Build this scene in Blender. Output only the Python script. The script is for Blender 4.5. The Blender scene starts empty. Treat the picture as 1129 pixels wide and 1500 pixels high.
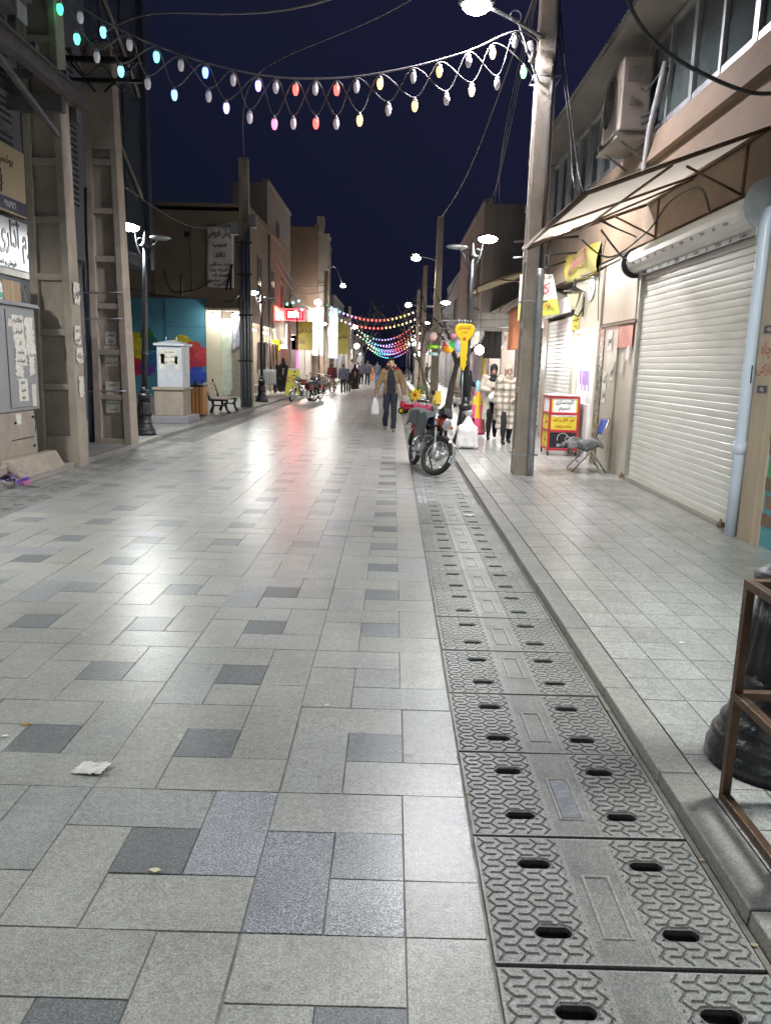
import bpy, bmesh, math, random
from mathutils import Vector, Matrix, noise
R = math.radians
random.seed(7)
sc = bpy.context.scene
COL = sc.collection

# ------------------------------------------------------------------ camera, sky, exposure
cam = bpy.data.cameras.new('camera'); camo = bpy.data.objects.new('camera', cam); COL.objects.link(camo)
cam.sensor_fit = 'VERTICAL'; cam.sensor_height = 36.0; cam.sensor_width = 27.1
cam.lens = 36.0 * 1110 / 1500; cam.clip_start = 0.05; cam.clip_end = 2000
B3 = Matrix(((0.9996436, -0.02617659, 0.00523926), (0.01016736, 0.19185359, -0.98137089), (0.02468377, 0.9810744, 0.19205136)))
camo.matrix_world = Matrix.Translation((0, 0, 1.65)) @ B3.to_4x4()
sc.camera = camo
sc.view_settings.view_transform = 'Standard'; sc.view_settings.look = 'None'
sc.view_settings.exposure = 0.80; sc.view_settings.gamma = 1.0
w = bpy.data.worlds.new('World'); sc.world = w; w.use_nodes = True
nt = w.node_tree; nt.nodes.clear()
bg = nt.nodes.new('ShaderNodeBackground'); wo = nt.nodes.new('ShaderNodeOutputWorld')
sky = nt.nodes.new('ShaderNodeTexSky'); sky.sky_type = 'NISHITA'; sky.sun_disc = False
sky.sun_elevation = R(-6); sky.sun_rotation = R(40)
mx = nt.nodes.new('ShaderNodeMix'); mx.data_type = 'RGBA'; mx.inputs[0].default_value = 0.97
nt.links.new(sky.outputs[0], mx.inputs[6]); mx.inputs[7].default_value = (0.055, 0.078, 0.205, 1)
wtc = nt.nodes.new('ShaderNodeTexCoord'); wdp = nt.nodes.new('ShaderNodeVectorMath'); wdp.operation = 'DOT_PRODUCT'; wdp.inputs[1].default_value = (0.55, 0.25, 0.80)
wmr = nt.nodes.new('ShaderNodeMapRange'); wmr.inputs[1].default_value = 0.15; wmr.inputs[2].default_value = 0.85
wmx = nt.nodes.new('ShaderNodeMix'); wmx.data_type = 'RGBA'; wmx.inputs[6].default_value = (0.036, 0.050, 0.110, 1); wmx.inputs[7].default_value = (0.095, 0.095, 0.30, 1)
nt.links.new(wtc.outputs['Generated'], wdp.inputs[0]); nt.links.new(wdp.outputs['Value'], wmr.inputs[0]); nt.links.new(wmr.outputs[0], wmx.inputs[0]); nt.links.new(wmx.outputs[2], mx.inputs[7])
nt.links.new(mx.outputs[2], bg.inputs[0]); bg.inputs[1].default_value = 0.085
nt.links.new(bg.outputs[0], wo.inputs[0])
sc.cycles.use_light_tree = True
sc.cycles.max_bounces = 5; sc.cycles.diffuse_bounces = 3; sc.cycles.glossy_bounces = 3; sc.cycles.transmission_bounces = 3
sc.cycles.sample_clamp_indirect = 4.0
sc.cycles.caustics_reflective = False; sc.cycles.caustics_refractive = False

# ------------------------------------------------------------------ materials
_mats = {}
def mat(name, col, rough=0.6, metal=0.0, var=0.15, scale=3.0, bump=0.0, bscale=30.0, dirt=0.0, dcol=(0.06, 0.05, 0.04), dscale=1.3, stretch=(1, 1, 1), attr=False, spec=0.5):
    if name in _mats: return _mats[name]
    m = bpy.data.materials.new(name); m.use_nodes = True; n = m.node_tree.nodes; L = m.node_tree.links
    p = n['Principled BSDF']; p.inputs['Metallic'].default_value = metal
    p.inputs['Specular IOR Level'].default_value = spec
    tc = n.new('ShaderNodeTexCoord'); mp = n.new('ShaderNodeMapping'); mp.inputs['Scale'].default_value = stretch
    L.new(tc.outputs['Object'], mp.inputs[0])
    no = n.new('ShaderNodeTexNoise'); no.inputs['Scale'].default_value = scale; no.inputs['Detail'].default_value = 8; no.inputs['Roughness'].default_value = 0.62
    L.new(mp.outputs[0], no.inputs['Vector'])
    mr = n.new('ShaderNodeMapRange'); mr.inputs[1].default_value = 0.3; mr.inputs[2].default_value = 0.7
    mr.inputs[3].default_value = 1 - var; mr.inputs[4].default_value = 1 + var
    L.new(no.outputs[0], mr.inputs[0])
    mul = n.new('ShaderNodeMix'); mul.data_type = 'RGBA'; mul.blend_type = 'MULTIPLY'; mul.inputs[0].default_value = 1.0
    mul.inputs[6].default_value = (*col, 1)
    if attr:
        at = n.new('ShaderNodeVertexColor'); at.layer_name = 'tone'; L.new(at.outputs[0], mul.inputs[6])
    L.new(mr.outputs[0], mul.inputs[7]); out = mul.outputs[2]
    if dirt > 0:
        n2 = n.new('ShaderNodeTexNoise'); n2.inputs['Scale'].default_value = dscale; n2.inputs['Detail'].default_value = 9; n2.inputs['Roughness'].default_value = 0.7
        L.new(mp.outputs[0], n2.inputs['Vector'])
        r2 = n.new('ShaderNodeMapRange'); r2.inputs[1].default_value = 0.5; r2.inputs[2].default_value = 0.75; r2.inputs[3].default_value = 0; r2.inputs[4].default_value = dirt
        L.new(n2.outputs[0], r2.inputs[0])
        m2 = n.new('ShaderNodeMix'); m2.data_type = 'RGBA'; L.new(r2.outputs[0], m2.inputs[0]); L.new(out, m2.inputs[6]); m2.inputs[7].default_value = (*dcol, 1)
        out = m2.outputs[2]
    L.new(out, p.inputs['Base Color'])
    rr = n.new('ShaderNodeMapRange'); rr.inputs[3].default_value = max(0.03, rough - 0.12); rr.inputs[4].default_value = min(1, rough + 0.12)
    L.new(no.outputs[0], rr.inputs[0]); L.new(rr.outputs[0], p.inputs['Roughness'])
    if bump > 0:
        nb = n.new('ShaderNodeTexNoise'); nb.inputs['Scale'].default_value = bscale; nb.inputs['Detail'].default_value = 6
        L.new(mp.outputs[0], nb.inputs['Vector'])
        bu = n.new('ShaderNodeBump'); bu.inputs['Strength'].default_value = bump; bu.inputs['Distance'].default_value = 0.01
        L.new(nb.outputs[0], bu.inputs['Height']); L.new(bu.outputs[0], p.inputs['Normal'])
    _mats[name] = m; return m
def emit(name, col, s):
    if name in _mats: return _mats[name]
    m = bpy.data.materials.new(name); m.use_nodes = True
    p = m.node_tree.nodes['Principled BSDF']; p.inputs['Base Color'].default_value = (*[min(0.8, c) for c in col], 1)
    p.inputs['Emission Color'].default_value = (*col, 1); p.inputs['Emission Strength'].default_value = s; p.inputs['Roughness'].default_value = 0.4
    _mats[name] = m; return m
def granite(name, tiles=True, rough=0.36, scuff=0.25):
    """stone paving: speckle + stains over the tone stored on each tile"""
    m = bpy.data.materials.new(name); m.use_nodes = True; n = m.node_tree.nodes; L = m.node_tree.links
    p = n['Principled BSDF']; tc = n.new('ShaderNodeTexCoord')
    at = n.new('ShaderNodeVertexColor'); at.layer_name = 'tone'
    def nz(scale, det, ro=0.6):
        a = n.new('ShaderNodeTexNoise'); a.inputs['Scale'].default_value = scale; a.inputs['Detail'].default_value = det; a.inputs['Roughness'].default_value = ro
        L.new(tc.outputs['Object'], a.inputs['Vector']); return a.outputs[0]
    def rng(src, a, b, c, d):
        q = n.new('ShaderNodeMapRange'); L.new(src, q.inputs[0])
        for i, vv in enumerate((a, b, c, d)): q.inputs[i + 1].default_value = vv
        return q.outputs[0]
    def mulc(a, b):
        q = n.new('ShaderNodeMix'); q.data_type = 'RGBA'; q.blend_type = 'MULTIPLY'; q.inputs[0].default_value = 1
        L.new(a, q.inputs[6]); L.new(b, q.inputs[7]); return q.outputs[2]
    fine = nz(150, 3, 0.7); mid = nz(38, 4, 0.65); big = nz(1.1, 8, 0.68); big2 = nz(4.2, 6, 0.7)
    amp = n.new('ShaderNodeMath'); amp.operation = 'MULTIPLY_ADD'; L.new(at.outputs[1], amp.inputs[0]); amp.inputs[1].default_value = 1; amp.inputs[2].default_value = 0
    c = mulc(at.outputs[0], rng(fine, 0.3, 0.7, 0.52, 1.48))
    c = mulc(c, rng(mid, 0.3, 0.7, 0.82, 1.18))
    # bluish slabs are a coarser salt-and-pepper granite
    sp = n.new('ShaderNodeSeparateColor'); L.new(at.outputs[0], sp.inputs[0])
    df = n.new('ShaderNodeMath'); df.operation = 'SUBTRACT'; L.new(sp.outputs[2], df.inputs[0]); L.new(sp.outputs[0], df.inputs[1])
    cm = n.new('ShaderNodeMix'); cm.data_type = 'RGBA'; cm.blend_type = 'MULTIPLY'; L.new(rng(df.outputs[0], 0.012, 0.026, 0, 1), cm.inputs[0]); L.new(c, cm.inputs[6]); L.new(rng(nz(170, 2, 0.5), 0.40, 0.60, 0.55, 1.30), cm.inputs[7]); c = cm.outputs[2]
    c = mulc(c, rng(big, 0.32, 0.68, 0.8, 1.14))
    c = mulc(c, rng(big2, 0.3, 0.7, 0.87, 1.1))
    # gum spots and dark drips
    for vs_, th, kk in ((2.1, .030, .5), (5.3, .022, .4)):
        vo = n.new('ShaderNodeTexVoronoi'); vo.inputs['Scale'].default_value = vs_; L.new(tc.outputs['Object'], vo.inputs['Vector'])
        gm = n.new('ShaderNodeMix'); gm.data_type = 'RGBA'; L.new(rng(vo.outputs['Distance'], th * vs_ * .45, th * vs_ * .6, kk, 0), gm.inputs[0]); L.new(c, gm.inputs[6]); gm.inputs[7].default_value = (.12, .115, .11, 1); c = gm.outputs[2]
    st = nz(.55, 9, .72); c = mulc(c, rng(st, .52, .66, 1.0, .80))
    oi = n.new('ShaderNodeObjectInfo'); c = mulc(c, rng(oi.outputs['Random'], 0, 1, .88, 1.10))
    # pale scuffs
    sc_ = n.new('ShaderNodeTexNoise'); sc_.inputs['Scale'].default_value = 2.3; sc_.inputs['Detail'].default_value = 10; sc_.inputs['Roughness'].default_value = 0.75
    L.new(tc.outputs['Object'], sc_.inputs['Vector'])
    mm = n.new('ShaderNodeMix'); mm.data_type = 'RGBA'; L.new(rng(sc_.outputs[0], 0.62, 0.74, 0, scuff * 1.5), mm.inputs[0]); L.new(c, mm.inputs[6]); mm.inputs[7].default_value = (0.5, 0.48, 0.45, 1)
    L.new(mm.outputs[2], p.inputs['Base Color'])
    p.inputs['Roughness'].default_value = rough + .01; p.inputs['Specular IOR Level'].default_value = 0.36
    bu = n.new('ShaderNodeBump'); bu.inputs['Strength'].default_value = 0.14; bu.inputs['Distance'].default_value = 0.0025
    L.new(fine, bu.inputs['Height']); L.new(bu.outputs[0], p.inputs['Normal'])
    _mats[name] = m; return m
def clear_glass(name, col=(0.8, 0.9, 0.95), rough=0.05, alpha=0.25):
    m = mat(name, col, rough, 0, 0.02); m.node_tree.nodes['Principled BSDF'].inputs['Alpha'].default_value = alpha; return m

def translucent(name, col, t=.5):
    m = mat(name, col, .75, 0, .1, 2, .2, 15, .3, tuple(c * .6 for c in col), 1.5); n = m.node_tree.nodes; L = m.node_tree.links
    if 'tr' in n: return m
    tr = n.new('ShaderNodeBsdfTranslucent'); tr.name = 'tr'; tr.inputs[0].default_value = (*col, 1); mx = n.new('ShaderNodeMixShader'); mx.inputs[0].default_value = t
    L.new(n['Principled BSDF'].outputs[0], mx.inputs[1]); L.new(tr.outputs[0], mx.inputs[2]); L.new(mx.outputs[0], n['Material Output'].inputs[0]); return m
# ------------------------------------------------------------------ mesh builder
def perp(d):
    d = Vector(d).normalized(); a = Vector((0, 0, 1)) if abs(d.z) < 0.9 else Vector((1, 0, 0))
    u = d.cross(a).normalized(); return u, d.cross(u).normalized()
class MB:
    def __init__(s): s.v = []; s.f = []; s.mi = []; s.sm = []; s.fc = []; s.M = Matrix.Identity(4); s.mat = 0; s.tone = (1, 1, 1)
    def add(s, vs, fs, smooth=False, tone=None):
        b = len(s.v); s.v += [s.M @ Vector(p) for p in vs]
        for f in fs: s.f.append([i + b for i in f]); s.mi.append(s.mat); s.sm.append(smooth); s.fc.append(tone or s.tone)
        return s
    def box(s, x0, x1, y0, y1, z0, z1, tone=None):
        vs = [(x, y, z) for z in (z0, z1) for y in (y0, y1) for x in (x0, x1)]
        return s.add(vs, [(0, 2, 3, 1), (4, 5, 7, 6), (0, 1, 5, 4), (2, 6, 7, 3), (0, 4, 6, 2), (1, 3, 7, 5)], False, tone)
    def cbox(s, c, d, rz=0.0, rx=0.0, ry=0.0, tone=None):
        o = s.M; s.M = o @ Matrix.Translation(c) @ Matrix.Rotation(rz, 4, 'Z') @ Matrix.Rotation(ry, 4, 'Y') @ Matrix.Rotation(rx, 4, 'X')
        s.box(-d[0] / 2, d[0] / 2, -d[1] / 2, d[1] / 2, -d[2] / 2, d[2] / 2, tone); s.M = o; return s
    def frust(s, b, t, z0, z1):   # b,t = (x0,x1,y0,y1)
        vs = [(b[0], b[2], z0), (b[1], b[2], z0), (b[0], b[3], z0), (b[1], b[3], z0), (t[0], t[2], z1), (t[1], t[2], z1), (t[0], t[3], z1), (t[1], t[3], z1)]
        return s.add(vs, [(0, 2, 3, 1), (4, 5, 7, 6), (0, 1, 5, 4), (2, 6, 7, 3), (0, 4, 6, 2), (1, 3, 7, 5)])
    def bar(s, a, b, wd=0.03, hd=None):   # square bar
        a = Vector(a); b = Vector(b); u, v = perp(b - a); hd = hd or wd
        vs = [p + u * (i * wd / 2) + v * (j * hd / 2) for p in (a, b) for i, j in ((-1, -1), (1, -1), (1, 1), (-1, 1))]
        return s.add(vs, [(3, 2, 1, 0), (4, 5, 6, 7), (0, 1, 5, 4), (1, 2, 6, 5), (2, 3, 7, 6), (3, 0, 4, 7)])
    def tube(s, path, r=0.02, n=8, smooth=True, closed=False):
        P = [Vector(p) for p in path]; k = len(P); rs = r if isinstance(r, (list, tuple)) else [r] * k
        vs = []; u = None
        for i, p in enumerate(P):
            if closed: d = P[(i + 1) % k] - P[i - 1]
            else: d = P[min(i + 1, k - 1)] - P[max(i - 1, 0)]
            if d.length < 1e-9: d = Vector((0, 0, 1))
            d.normalize()
            if u is None: u, _ = perp(d)
            else:
                u = (u - d * u.dot(d)); u = u.normalized() if u.length > 1e-6 else perp(d)[0]
            v = d.cross(u)
            for j in range(n):
                a = 2 * math.pi * j / n; vs.append(p + (u * math.cos(a) + v * math.sin(a)) * rs[i])
        fs = [(i * n + j, i * n + (j + 1) % n, ((i + 1) % k) * n + (j + 1) % n, ((i + 1) % k) * n + j) for i in range(k if closed else k - 1) for j in range(n)]
        if not closed: fs += [list(range(n))[::-1], [(k - 1) * n + j for j in range(n)]]
        return s.add(vs, fs, smooth)
    def lathe(s, prof, c=(0, 0, 0), n=16, smooth=True, axis='Z', flute=0.0, fn=8):
        vs = []; k = len(prof)
        for r, z in prof:
            for j in range(n):
                a = 2 * math.pi * j / n; q = r * (1 + flute * (0.5 - 0.5 * math.cos(a * fn))) if flute else r
                x, y = q * math.cos(a), q * math.sin(a)
                vs.append({'Z': (c[0] + x, c[1] + y, c[2] + z), 'X': (c[0] + z, c[1] + x, c[2] + y), 'Y': (c[0] + x, c[1] + z, c[2] + y)}[axis])
        fs = [(i * n + j, i * n + (j + 1) % n, (i + 1) * n + (j + 1) % n, (i + 1) * n + j) for i in range(k - 1) for j in range(n)]
        fs += [list(range(n))[::-1], [(k - 1) * n + j for j in range(n)]]
        return s.add(vs, fs, smooth)
    def ell(s, c, r, n=12, m=8):
        if not hasattr(r, '__len__'): r = (r, r, r)
        vs = [(c[0], c[1], c[2] - r[2])]
        for i in range(1, m):
            t = math.pi * i / m
            for j in range(n):
                a = 2 * math.pi * j / n; vs.append((c[0] + r[0] * math.sin(t) * math.cos(a), c[1] + r[1] * math.sin(t) * math.sin(a), c[2] - r[2] * math.cos(t)))
        vs.append((c[0], c[1], c[2] + r[2])); T = len(vs) - 1
        fs = [(0, 1 + (j + 1) % n, 1 + j) for j in range(n)]
        fs += [(1 + i * n + j, 1 + i * n + (j + 1) % n, 1 + (i + 1) * n + (j + 1) % n, 1 + (i + 1) * n + j) for i in range(m - 2) for j in range(n)]
        fs += [(T, 1 + (m - 2) * n + j, 1 + (m - 2) * n + (j + 1) % n) for j in range(n)]
        return s.add(vs, fs, True)
    def torus(s, c, Rr, r, axis='X', n=28, m=8, a0=0.0, a1=360.0, sq=1.0):
        vs = []; full = abs(a1 - a0) >= 359.9; k = n if full else n + 1
        for i in range(k):
            a = R(a0 + (a1 - a0) * i / n)
            for j in range(m):
                b = 2 * math.pi * j / m; q = Rr + r * math.cos(b); h = r * sq * math.sin(b)
                x, y = q * math.cos(a), q * math.sin(a)
                vs.append({'X': (c[0] + h, c[1] + x, c[2] + y), 'Y': (c[0] + x, c[1] + h, c[2] + y), 'Z': (c[0] + x, c[1] + y, c[2] + h)}[axis])
        fs = [(i * m + j, i * m + (j + 1) % m, ((i + 1) % k) * m + (j + 1) % m, ((i + 1) % k) * m + j) for i in range(n if full else n) for j in range(m) if full or i < n]
        if not full: fs += [list(range(m))[::-1], [(k - 1) * m + j for j in range(m)]]
        return s.add(vs, fs, True)
    def quad(s, *p, tone=None): return s.add(p, [tuple(range(len(p)))], False, tone)
    def prism(s, poly, o, u, v, t):   # 2-D outline extruded by vector t
        o = Vector(o); u = Vector(u); v = Vector(v); t = Vector(t); k = len(poly)
        vs = [o + u * a + v * b for a, b in poly] + [o + u * a + v * b + t for a, b in poly]
        return s.add(vs, [list(range(k))[::-1], list(range(k, 2 * k))] + [(i, (i + 1) % k, k + (i + 1) % k, k + i) for i in range(k)])
    def sheet(s, fn, nu, nv, smooth=True, both=0.0):
        vs = [fn(i / nu, j / nv) for j in range(nv + 1) for i in range(nu + 1)]
        fs = [(j * (nu + 1) + i, j * (nu + 1) + i + 1, (j + 1) * (nu + 1) + i + 1, (j + 1) * (nu + 1) + i) for j in range(nv) for i in range(nu)]
        return s.add(vs, fs, smooth)
    def text(s, body, size, o, u, v, depth=0.004, fit=None, raw=False):
        """lettering: centre at o, along u (reading left to right in space), up v, raised along u x v"""
        u = Vector(u).normalized(); v = Vector(v).normalized(); nn = u.cross(v)
        vs, fs, (cx, cy, wd) = glyphs(body if raw else fa(body)); k = size
        if fit and wd * size > fit: k = fit / wd
        o = Vector(o)
        return s.add([o + u * ((x - cx) * (k if not fit else k)) + v * ((y - cy) * size) + nn * (z * depth) for x, y, z in vs], fs)
    def build(s, name, mats, parent=None, loc=None, bevel=0.0, sub=0, keep=False, solid=0.0):
        me = bpy.data.meshes.new(name)
        off = Vector((0, 0, 0)); q = parent
        while q is not None: off += q.location; q = q.parent
        if loc is not None: off = Vector(loc)
        me.from_pydata([p - off for p in s.v], [], s.f)
        for m in (mats if isinstance(mats, (list, tuple)) else [mats]): me.materials.append(m)
        me.polygons.foreach_set('material_index', s.mi); me.polygons.foreach_set('use_smooth', s.sm)
        ca = me.color_attributes.new('tone', 'FLOAT_COLOR', 'CORNER'); buf = []
        for f, c in zip(s.f, s.fc): buf += [c[0], c[1], c[2], 1.0] * len(f)
        ca.data.foreach_set('color', buf); me.update()
        o = bpy.data.objects.new(name, me); COL.objects.link(o)
        if parent is not None: o.parent = parent
        elif loc is not None: o.location = loc
        if solid: q = o.modifiers.new('solid', 'SOLIDIFY'); q.thickness = solid
        if bevel: q = o.modifiers.new('bevel', 'BEVEL'); q.width = bevel; q.segments = 2; q.limit_method = 'ANGLE'; q.angle_limit = R(40)
        if sub: q = o.modifiers.new('sub', 'SUBSURF'); q.levels = sub; q.render_levels = sub
        return o
# Persian letters: joined presentation forms, laid right to left
_F = {}
for ch, code, k in (('آ', 0xFE81, 2), ('ا', 0xFE8D, 2), ('ب', 0xFE8F, 4), ('ت', 0xFE95, 4), ('ث', 0xFE99, 4), ('ج', 0xFE9D, 4), ('ح', 0xFEA1, 4), ('خ', 0xFEA5, 4), ('د', 0xFEA9, 2), ('ذ', 0xFEAB, 2), ('ر', 0xFEAD, 2), ('ز', 0xFEAF, 2), ('س', 0xFEB1, 4), ('ش', 0xFEB5, 4), ('ص', 0xFEB9, 4), ('ض', 0xFEBD, 4), ('ط', 0xFEC1, 4), ('ع', 0xFEC9, 4), ('غ', 0xFECD, 4), ('ف', 0xFED1, 4), ('ق', 0xFED5, 4), ('ک', 0xFB8E, 4), ('ل', 0xFEDD, 4), ('م', 0xFEE1, 4), ('ن', 0xFEE5, 4), ('ه', 0xFEE9, 4), ('و', 0xFEED, 2), ('ی', 0xFBFC, 4), ('پ', 0xFB56, 4), ('چ', 0xFB7A, 4), ('ژ', 0xFB8A, 2), ('گ', 0xFB92, 4)): _F[ch] = (code, k)
def fa(t):
    out = []
    for i, ch in enumerate(t):
        if ch not in _F: out.append(ch); continue
        code, k = _F[ch]
        pj = i > 0 and t[i - 1] in _F and _F[t[i - 1]][1] == 4
        nj = k == 4 and i + 1 < len(t) and t[i + 1] in _F
        out.append(chr(code + (3 if pj and nj else 2 if nj else 1 if pj else 0)))
    s = ''.join(out)[::-1]
    import re
    return re.sub('[0-9۰-۹A-Za-z]+', lambda m: m.group()[::-1], s)
_G = {}
def glyphs(b):
    if b in _G: return _G[b]
    c = bpy.data.curves.new('lettering', 'FONT'); c.body = b; c.resolution_u = 2; c.extrude = 0.5; c.offset = 0.012
    o = bpy.data.objects.new('lettering', c); COL.objects.link(o); bpy.context.view_layer.update()
    me = bpy.data.meshes.new_from_object(o.evaluated_get(bpy.context.evaluated_depsgraph_get()))
    vs = [tuple(q.co) for q in me.vertices]; fs = [tuple(p.vertices) for p in me.polygons]
    bpy.data.objects.remove(o); bpy.data.curves.remove(c); bpy.data.meshes.remove(me)
    xs = [q[0] for q in vs]; ys = [q[1] for q in vs]
    _G[b] = (vs, fs, ((min(xs) + max(xs)) / 2, (min(ys) + max(ys)) / 2, max(xs) - min(xs))); return _G[b]
# ------------------------------------------------------------------ tags
def tag(o, label=None, cat=None, group=None, kind=None):
    if label: o['label'] = label
    if cat: o['category'] = cat
    if group: o['group'] = group
    if kind: o['kind'] = kind
    return o
def thing(name, label, cat, loc=(0, 0, 0), group=None):
    o = bpy.data.objects.new(name, None); COL.objects.link(o); o.location = loc; o.empty_display_size = 0.2
    return tag(o, label, cat, group)
def dup(o, parent=None):
    c = o.copy(); COL.objects.link(c)
    if parent is not None: c.parent = parent
    for ch in list(o.children): dup(ch, c)
    return c
def lamp_light(parent, kind, pos, energy, col, radius=0.1, spot=None, blend=0.5, aim=None):
    l = bpy.data.lights.new('lamp_light', kind); l.energy = energy; l.color = col
    if kind in ('POINT', 'SPOT'): l.shadow_soft_size = radius
    if kind == 'SPOT': l.spot_size = R(spot); l.spot_blend = blend
    o = bpy.data.objects.new('lamp_light', l); COL.objects.link(o); o.parent = parent
    o.location = Vector(pos)
    if aim: o.rotation_euler = Vector(aim).to_track_quat('-Z', 'Y').to_euler()
    return o
# voxel-welded body from tapered limbs
def weld(parts, voxel=0.01, smooth=3, cut=None):
    bm = bmesh.new()
    for p in parts:
        if p[0] == 'e': _, c, r = p; seg = [(Vector(c), r)]
        else: _, a, ra, b, rb = p; seg = [(Vector(a), (ra, ra, ra) if not hasattr(ra, '__len__') else ra), (Vector(b), (rb, rb, rb) if not hasattr(rb, '__len__') else rb)]
        t = bmesh.new()
        for c, r in seg:
            bmesh.ops.create_icosphere(t, subdivisions=2, radius=1.0, matrix=Matrix.Translation(c) @ Matrix.Diagonal((*r, 1)))
        h = bmesh.ops.convex_hull(t, input=t.verts)
        bmesh.ops.delete(t, geom=list({g for g in h['geom_interior'] + h['geom_unused'] if isinstance(g, bmesh.types.BMVert) and g.is_valid}), context='VERTS')
        me = bpy.data.meshes.new('limb'); t.to_mesh(me); t.free(); bm.from_mesh(me); bpy.data.meshes.remove(me)
    me = bpy.data.meshes.new('weld'); bm.to_mesh(me); bm.free()
    o = bpy.data.objects.new('weld', me); COL.objects.link(o)
    q = o.modifiers.new('r', 'REMESH'); q.mode = 'VOXEL'; q.voxel_size = voxel; q.use_smooth_shade = True
    if smooth: q = o.modifiers.new('s', 'SMOOTH'); q.iterations = smooth; q.factor = 0.5
    bpy.context.view_layer.update()
    r = bpy.data.meshes.new_from_object(o.evaluated_get(bpy.context.evaluated_depsgraph_get()))
    bpy.data.objects.remove(o); bpy.data.meshes.remove(me)
    vs = [v.co.copy() for v in r.vertices]; fs = [tuple(p.vertices) for p in r.polygons]; bpy.data.meshes.remove(r)
    if cut:
        fs = [f for f in fs if not cut(sum((vs[i] for i in f), Vector()) / len(f))]
        used = sorted({i for f in fs for i in f}); mp = {a: b for b, a in enumerate(used)}
        vs = [vs[i] for i in used]; fs = [tuple(mp[i] for i in f) for f in fs]
    return vs, fs
# ------------------------------------------------------------------ shared materials
CONC = mat('weathered_concrete', (0.33, 0.285, 0.235), 0.85, 0, 0.24, 2.4, 0.8, 45, 0.6, (0.15, 0.125, 0.10), 2.2, (1.1, 1.1, 0.7))
CONC2 = mat('grey_concrete', (0.27, 0.26, 0.245), 0.85, 0, 0.2, 3, 0.5, 50, 0.5, (0.12, 0.11, 0.10), 2)
STUCCO = mat('brown_stucco', (0.215, 0.155, 0.108), 0.9, 0, 0.18, 2.0, 0.8, 35, 0.5, (0.17, 0.12, 0.09), 1.1)
BEIGE = mat('beige_render', (0.215, 0.175, 0.128), 0.9, 0, 0.14, 1.2, 0.4, 25, 0.45, (0.18, 0.14, 0.11), 0.7)
PALE = mat('pale_render', (0.26, 0.23, 0.205), 0.88, 0, 0.1, 1.2, 0.3, 25, 0.4, (0.2, 0.17, 0.15), 0.8)
BROWN = mat('brown_brick_render', (0.20, 0.135, 0.10), 0.9, 0, 0.15, 2, 0.4, 30, 0.4, (0.10, 0.08, 0.07), 0.9)
DARKW = mat('dark_render', (0.13, 0.125, 0.13), 0.85, 0, 0.2, 1.5, 0.3, 25, 0.4, (0.07, 0.07, 0.07), 0.9)
GREYW = mat('grey_render', (0.23, 0.215, 0.20), 0.88, 0, 0.2, 1.4, 0.4, 25, 0.5, (0.12, 0.11, 0.10), 0.8, (1, 1, 0.4))
MARBLE = mat('cream_stone_cladding', (0.43, 0.39, 0.325), 0.36, 0, 0.12, 1.8, 0.1, 20, 0.45, (0.36, 0.29, 0.22), 1.4)
TRAV = mat('travertine', (0.45, 0.355, 0.255), 0.55, 0, 0.16, 3, 0.3, 40, 0.45, (0.28, 0.2, 0.14), 2.0, (1, 1, 0.3))
WHITE = mat('white_paint', (0.72, 0.72, 0.70), 0.45, 0, 0.06, 3, 0.05, 30, 0.2, (0.4, 0.37, 0.33), 2)
SHUT = mat('cream_shutter_enamel', (0.74, 0.73, 0.69), 0.36, 0, 0.06, 2.0, 0.12, 9, 0.5, (0.46, 0.42, 0.36), 2.6, (1, 0.45, 3.5))
BLACK = mat('black_gloss_paint', (0.012, 0.013, 0.017), 0.34, 0.0, 0.4, 7, 0.5, 38, 0.5, (0.06, 0.055, 0.05), 6)
IRON = mat('black_iron', (0.02, 0.02, 0.022), 0.42, 0.2, 0.3, 8, 0.1, 40)
RUST = mat('rusty_brown_steel', (0.13, 0.08, 0.052), 0.42, 0.6, 0.35, 9, 0.35, 60, 0.6, (0.075, 0.04, 0.025), 8)
STEEL = mat('galvanised_steel', (0.36, 0.38, 0.40), 0.4, 0.75, 0.2, 5, 0.1, 40, 0.4, (0.2, 0.18, 0.16), 4)
ALU = mat('aluminium', (0.55, 0.56, 0.57), 0.35, 0.8, 0.1, 5)
CHROME = mat('chrome', (0.75, 0.76, 0.78), 0.1, 1.0, 0.1, 8)
RUBBER = mat('tyre_rubber', (0.022, 0.021, 0.021), 0.75, 0, 0.3, 12, 0.3, 80, 0.4, (0.08, 0.07, 0.06), 9)
GREYP = mat('grey_cabinet_paint', (0.235, 0.245, 0.25), 0.48, 0, 0.07, 2.5, 0.05, 30, 0.35, (0.22, 0.21, 0.2), 2.2)
WIRE = mat('grey_cable', (0.20, 0.19, 0.19), 0.6, 0, 0.1, 5)
BWIRE = mat('black_cable', (0.03, 0.03, 0.03), 0.55, 0, 0.1, 5)
PAPER = mat('torn_paper', (0.62, 0.60, 0.54), 0.8, 0, 0.12, 9, 0.3, 30, 0.35, (0.4, 0.36, 0.27), 12)
INK = mat('black_ink', (0.015, 0.015, 0.02), 0.5)
PLAST = mat('white_plastic', (0.74, 0.74, 0.75), 0.35, 0, 0.05, 6, 0.2, 20)
WINGL = mat('dark_window_glass', (0.06, 0.075, 0.075), 0.12, 0, 0.2, 1.5, 0.02, 6, 0.2, (0.1, 0.1, 0.09), 2)
DIRT = mat('joint_dirt', (0.165, 0.155, 0.135), 0.95, 0, 0.35, 14, 0.6, 60)
YEL = mat('yellow_vinyl', (0.62, 0.52, 0.02), 0.5, 0, 0.1, 3)
RED = mat('red_paint', (0.42, 0.025, 0.035), 0.4, 0, 0.12, 4)
LEDW = emit('white_lamp', (1.0, 0.97, 0.90), 55)

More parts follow.
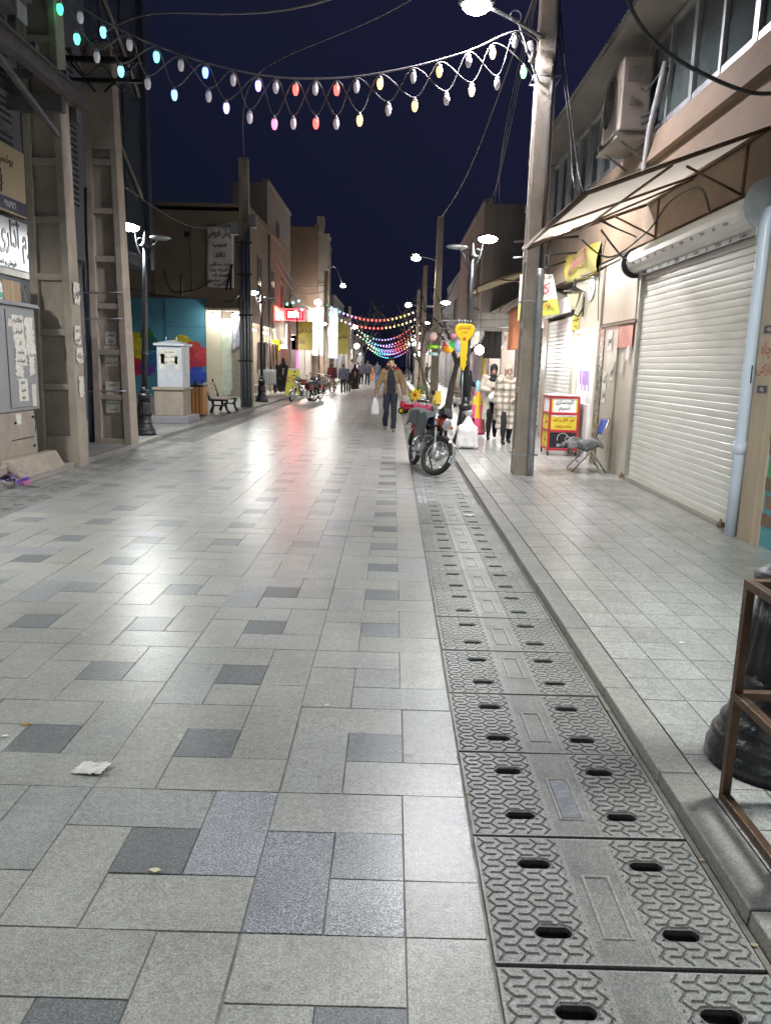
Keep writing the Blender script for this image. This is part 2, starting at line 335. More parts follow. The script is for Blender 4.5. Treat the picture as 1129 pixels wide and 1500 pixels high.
# ------------------------------------------------------------------ ground, paving, kerbs
m = MB(); m.box(-300, 300, -60, 500, -0.4, -0.16); tag(m.build('ground', DIRT), kind='structure')
m = MB(); m.box(-3.985, 0.327, -6, 190, -0.1, -0.006); tag(m.build('road_bed', mat('grey_grout', (.27, .26, .235), .95, 0, .4, 9, .6, 60, .5, (.1, .09, .075), 1.5)), kind='structure')
rng = random.Random(11)
CXW, CYW = 0.725, 0.745
paving = MB()
def lerp(a, b, t): return a + (b - a) * t
def tile(mb, x0, x1, y0, y1, tone, gap=0.0031, z=0.0, tilt=0.0007):
    x0 += gap + rng.uniform(-.001, .001); x1 -= gap; y0 += gap + rng.uniform(-.001, .001); y1 -= gap
    if x1 - x0 < 0.02 or y1 - y0 < 0.02: return
    dz = rng.uniform(-.0008, .0008); a = rng.gauss(0, tilt); b = rng.gauss(0, tilt); e = 0.004
    P = lambda x, y, dd: (x, y, z + dz + dd + a * (2 * (x - x0) / (x1 - x0) - 1) + b * (2 * (y - y0) / (y1 - y0) - 1))
    vs = [P(x0 - e * .6, y0 - e * .6, -.012), P(x1 + e * .6, y0 - e * .6, -.012), P(x1 + e * .6, y1 + e * .6, -.012), P(x0 - e * .6, y1 + e * .6, -.012), P(x0, y0, 0), P(x1, y0, 0), P(x1, y1, 0), P(x0, y1, 0)]
    mb.add(vs, [(4, 5, 6, 7), (0, 1, 5, 4), (1, 2, 6, 5), (2, 3, 7, 6), (3, 0, 4, 7)], False, tone)
def road_tone(dark=False):
    if dark:
        b = rng.choice((0.195, 0.21, 0.225, 0.245, 0.27)); return (b * 0.93, b * 0.99, b * 1.02)
    r = rng.random()
    if r < 0.05: b = rng.uniform(.30, .36); return (b * .97, b * .985, b * 1.04)
    b = rng.choice((rng.uniform(.305, .365), rng.uniform(.32, .35))); k = rng.uniform(-.02, .02); return (b * (1 + k), b * 1.0, b * (.95 - k))
SPECIAL = {(0, 2): 'near'}
def clipx(x0, x1): return max(x0, -3.98), min(x1, 0.322)
for j in range(-6, 150):
    for i in range(-6, 1):
        cx = -0.04 + i * CXW + rng.gauss(0, .003); cy = 2.315 + j * CYW; a = CXW / 6; b = CYW / 6
        rects = [(-a, a, -b, b, rng.random() < 0.82), (-3 * a, -a, -3 * b, b, 0), (a, 3 * a, -b, 3 * b, 0), (-a, 3 * a, -3 * b, -b, 0), (-3 * a, a, b, 3 * b, 0)]
        for k, (x0, x1, y0, y1, d) in enumerate(rects):
            X0, X1 = clipx(cx + x0, cx + x1)
            if X1 - X0 > 0.03:
                t = road_tone(d)
                if (i, j) == (0, 0) and k in (1, 3): t = (.36, .365, .39)      # the pale coarse granite slabs near the camera
                if (i, j) == (-1, 0) and k == 2: t = (.34, .35, .38)
                if (i, j) == (0, 0) and k == 1: t = (.30, .31, .34)
                if k == 3 and j < 45 and rng.random() < .35 and X1 - X0 > .3:   # cut slab: two halves
                    xm = (X0 + X1) / 2; tile(paving, X0, xm, cy + y0, cy + y1, t); tile(paving, xm, X1, cy + y0, cy + y1, road_tone())
                else: tile(paving, X0, X1, cy + y0, cy + y1, t)
tag(paving.build('road_paving', granite('granite_paving', rough=0.30)), kind='structure')

SWZ = 0.035
m = MB(); m.box(1.29, 3.9, -6, 190, -0.1, SWZ - 0.006); tag(m.build('pavement_bed', mat('dark_grout', (.085, .08, .07), .95, 0, .3, 9)), kind='structure')
m = MB(); y = -1.0
for j in range(0, 300):
    y0 = 0.85 + j * 0.27
    if y0 > 62: break
    x = 1.285 - (0.0 if j % 1 == 0 else 0.1)
    while x < 3.8:
        b = rng.uniform(.31, .365); tile(m, x, min(x + 0.222, 3.85), y0, y0 + 0.27, (b, b * 1.0, b * .97), 0.0032, SWZ, 0.0003); x += 0.222
m.box(1.29, 3.85, 62, 190, -.05, SWZ, (.3, .3, .29))
tag(m.build('pavement', granite('pavement_stone', rough=0.25, scuff=0.04)), kind='structure'); _mats['pavement_stone'].node_tree.nodes['Principled BSDF'].inputs['Specular IOR Level'].default_value = 0.85
m = MB(); y = 0.4
while y < 70:
    L_ = rng.uniform(.75, 1.0); b = rng.uniform(.23, .28)
    o = rng.gauss(0, .002)
    m.frust((1.118 + o, 1.276, y + .003, y + L_ - .003), (1.126 + o, 1.274, y + .004, y + L_ - .004), -.05, SWZ + rng.uniform(.008, .012)); m.fc[-6:] = [(b, b * .97, b * .90)] * 6
    y += L_
m.box(1.12, 1.285, 70.2, 190, -.05, SWZ, (.29, .285, .27))
tag(m.build('kerb', granite('kerb_stone', rough=0.6), bevel=0.006), kind='structure')
m = MB(); m.box(0.327, 1.12, -6, 190, -0.3, -0.075); m.box(0.322, 0.335, -6, 190, -.09, -.008); m.box(1.098, 1.118, -6, 190, -.09, -.004)
tag(m.build('drain_channel', DIRT), kind='structure')
# left side: drain line, kerb and pavement
m = MB(); m.box(-4.74, -3.975, -6, 190, -0.3, -0.075); tag(m.build('drain_channel', DIRT), kind='structure')
LWZ = 0.08
m = MB(); y = 3.0
while y < 80:
    L_ = rng.uniform(.75, 1.0); b = rng.uniform(.2, .27)
    m.box(-4.88, -4.735, y + .004, y + L_ - .004, -.05, LWZ + rng.uniform(-.004, .006), (b, b * .97, b * .9)); y += L_
m.box(-4.88, -4.735, 80.2, 190, -.05, LWZ, (.24, .23, .21))
tag(m.build('kerb', granite('kerb_stone_left', rough=0.6), bevel=0.008), kind='structure')
m = MB(); m.box(-14.5, -4.88, -6, 190, -.1, LWZ - .006); tag(m.build('pavement_bed', DIRT), kind='structure')
m = MB(); 
for j in range(0, 130):
    for i in range(0, 18):
        b = rng.uniform(.2, .27); tile(m, -4.885 - (i + 1) * .4, -4.885 - i * .4, 4 + j * .4, 4.4 + j * .4, (b, b, b * .97), 0.004, LWZ, .0004)
m.box(-12, -4.885, 56, 190, -.05, LWZ, (.24, .24, .23))
tag(m.build('pavement', granite('left_pavement_stone', rough=0.42)), kind='structure')

# ------------------------------------------------------------------ drain covers
def cover_mesh(nx, ny, panel=1):
    Wd, Ld = 0.766, 0.590; vs = []; fs = []; tn = []
    def h(x, y):
        ex = Wd / 2 - abs(x); ey = Ld / 2 - abs(y)
        if ex < .0001 or ey < .0001: return -0.05, .1
        for sx in (-.19, .19):
            for sy in (-.165, .15):
                dx = max(0, abs(x - sx) - .032); dy = y - sy; d = math.hypot(dx, dy)
                if d < .021: return -0.11, .012  # slot floors coloured near black to stand for the shade inside
                if d < .029: return -.004, .13
        if ex < .014 or ey < .012: return 0.0, .26
        if abs(x) < .075:
            px = abs(x) - .042; py = max(-.19 - y, y - .09)
            q = max(px, py)
            if panel and -.006 < q < .004: return .0025, .27
            if panel and q <= -.006: return -.003, .20
            return -.0015, .19 + .06 * noise.noise((x * 9, y * 9, 3))
        if abs(x) < .092: return 0.0, .24
        # interlocking zig-zag ribs
        P = .064; Wv = .062; ph = (y / P) % 1.0; tri = abs(ph - .5) * 2
        u = (abs(x) + .026 * tri) / Wv; fu = u % 1.0; g1 = min(fu, 1 - fu) * Wv
        a0 = min(ph, 1 - ph) * P; a5 = abs(ph - .5) * P
        g2 = min(a0 if fu > .42 else 1, a5 if fu < .58 else 1)
        d = min(g1, g2)
        if d < .0045: return -.004, .15
        return 0.0012, .255
    for j in range(ny + 1):
        for i in range(nx + 1):
            x = -Wd / 2 + Wd * i / nx; y = -Ld / 2 + Ld * j / ny; z, t = h(x, y); vs.append((x, y, z)); tn.append(t)
    mb = MB()
    b = 0
    fs = [(j * (nx + 1) + i, j * (nx + 1) + i + 1, (j + 1) * (nx + 1) + i + 1, (j + 1) * (nx + 1) + i) for j in range(ny) for i in range(nx)]
    mb.v = [Vector(p) for p in vs]
    for f in fs:
        t = sum(tn[i] for i in f) / 4; mb.f.append(list(f)); mb.mi.append(0); mb.sm.append(False); mb.fc.append((t * .98, t * .985, t * .95))
    return mb
COVM = granite('cast_cover_stone', rough=0.42)
COVM.node_tree.nodes['Principled BSDF'].inputs['Metallic'].default_value = 0.0
GRP = 'drain covers in a row along the kerb'
cov = cover_mesh(250, 194).build('drain_cover', COVM, loc=(0, 0, 0))
tag(cov, 'grey zigzag-ribbed drain cover in the row along the right kerb', 'drain cover', GRP)
special = {0: 'second nearest zigzag drain cover, with a smooth bluish worn centre',
           1: 'grey drain cover with a dark bluish centre panel beside the rusty frame foot',
           -1: 'nearest grey drain cover, cut off by the bottom of the photo'}
cover_lo = cover_mesh(88, 68).build('drain_cover', COVM, loc=(0, 0, 0))
for k in range(-2, 70):
    src = cov if k < 12 else cover_lo
    if k == 0: c = cov
    elif k == 12: c = cover_lo
    else: c = src.copy(); COL.objects.link(c)
    c.location = (0.712 + rng.gauss(0, .002), 2.15 + k * .6, rng.gauss(-.001, .0015)); c.rotation_euler = (rng.gauss(0, .003), rng.gauss(0, .003), rng.gauss(0, .003) + (math.pi if k % 7 == 3 else 0))
    tag(c, special.get(k, 'grey zigzag-ribbed drain cover in the row along the right kerb'), 'drain cover', GRP)
m = MB(); m.box(0.712 - .034, 0.712 + .034, 2.75 - .18, 2.75 + .08, -.002, .0012); tag(m.build('centre_inset', mat('bluish_worn_iron', (.15, .16, .19), .5, 0, .5, 22, .4, 60, .6, (.24, .24, .23), 14)), None)
_ins = bpy.data.objects['centre_inset']; _c1 = [o for o in COL.objects if o.get('label') == special[1]][0]
_ins.parent = _c1; _ins.matrix_parent_inverse = Matrix.Translation(-Vector(_c1.location)) @ Matrix.Translation((0, 0, .0))
for k in range(0, 60):
    c = cover_lo.copy(); COL.objects.link(c); c.location = (-4.355 + rng.gauss(0, .004), 4.3 + k * .6, rng.gauss(-.002, .002)); c.rotation_euler = (0, 0, rng.gauss(0, .003))
    tag(c, 'dull grey slotted drain cover in the row along the left kerb', 'drain cover', 'drain covers along the left kerb')

# ------------------------------------------------------------------ lamp posts
LAMPCOL = (0.96, 1.0, 0.955)
def lamp_post(x, y, z, label, energy=420, arm=-1, far=False, arms=True):
    t = thing('lamp_post', label, 'lamp post', (x, y, z), 'black cast iron lamp posts')
    m = MB(); m.M = Matrix.Translation((x, y, z)); n = 12 if far else 32
    m.lathe([(.255, 0), (.255, .055), (.245, .075), (.235, .10), (.24, .115), (.225, .135), (.205, .16), (.21, .18), (.188, .205), (.175, .25), (.178, .27), (.158, .30), (.148, .36), (.15, .40)], n=n)
    m.lathe([(.150, .40), (.138, .46), (.122, .60), (.108, .72)], n=n * (1 if far else 2), flute=0.0 if far else 0.10, fn=16)
    m.lathe([(.108, .72), (.128, .73), (.135, .75), (.128, .77), (.142, .79), (.145, .81), (.118, .835), (.085, .85), (.078, .88), (.086, .895), (.086, .91), (.07, .93), (.062, .98)], n=n)
    m.build('base', BLACK, t)
    m = MB(); m.M = Matrix.Translation((x, y, z)); m.lathe([(.058, .98), (.056, 1.6), (.050, 3.0), (.044, 3.72)], n=n); m.lathe([(.05, 1.60), (.062, 1.62), (.062, 1.66), (.05, 1.68)], n=n); m.lathe([(.044, 3.70), (.075, 3.73), (.075, 3.78), (.045, 3.82), (.03, 3.95), (.012, 4.05)], n=n)
    m.build('shaft', BLACK, t)
    for s in ((-1, 1) if arms else (arm,)):
        lit = s == arm; top = 4.12 if lit else 3.92; m = MB()
        P = [(x + s * q, y, z + h_) for q, h_ in ((.03, 3.45), (.10, 3.6), (.16, 3.78), (.20, top - .12), (.28, top), (.36, top + .04), (.44, top + .03))]
        m.tube(P, .018, 8)
        m.tube([(x + s * (.10 + .07 * math.cos(a / 8 * 5)), y, z + 3.82 + .07 * math.sin(a / 8 * 5)) for a in range(9)], .011, 6)
        ar = m.build('arm', BLACK, t)
        m = MB(); m.M = Matrix.Translation((x + s * .30, y, z + top)); m.ell((0, 0, 0), (.22, .11, .05), 14, 8); m.build('lamp_housing', BLACK if lit else STEEL, ar)
        if lit:
            m = MB(); m.M = Matrix.Translation((x + s * .30, y, z + top - .035)); m.ell((0, 0, 0), (.19, .13, .085), 14, 8)  # glowing dome swollen beyond the real panel to take in its bloom
            m.build('lamp_panel', LEDW, ar)
            lamp_light(ar, 'SPOT', (s * .30, 0, top - .16), energy, LAMPCOL, .14, 174, .2, (0, 0, -1))
    return t
lamp_post(1.635, 2.97, SWZ, 'nearest black lamp post, only its fluted base in view behind the rusty frame', 380, 1)
lamp_post(1.50, 15.75, SWZ, 'black lamp post on the right pavement behind the tied white sack', 240, 1)
lamp_post(1.72, 31.5, SWZ, 'black lamp post on the right pavement beyond the ride-on toys, beside the bare tree', 260, 1)
lamp_post(1.62, 47.0, SWZ, 'black lamp post far along the right pavement, past the twin concrete poles', 220, 1, True)
_lp = lamp_post(-5.13, 15.7, LWZ, 'black lamp post on the left pavement in front of the blue mural wall', 380, -1)
_lp.rotation_euler = (0, R(2.4), 0)
lamp_post(-5.05, 29.6, LWZ, 'black lamp post on the left pavement behind the grey pole bundle and bench', 320, -1)
lamp_post(-5.1, 4.0, LWZ, 'unseen black lamp post added beyond the left edge to light the near paving', 880, -1)  # out-of-view post added for light on the near paving
lamp_post(-5.0, 52.0, LWZ, 'black lamp post beside the lit white billboard on the left', 250, 1, True)
for k, y in enumerate((63, 79, 96)):
    lamp_post(1.65, y, SWZ, ('dark lamp post glowing on the right far down the street', 'dark lamp post in the string of small right-hand lights, second from the far end', 'farthest dark lamp post at the end of the right-hand row')[k], 200, 1, True)
lamp_post(1.6, -9, SWZ, 'unseen black lamp post added behind the camera on the right to light the foreground', 330, -1, True)  # post never in view, put in to brighten the foreground
lamp_post(-5.1, -7, LWZ, 'unseen black lamp post added behind the camera on the left to light the foreground', 330, 1, True)  # its left-hand partner, also unseen and there for foreground light

# ------------------------------------------------------------------ concrete ladder poles
def ladder_pole(x, y, z0, h, wb, db, wt, dt, label, face='Y', lean=(0, 0), first=.35, pitch=.62, solid_from=99, name='concrete_pole', build=True):
    """H-section precast pole: two flanges, a recessed web and cross ribs; face = the side with the recesses"""
    t = thing(name, label, 'utility pole', (x, y, z0), 'concrete utility poles')
    m = MB(); sh = Matrix.Identity(4); sh[0][2] = lean[0]; sh[1][2] = lean[1]
    m.M = Matrix.Translation((x, y, z0)) @ sh @ (Matrix.Rotation(R(90), 4, 'Z') if face == 'X' else Matrix.Identity(4))
    W = lambda q: lerp(wb, wt, q / h) / 2; D = lambda q: lerp(db, dt, q / h) / 2
    fl = .20; zt = min(h, solid_from)
    for s in (-1, 1):
        a0, a1 = W(0), W(zt); b0, b1 = a0 * (1 - fl * 2), a1 * (1 - fl * 2)
        xs0 = sorted((s * a0, s * b0)); xs1 = sorted((s * a1, s * b1))
        m.frust((xs0[0], xs0[1], -D(0), D(0)), (xs1[0], xs1[1], -D(zt), D(zt)), 0, zt)
    m.frust((-W(0) * .62, W(0) * .62, -D(0) * .35, D(0) * .35), (-W(zt) * .62, W(zt) * .62, -D(zt) * .35, D(zt) * .35), 0, zt)
    z = 0.02; k = 0
    while z < zt:
        hh = .10 if k else first
        e = min(z + hh, zt)
        m.frust((-W(z) * .61, W(z) * .61, -D(z) * .93, D(z) * .93), (-W(e) * .61, W(e) * .61, -D(e) * .93, D(e) * .93), z, e)
        z += hh + pitch - .1; k += 1
    if zt < h: m.frust((-W(zt), W(zt), -D(zt), D(zt)), (-W(h), W(h), -D(h), D(h)), zt, h)
    m.build('shaft', CONC, t, bevel=.012)
    return t
def shaft_x(px, lean, z): return px + lean * z
poleA = ladder_pole(2.02, 11.62, SWZ, 8.6, .36, .30, .22, .24, 'tall concrete pole on the right pavement with red handwriting and a steel conduit', 'X', (.0, 0), .35, .95)
m = MB(); m.tube([(2.10, 11.43, .05), (2.09, 11.43, 2.9), (2.085, 11.44, 3.05)], .045, 12); m.build('conduit', STEEL, poleA)
m = MB(); m.tube([(2.09, 11.43, 3.0), (2.10, 11.44, 4.2), (2.09, 11.45, 5.2), (2.12, 11.45, 6.2), (2.08, 11.46, 7.5)], .032, 10); m.build('cable_run', BWIRE, poleA)
m = MB()
for zz in (.35, 2.6, 5.6): m.tube([(1.83, 11.44, zz), (2.21, 11.44, zz), (2.21, 11.8, zz), (1.83, 11.8, zz)], .012, 6, closed=True)
m.build('strap', STEEL, poleA)
m = MB()
for i, (ch, zz) in enumerate((('ق', 2.16), ('۱', 1.95), ('۵', 1.80), ('۹', 1.64))): m.text(ch, .22, (1.945, 11.465, zz), (1, 0, 0), (0, 0, 1), .003)
m.build('handwriting', mat('red_marker', (.30, .05, .045), .6), poleA)
pole1 = ladder_pole(-4.98, 11.45, 0, 9.0, .64, .34, .46, .28, 'thick concrete ladder pole at the left carrying the steel platform', 'Y', (.004, 0), .45, .78)
pole2 = ladder_pole(-5.08, 14.0, LWZ * .5, 6.75, .68, .40, .50, .30, 'tapering concrete ladder pole on the left kerb, second from the left edge', 'Y', (-.004, 0), .12, .8, 5.1)
pole3 = ladder_pole(-4.98, 26.3, LWZ, 8.0, .42, .34, .30, .24, 'narrow concrete pole with a bundle of steel conduits before the beige house', 'Y', (-.006, 0), .4, .7, 6.6)
m = MB()
for dx, r in ((-.14, .05), (-.03, .06), (.09, .05), (.17, .035)): m.tube([(-4.98 + dx, 26.08, LWZ), (-5.0 + dx, 26.08, 5.6 + dx * 2)], r, 10)
m.build('conduit', STEEL, pole3)
m = MB()
for zz in (1.6, 3.1, 4.4, 5.4): m.box(-5.25, -4.73, 26.0, 26.04, zz, zz + .05)
m.build('strap', IRON, pole3)
for s in (-1, 1): m = MB(); m.box(-5.03 + s * .3 - .13, -5.03 + s * .3 + .13, 26.05, 26.25, 5.55 + s * .12 + .25, 5.95 + s * .12 + .25); m.build('junction_box', GREYP, pole3, bevel=.01)
pole4 = ladder_pole(-4.83, 55.0, LWZ, 7.8, .42, .34, .28, .22, 'concrete pole far left holding the second string of lights', 'Y', (0, 0), .3, .7)
ladder_pole(1.55, 29.0, SWZ, 6.9, .36, .3, .26, .22, 'concrete pole right of the bare tree on the right pavement', 'X', (.004, 0))
ladder_pole(1.65, 44.0, SWZ, 7.0, .36, .3, .26, .22, 'smaller concrete pole behind the first twin pole on the right', 'X', (0, 0))
ladder_pole(-4.6, 80.0, LWZ, 7.2, .4, .3, .26, .22, 'far concrete pole on the left among the shop lights', 'Y', (0, 0))
ladder_pole(1.75, 58.0, SWZ, 7.0, .36, .3, .26, .22, 'distant concrete pole on the right holding the second string of lights', 'X', (0, 0))
def spl_(pts, n=8):
    out = []
    for i in range(len(pts) - 1):
        p0 = Vector(pts[max(i - 1, 0)]); p1 = Vector(pts[i]); p2 = Vector(pts[i + 1]); p3 = Vector(pts[min(i + 2, len(pts) - 1)])
        for j in range(n): q = j / n; out.append(.5 * ((2 * p1) + (p2 - p0) * q + (2 * p0 - 5 * p1 + 4 * p2 - p3) * q * q + (3 * p1 - p0 - 3 * p2 + p3) * q ** 3))
    return out + [Vector(pts[-1])]
# posters pasted on the poles and boxes
def poster(parent, o, u, v, wd, ht, lines=None, torn=.02, off=.004, ink=.6):
    u = Vector(u).normalized(); v = Vector(v).normalized(); nn = u.cross(v); rr = random.Random(int(abs(o[0] * 913 + o[2] * 377 + wd * 71)))
    pts = []; N = 13; torn *= .5
    for i in range(N): pts.append((-wd / 2 + wd * i / N, -ht / 2 + rr.uniform(-torn, torn)))
    for i in range(N): pts.append((wd / 2 + rr.uniform(-torn, torn), -ht / 2 + ht * i / N))
    for i in range(N): pts.append((wd / 2 - wd * i / N, ht / 2 + rr.uniform(-torn, torn) * .5))
    for i in range(N): pts.append((-wd / 2 + rr.uniform(-torn, torn), ht / 2 - ht * i / N))
    m = MB(); oo = Vector(o) + nn * off * .2; m.prism(pts, oo, u, v, nn * off); q = m.build('poster', PAPER, parent)
    if lines:
        m = MB()
        for i, tx in enumerate(lines):
            m.text(tx, ht / len(lines) * ink, oo + nn * (off + .001) + v * (ht / 2 - ht * (i + .5) / len(lines)), u, v, .002, fit=wd * .85)
        m.build('lettering', INK, q)
    return q
F = ((1, 0, 0), (0, 0, 1)); FX = ((0, 1, 0), (0, 0, 1))
poster(pole2, (-5.09, 13.93, 1.98), *F, .19, .22, ['فروش', 'ویژه'], .03)
poster(pole2, (-5.09, 13.93, 1.66), *F, .24, .36, ['کار با شما', 'فروشنده', 'نیاز داریم'], .01)
poster(pole2, (-5.08, 13.90, .93), *F, .26, .55, ['اجاره', 'خانه', 'نیروی کار', 'فروشنده', 'نیازمند'], .03)
poster(pole1, (-4.655, 11.45, 2.55), *FX, .2, .3, ['فروش'], .05)
poster(pole1, (-4.655, 11.40, 1.95), *FX, .2, .26, ['اجاره', 'فوری'], .05)
poster(pole1, (-4.655, 11.45, 1.66), *FX, .22, .22, ['خانه'], .05)
poster(pole1, (-4.655, 11.45, 1.2), *FX, .16, .3, None, .06)
poster(pole2, (-4.78, 14.0, 1.9), *FX, .2, .35, None, .06)
poster(pole2, (-4.77, 14.0, 1.2), *FX, .18, .4, None, .06)
m = MB(); m.tube([(-5.5, 13.9, 0.1), (-5.42, 13.9, 2.4), (-5.36, 13.9, 4.5)], .07, 10); tag(m.build('conduit', mat('dark_blue_pipe', (.03, .04, .07), .4, .2), pole2))
m = MB()
for zz in (1.03, 2.3, 2.75): m.tube([(-5.5, 13.83, zz), (-4.8, 13.8, zz + .02)], .012, 6)
m.build('strap', STEEL, pole2)
m = MB(); m.box(-5.6, -4.3, 13.72, 13.80, 6.45, 6.53); m.box(-5.6, -4.3, 13.72, 13.80, 6.15, 6.20); m.bar((-5.5, 13.76, 6.45), (-5.1, 13.76, 6.0), .03); m.bar((-4.4, 13.76, 6.45), (-4.95, 13.76, 6.0), .03); m.build('crossarm', IRON, pole2)
for x in (-5.5, -5.25, -4.75, -4.42):
    m = MB(); m.lathe([(.012, 0), (.03, .03), (.045, .05), (.03, .07), (.04, .09), (.025, .13), (.01, .14)], (x, 13.76, 6.53), 12); m.build('insulator', mat('brown_porcelain', (.12, .06, .035), .2), pole2)
m = MB(); m.tube(spl_([(-5.5, 13.72, 6.65), (-5.2, 13.6, 6.2), (-4.9, 13.6, 6.35), (-4.6, 13.65, 6.0), (-4.42, 13.72, 6.62)]), .012, 6); m.tube(spl_([(-5.3, 13.7, 6.6), (-4.95, 13.6, 6.75), (-4.6, 13.6, 6.5), (-4.75, 13.72, 6.1)]), .012, 6); m.build('jumper_wire', BWIRE, pole2)
# ------------------------------------------------------------------ right: the near building with the big shutter
XF = 3.5
b = thing('shop_building', 'long brown stucco shop building on the right with a window band and corrugated eave', 'building', (5.5, 11, 0))
m = MB()
m.box(3.52, 9, 7.1, 7.42, 0, 3.35); m.box(3.53, 9, 11.38, 12.2, 0, 3.4); m.box(3.53, 9, 14.95, 15.45, 0, 3.4); m.box(3.53, 9, 18.0, 18.5, 0, 3.4)
m.box(3.72, 9, 7.42, 11.38, 0.02, 3.4)                # behind the big shutter
m.build('wall', MARBLE, b, bevel=.01)
m = MB(); m.box(3.5, 9, 3.0, 18.5, 3.42, 4.72); m.frust((3.40, 9, 3.0, 18.5), (3.5, 9, 3.0, 18.5), 4.45, 4.86); m.build('fascia', STUCCO, b)
m = MB(); m.box(3.62, 9, 3.0, 18.5, 4.86, 6.2); m.build('upper_wall', mat('window_board', (.16, .165, .16), .5, 0, .1), b)
m = MB()                                                # aluminium window band
for k in range(18):
    y = 3.3 + k * .86; m.box(3.58, 3.63, y, y + .8, 5.0, 6.1)
wb = m.build('window_band', WINGL, b)
m = MB()
for k in range(19):
    y = 3.24 + k * .86; m.box(3.53, 3.60, y - (.035 if k % 2 else .055), y + (.035 if k % 2 else .055), 4.9, 6.2)
m.box(3.54, 3.6, 3, 18.5, 4.87, 4.97); m.box(3.54, 3.6, 3, 18.5, 6.08, 6.16)
m.build('window_frame', ALU, wb)
m = MB()                                                # corrugated eave
def eave(u, v):
    y = 3 + 15.6 * u; x = 2.95 + .85 * v
    return (x, y, 6.26 + .28 * v + .022 * math.sin(y * 2 * math.pi / .13))
m.sheet(eave, 960, 2); m.build('eave', mat('corrugated_sheet', (.20, .19, .19), .5, .4, .25, 3, .1, 30, .5, (.1, .07, .05), 2), b, solid=.006)
m = MB(); m.box(2.97, 3.0, 3, 18.6, 6.16, 6.23); m.box(3.0, 3.64, 3, 18.55, 6.19, 6.215); m.build('eave_board', GREYW, b)
# marble panels and joints above the small shop
m = MB()
for (y0, y1, z0, z1) in ((11.4, 13.15, 2.38, 3.36), (13.2, 15.4, 2.36, 3.30)): m.box(3.49, 3.535, y0, y1, z0, z1)
m.build('stone_panel', MARBLE, b, bevel=.008)
m = MB(); m.box(3.46, 3.50, 13.15, 13.21, 2.36, 3.3); m.box(3.46, 3.50, 11.4, 15.4, 3.33, 3.37); m.box(3.47, 3.50, 11.3, 13.2, 2.33, 2.37); m.build('panel_edge', mat('dull_brown_edge', (.16, .12, .09), .5), b)
m = MB(); m.box(3.50, 3.54, 12.2, 13.22, 0, 2.34); m.build('stone_side_panel', MARBLE, b)
m = MB(); m.box(3.48, 3.52, 12.95, 13.28, SWZ, 2.3)
q = m.build('dark_marble_strip', mat('dark_veined_marble', (.13, .115, .095), .25, 0, .85, 14, .05, 20, .55, (.42, .38, .32), 7), b)
m = MB()                                                # pink poster and stickers beside the door
m.box(3.492, 3.499, 11.45, 12.15, 1.98, 2.32); m.build('poster', mat('faded_pink_poster', (.55, .24, .20), .6, 0, .2, 4, .05, 30, .5, (.62, .5, .44), 4), b)
for (y, z, w_, h_, t) in ((12.35, 1.62, .18, .3, ['فروش']), (11.85, 1.75, .1, .3, None), (12.75, 1.35, .2, .5, ['کلید', 'قفل']), (11.6, 1.9, .12, .2, None), (12.6, 2.1, .25, .3, ['تعمیر'])):
    poster(b, (3.495, y, z), (0, -1, 0), (0, 0, 1), w_, h_, t, .02, .004)
# small lit shop: recess with shelves
m = MB(); m.box(4.6, 4.7, 13.25, 15.0, 0, 2.4); m.box(3.55, 4.6, 14.93, 15.0, 0, 2.4); m.box(3.55, 4.6, 13.22, 13.28, 0, 2.4); m.box(3.55, 4.7, 13.2, 15.0, 2.32, 2.42)
m.build('shop_interior', WHITE, b)
m = MB(); m.box(3.7, 3.9, 13.4, 14.8, 2.25, 2.3); m.box(4.4, 4.5, 13.4, 14.8, 2.25, 2.3); q = m.build('ceiling_light', emit('shop_tube', (1, .98, .95), 6), b)
lamp_light(q, 'POINT', Vector((3.95, 14.0, 1.95)) - Vector(b.location), 10, (1, .97, .93), .15)
m = MB(); m.box(3.46, 3.53, 13.25, 13.36, SWZ, 2.3); m.box(3.46, 3.53, 14.86, 14.97, SWZ, 2.3); m.box(3.46, 3.53, 13.25, 14.97, 2.28, 2.37); m.build('door_frame', mat('cream_frame', (.6, .55, .45), .5), b, bevel=.006)
m = MB(); rr = random.Random(3)
m.box(3.56, 3.60, 14.0, 14.86, .04, 1.0)
for zz in (.4, .75, 1.1, 1.45): m.box(4.2, 4.58, 13.35, 14.9, zz, zz + .025)
sh = m.build('shelf', WHITE, b)
m = MB()
for zz in (.775, 1.125, 1.475):
    y = 13.45
    while y < 14.8:
        c = rr.choice(((.35, .2, .5), (.5, .3, .6), (.25, .3, .55), (.6, .5, .62), (.2, .15, .35))); hh = rr.uniform(.12, .26)
        m.box(4.22, 4.4, y, y + .07, zz, zz + hh, c); y += .095
m.build('goods', mat('goods_wrap', (1, 1, 1), .5, 0, .1, 10, attr=True), sh)
m = MB()
for k in range(6): m.box(3.575, 3.59, 14.08 + k * .13, 14.16 + k * .13, 1.25 + (k % 2) * .1, 1.62, rr.choice(((.35, .22, .5), (.45, .35, .6), (.3, .25, .5))))
m.build('hanging_stock', mat('goods_wrap', (1, 1, 1), .5, attr=True), sh)
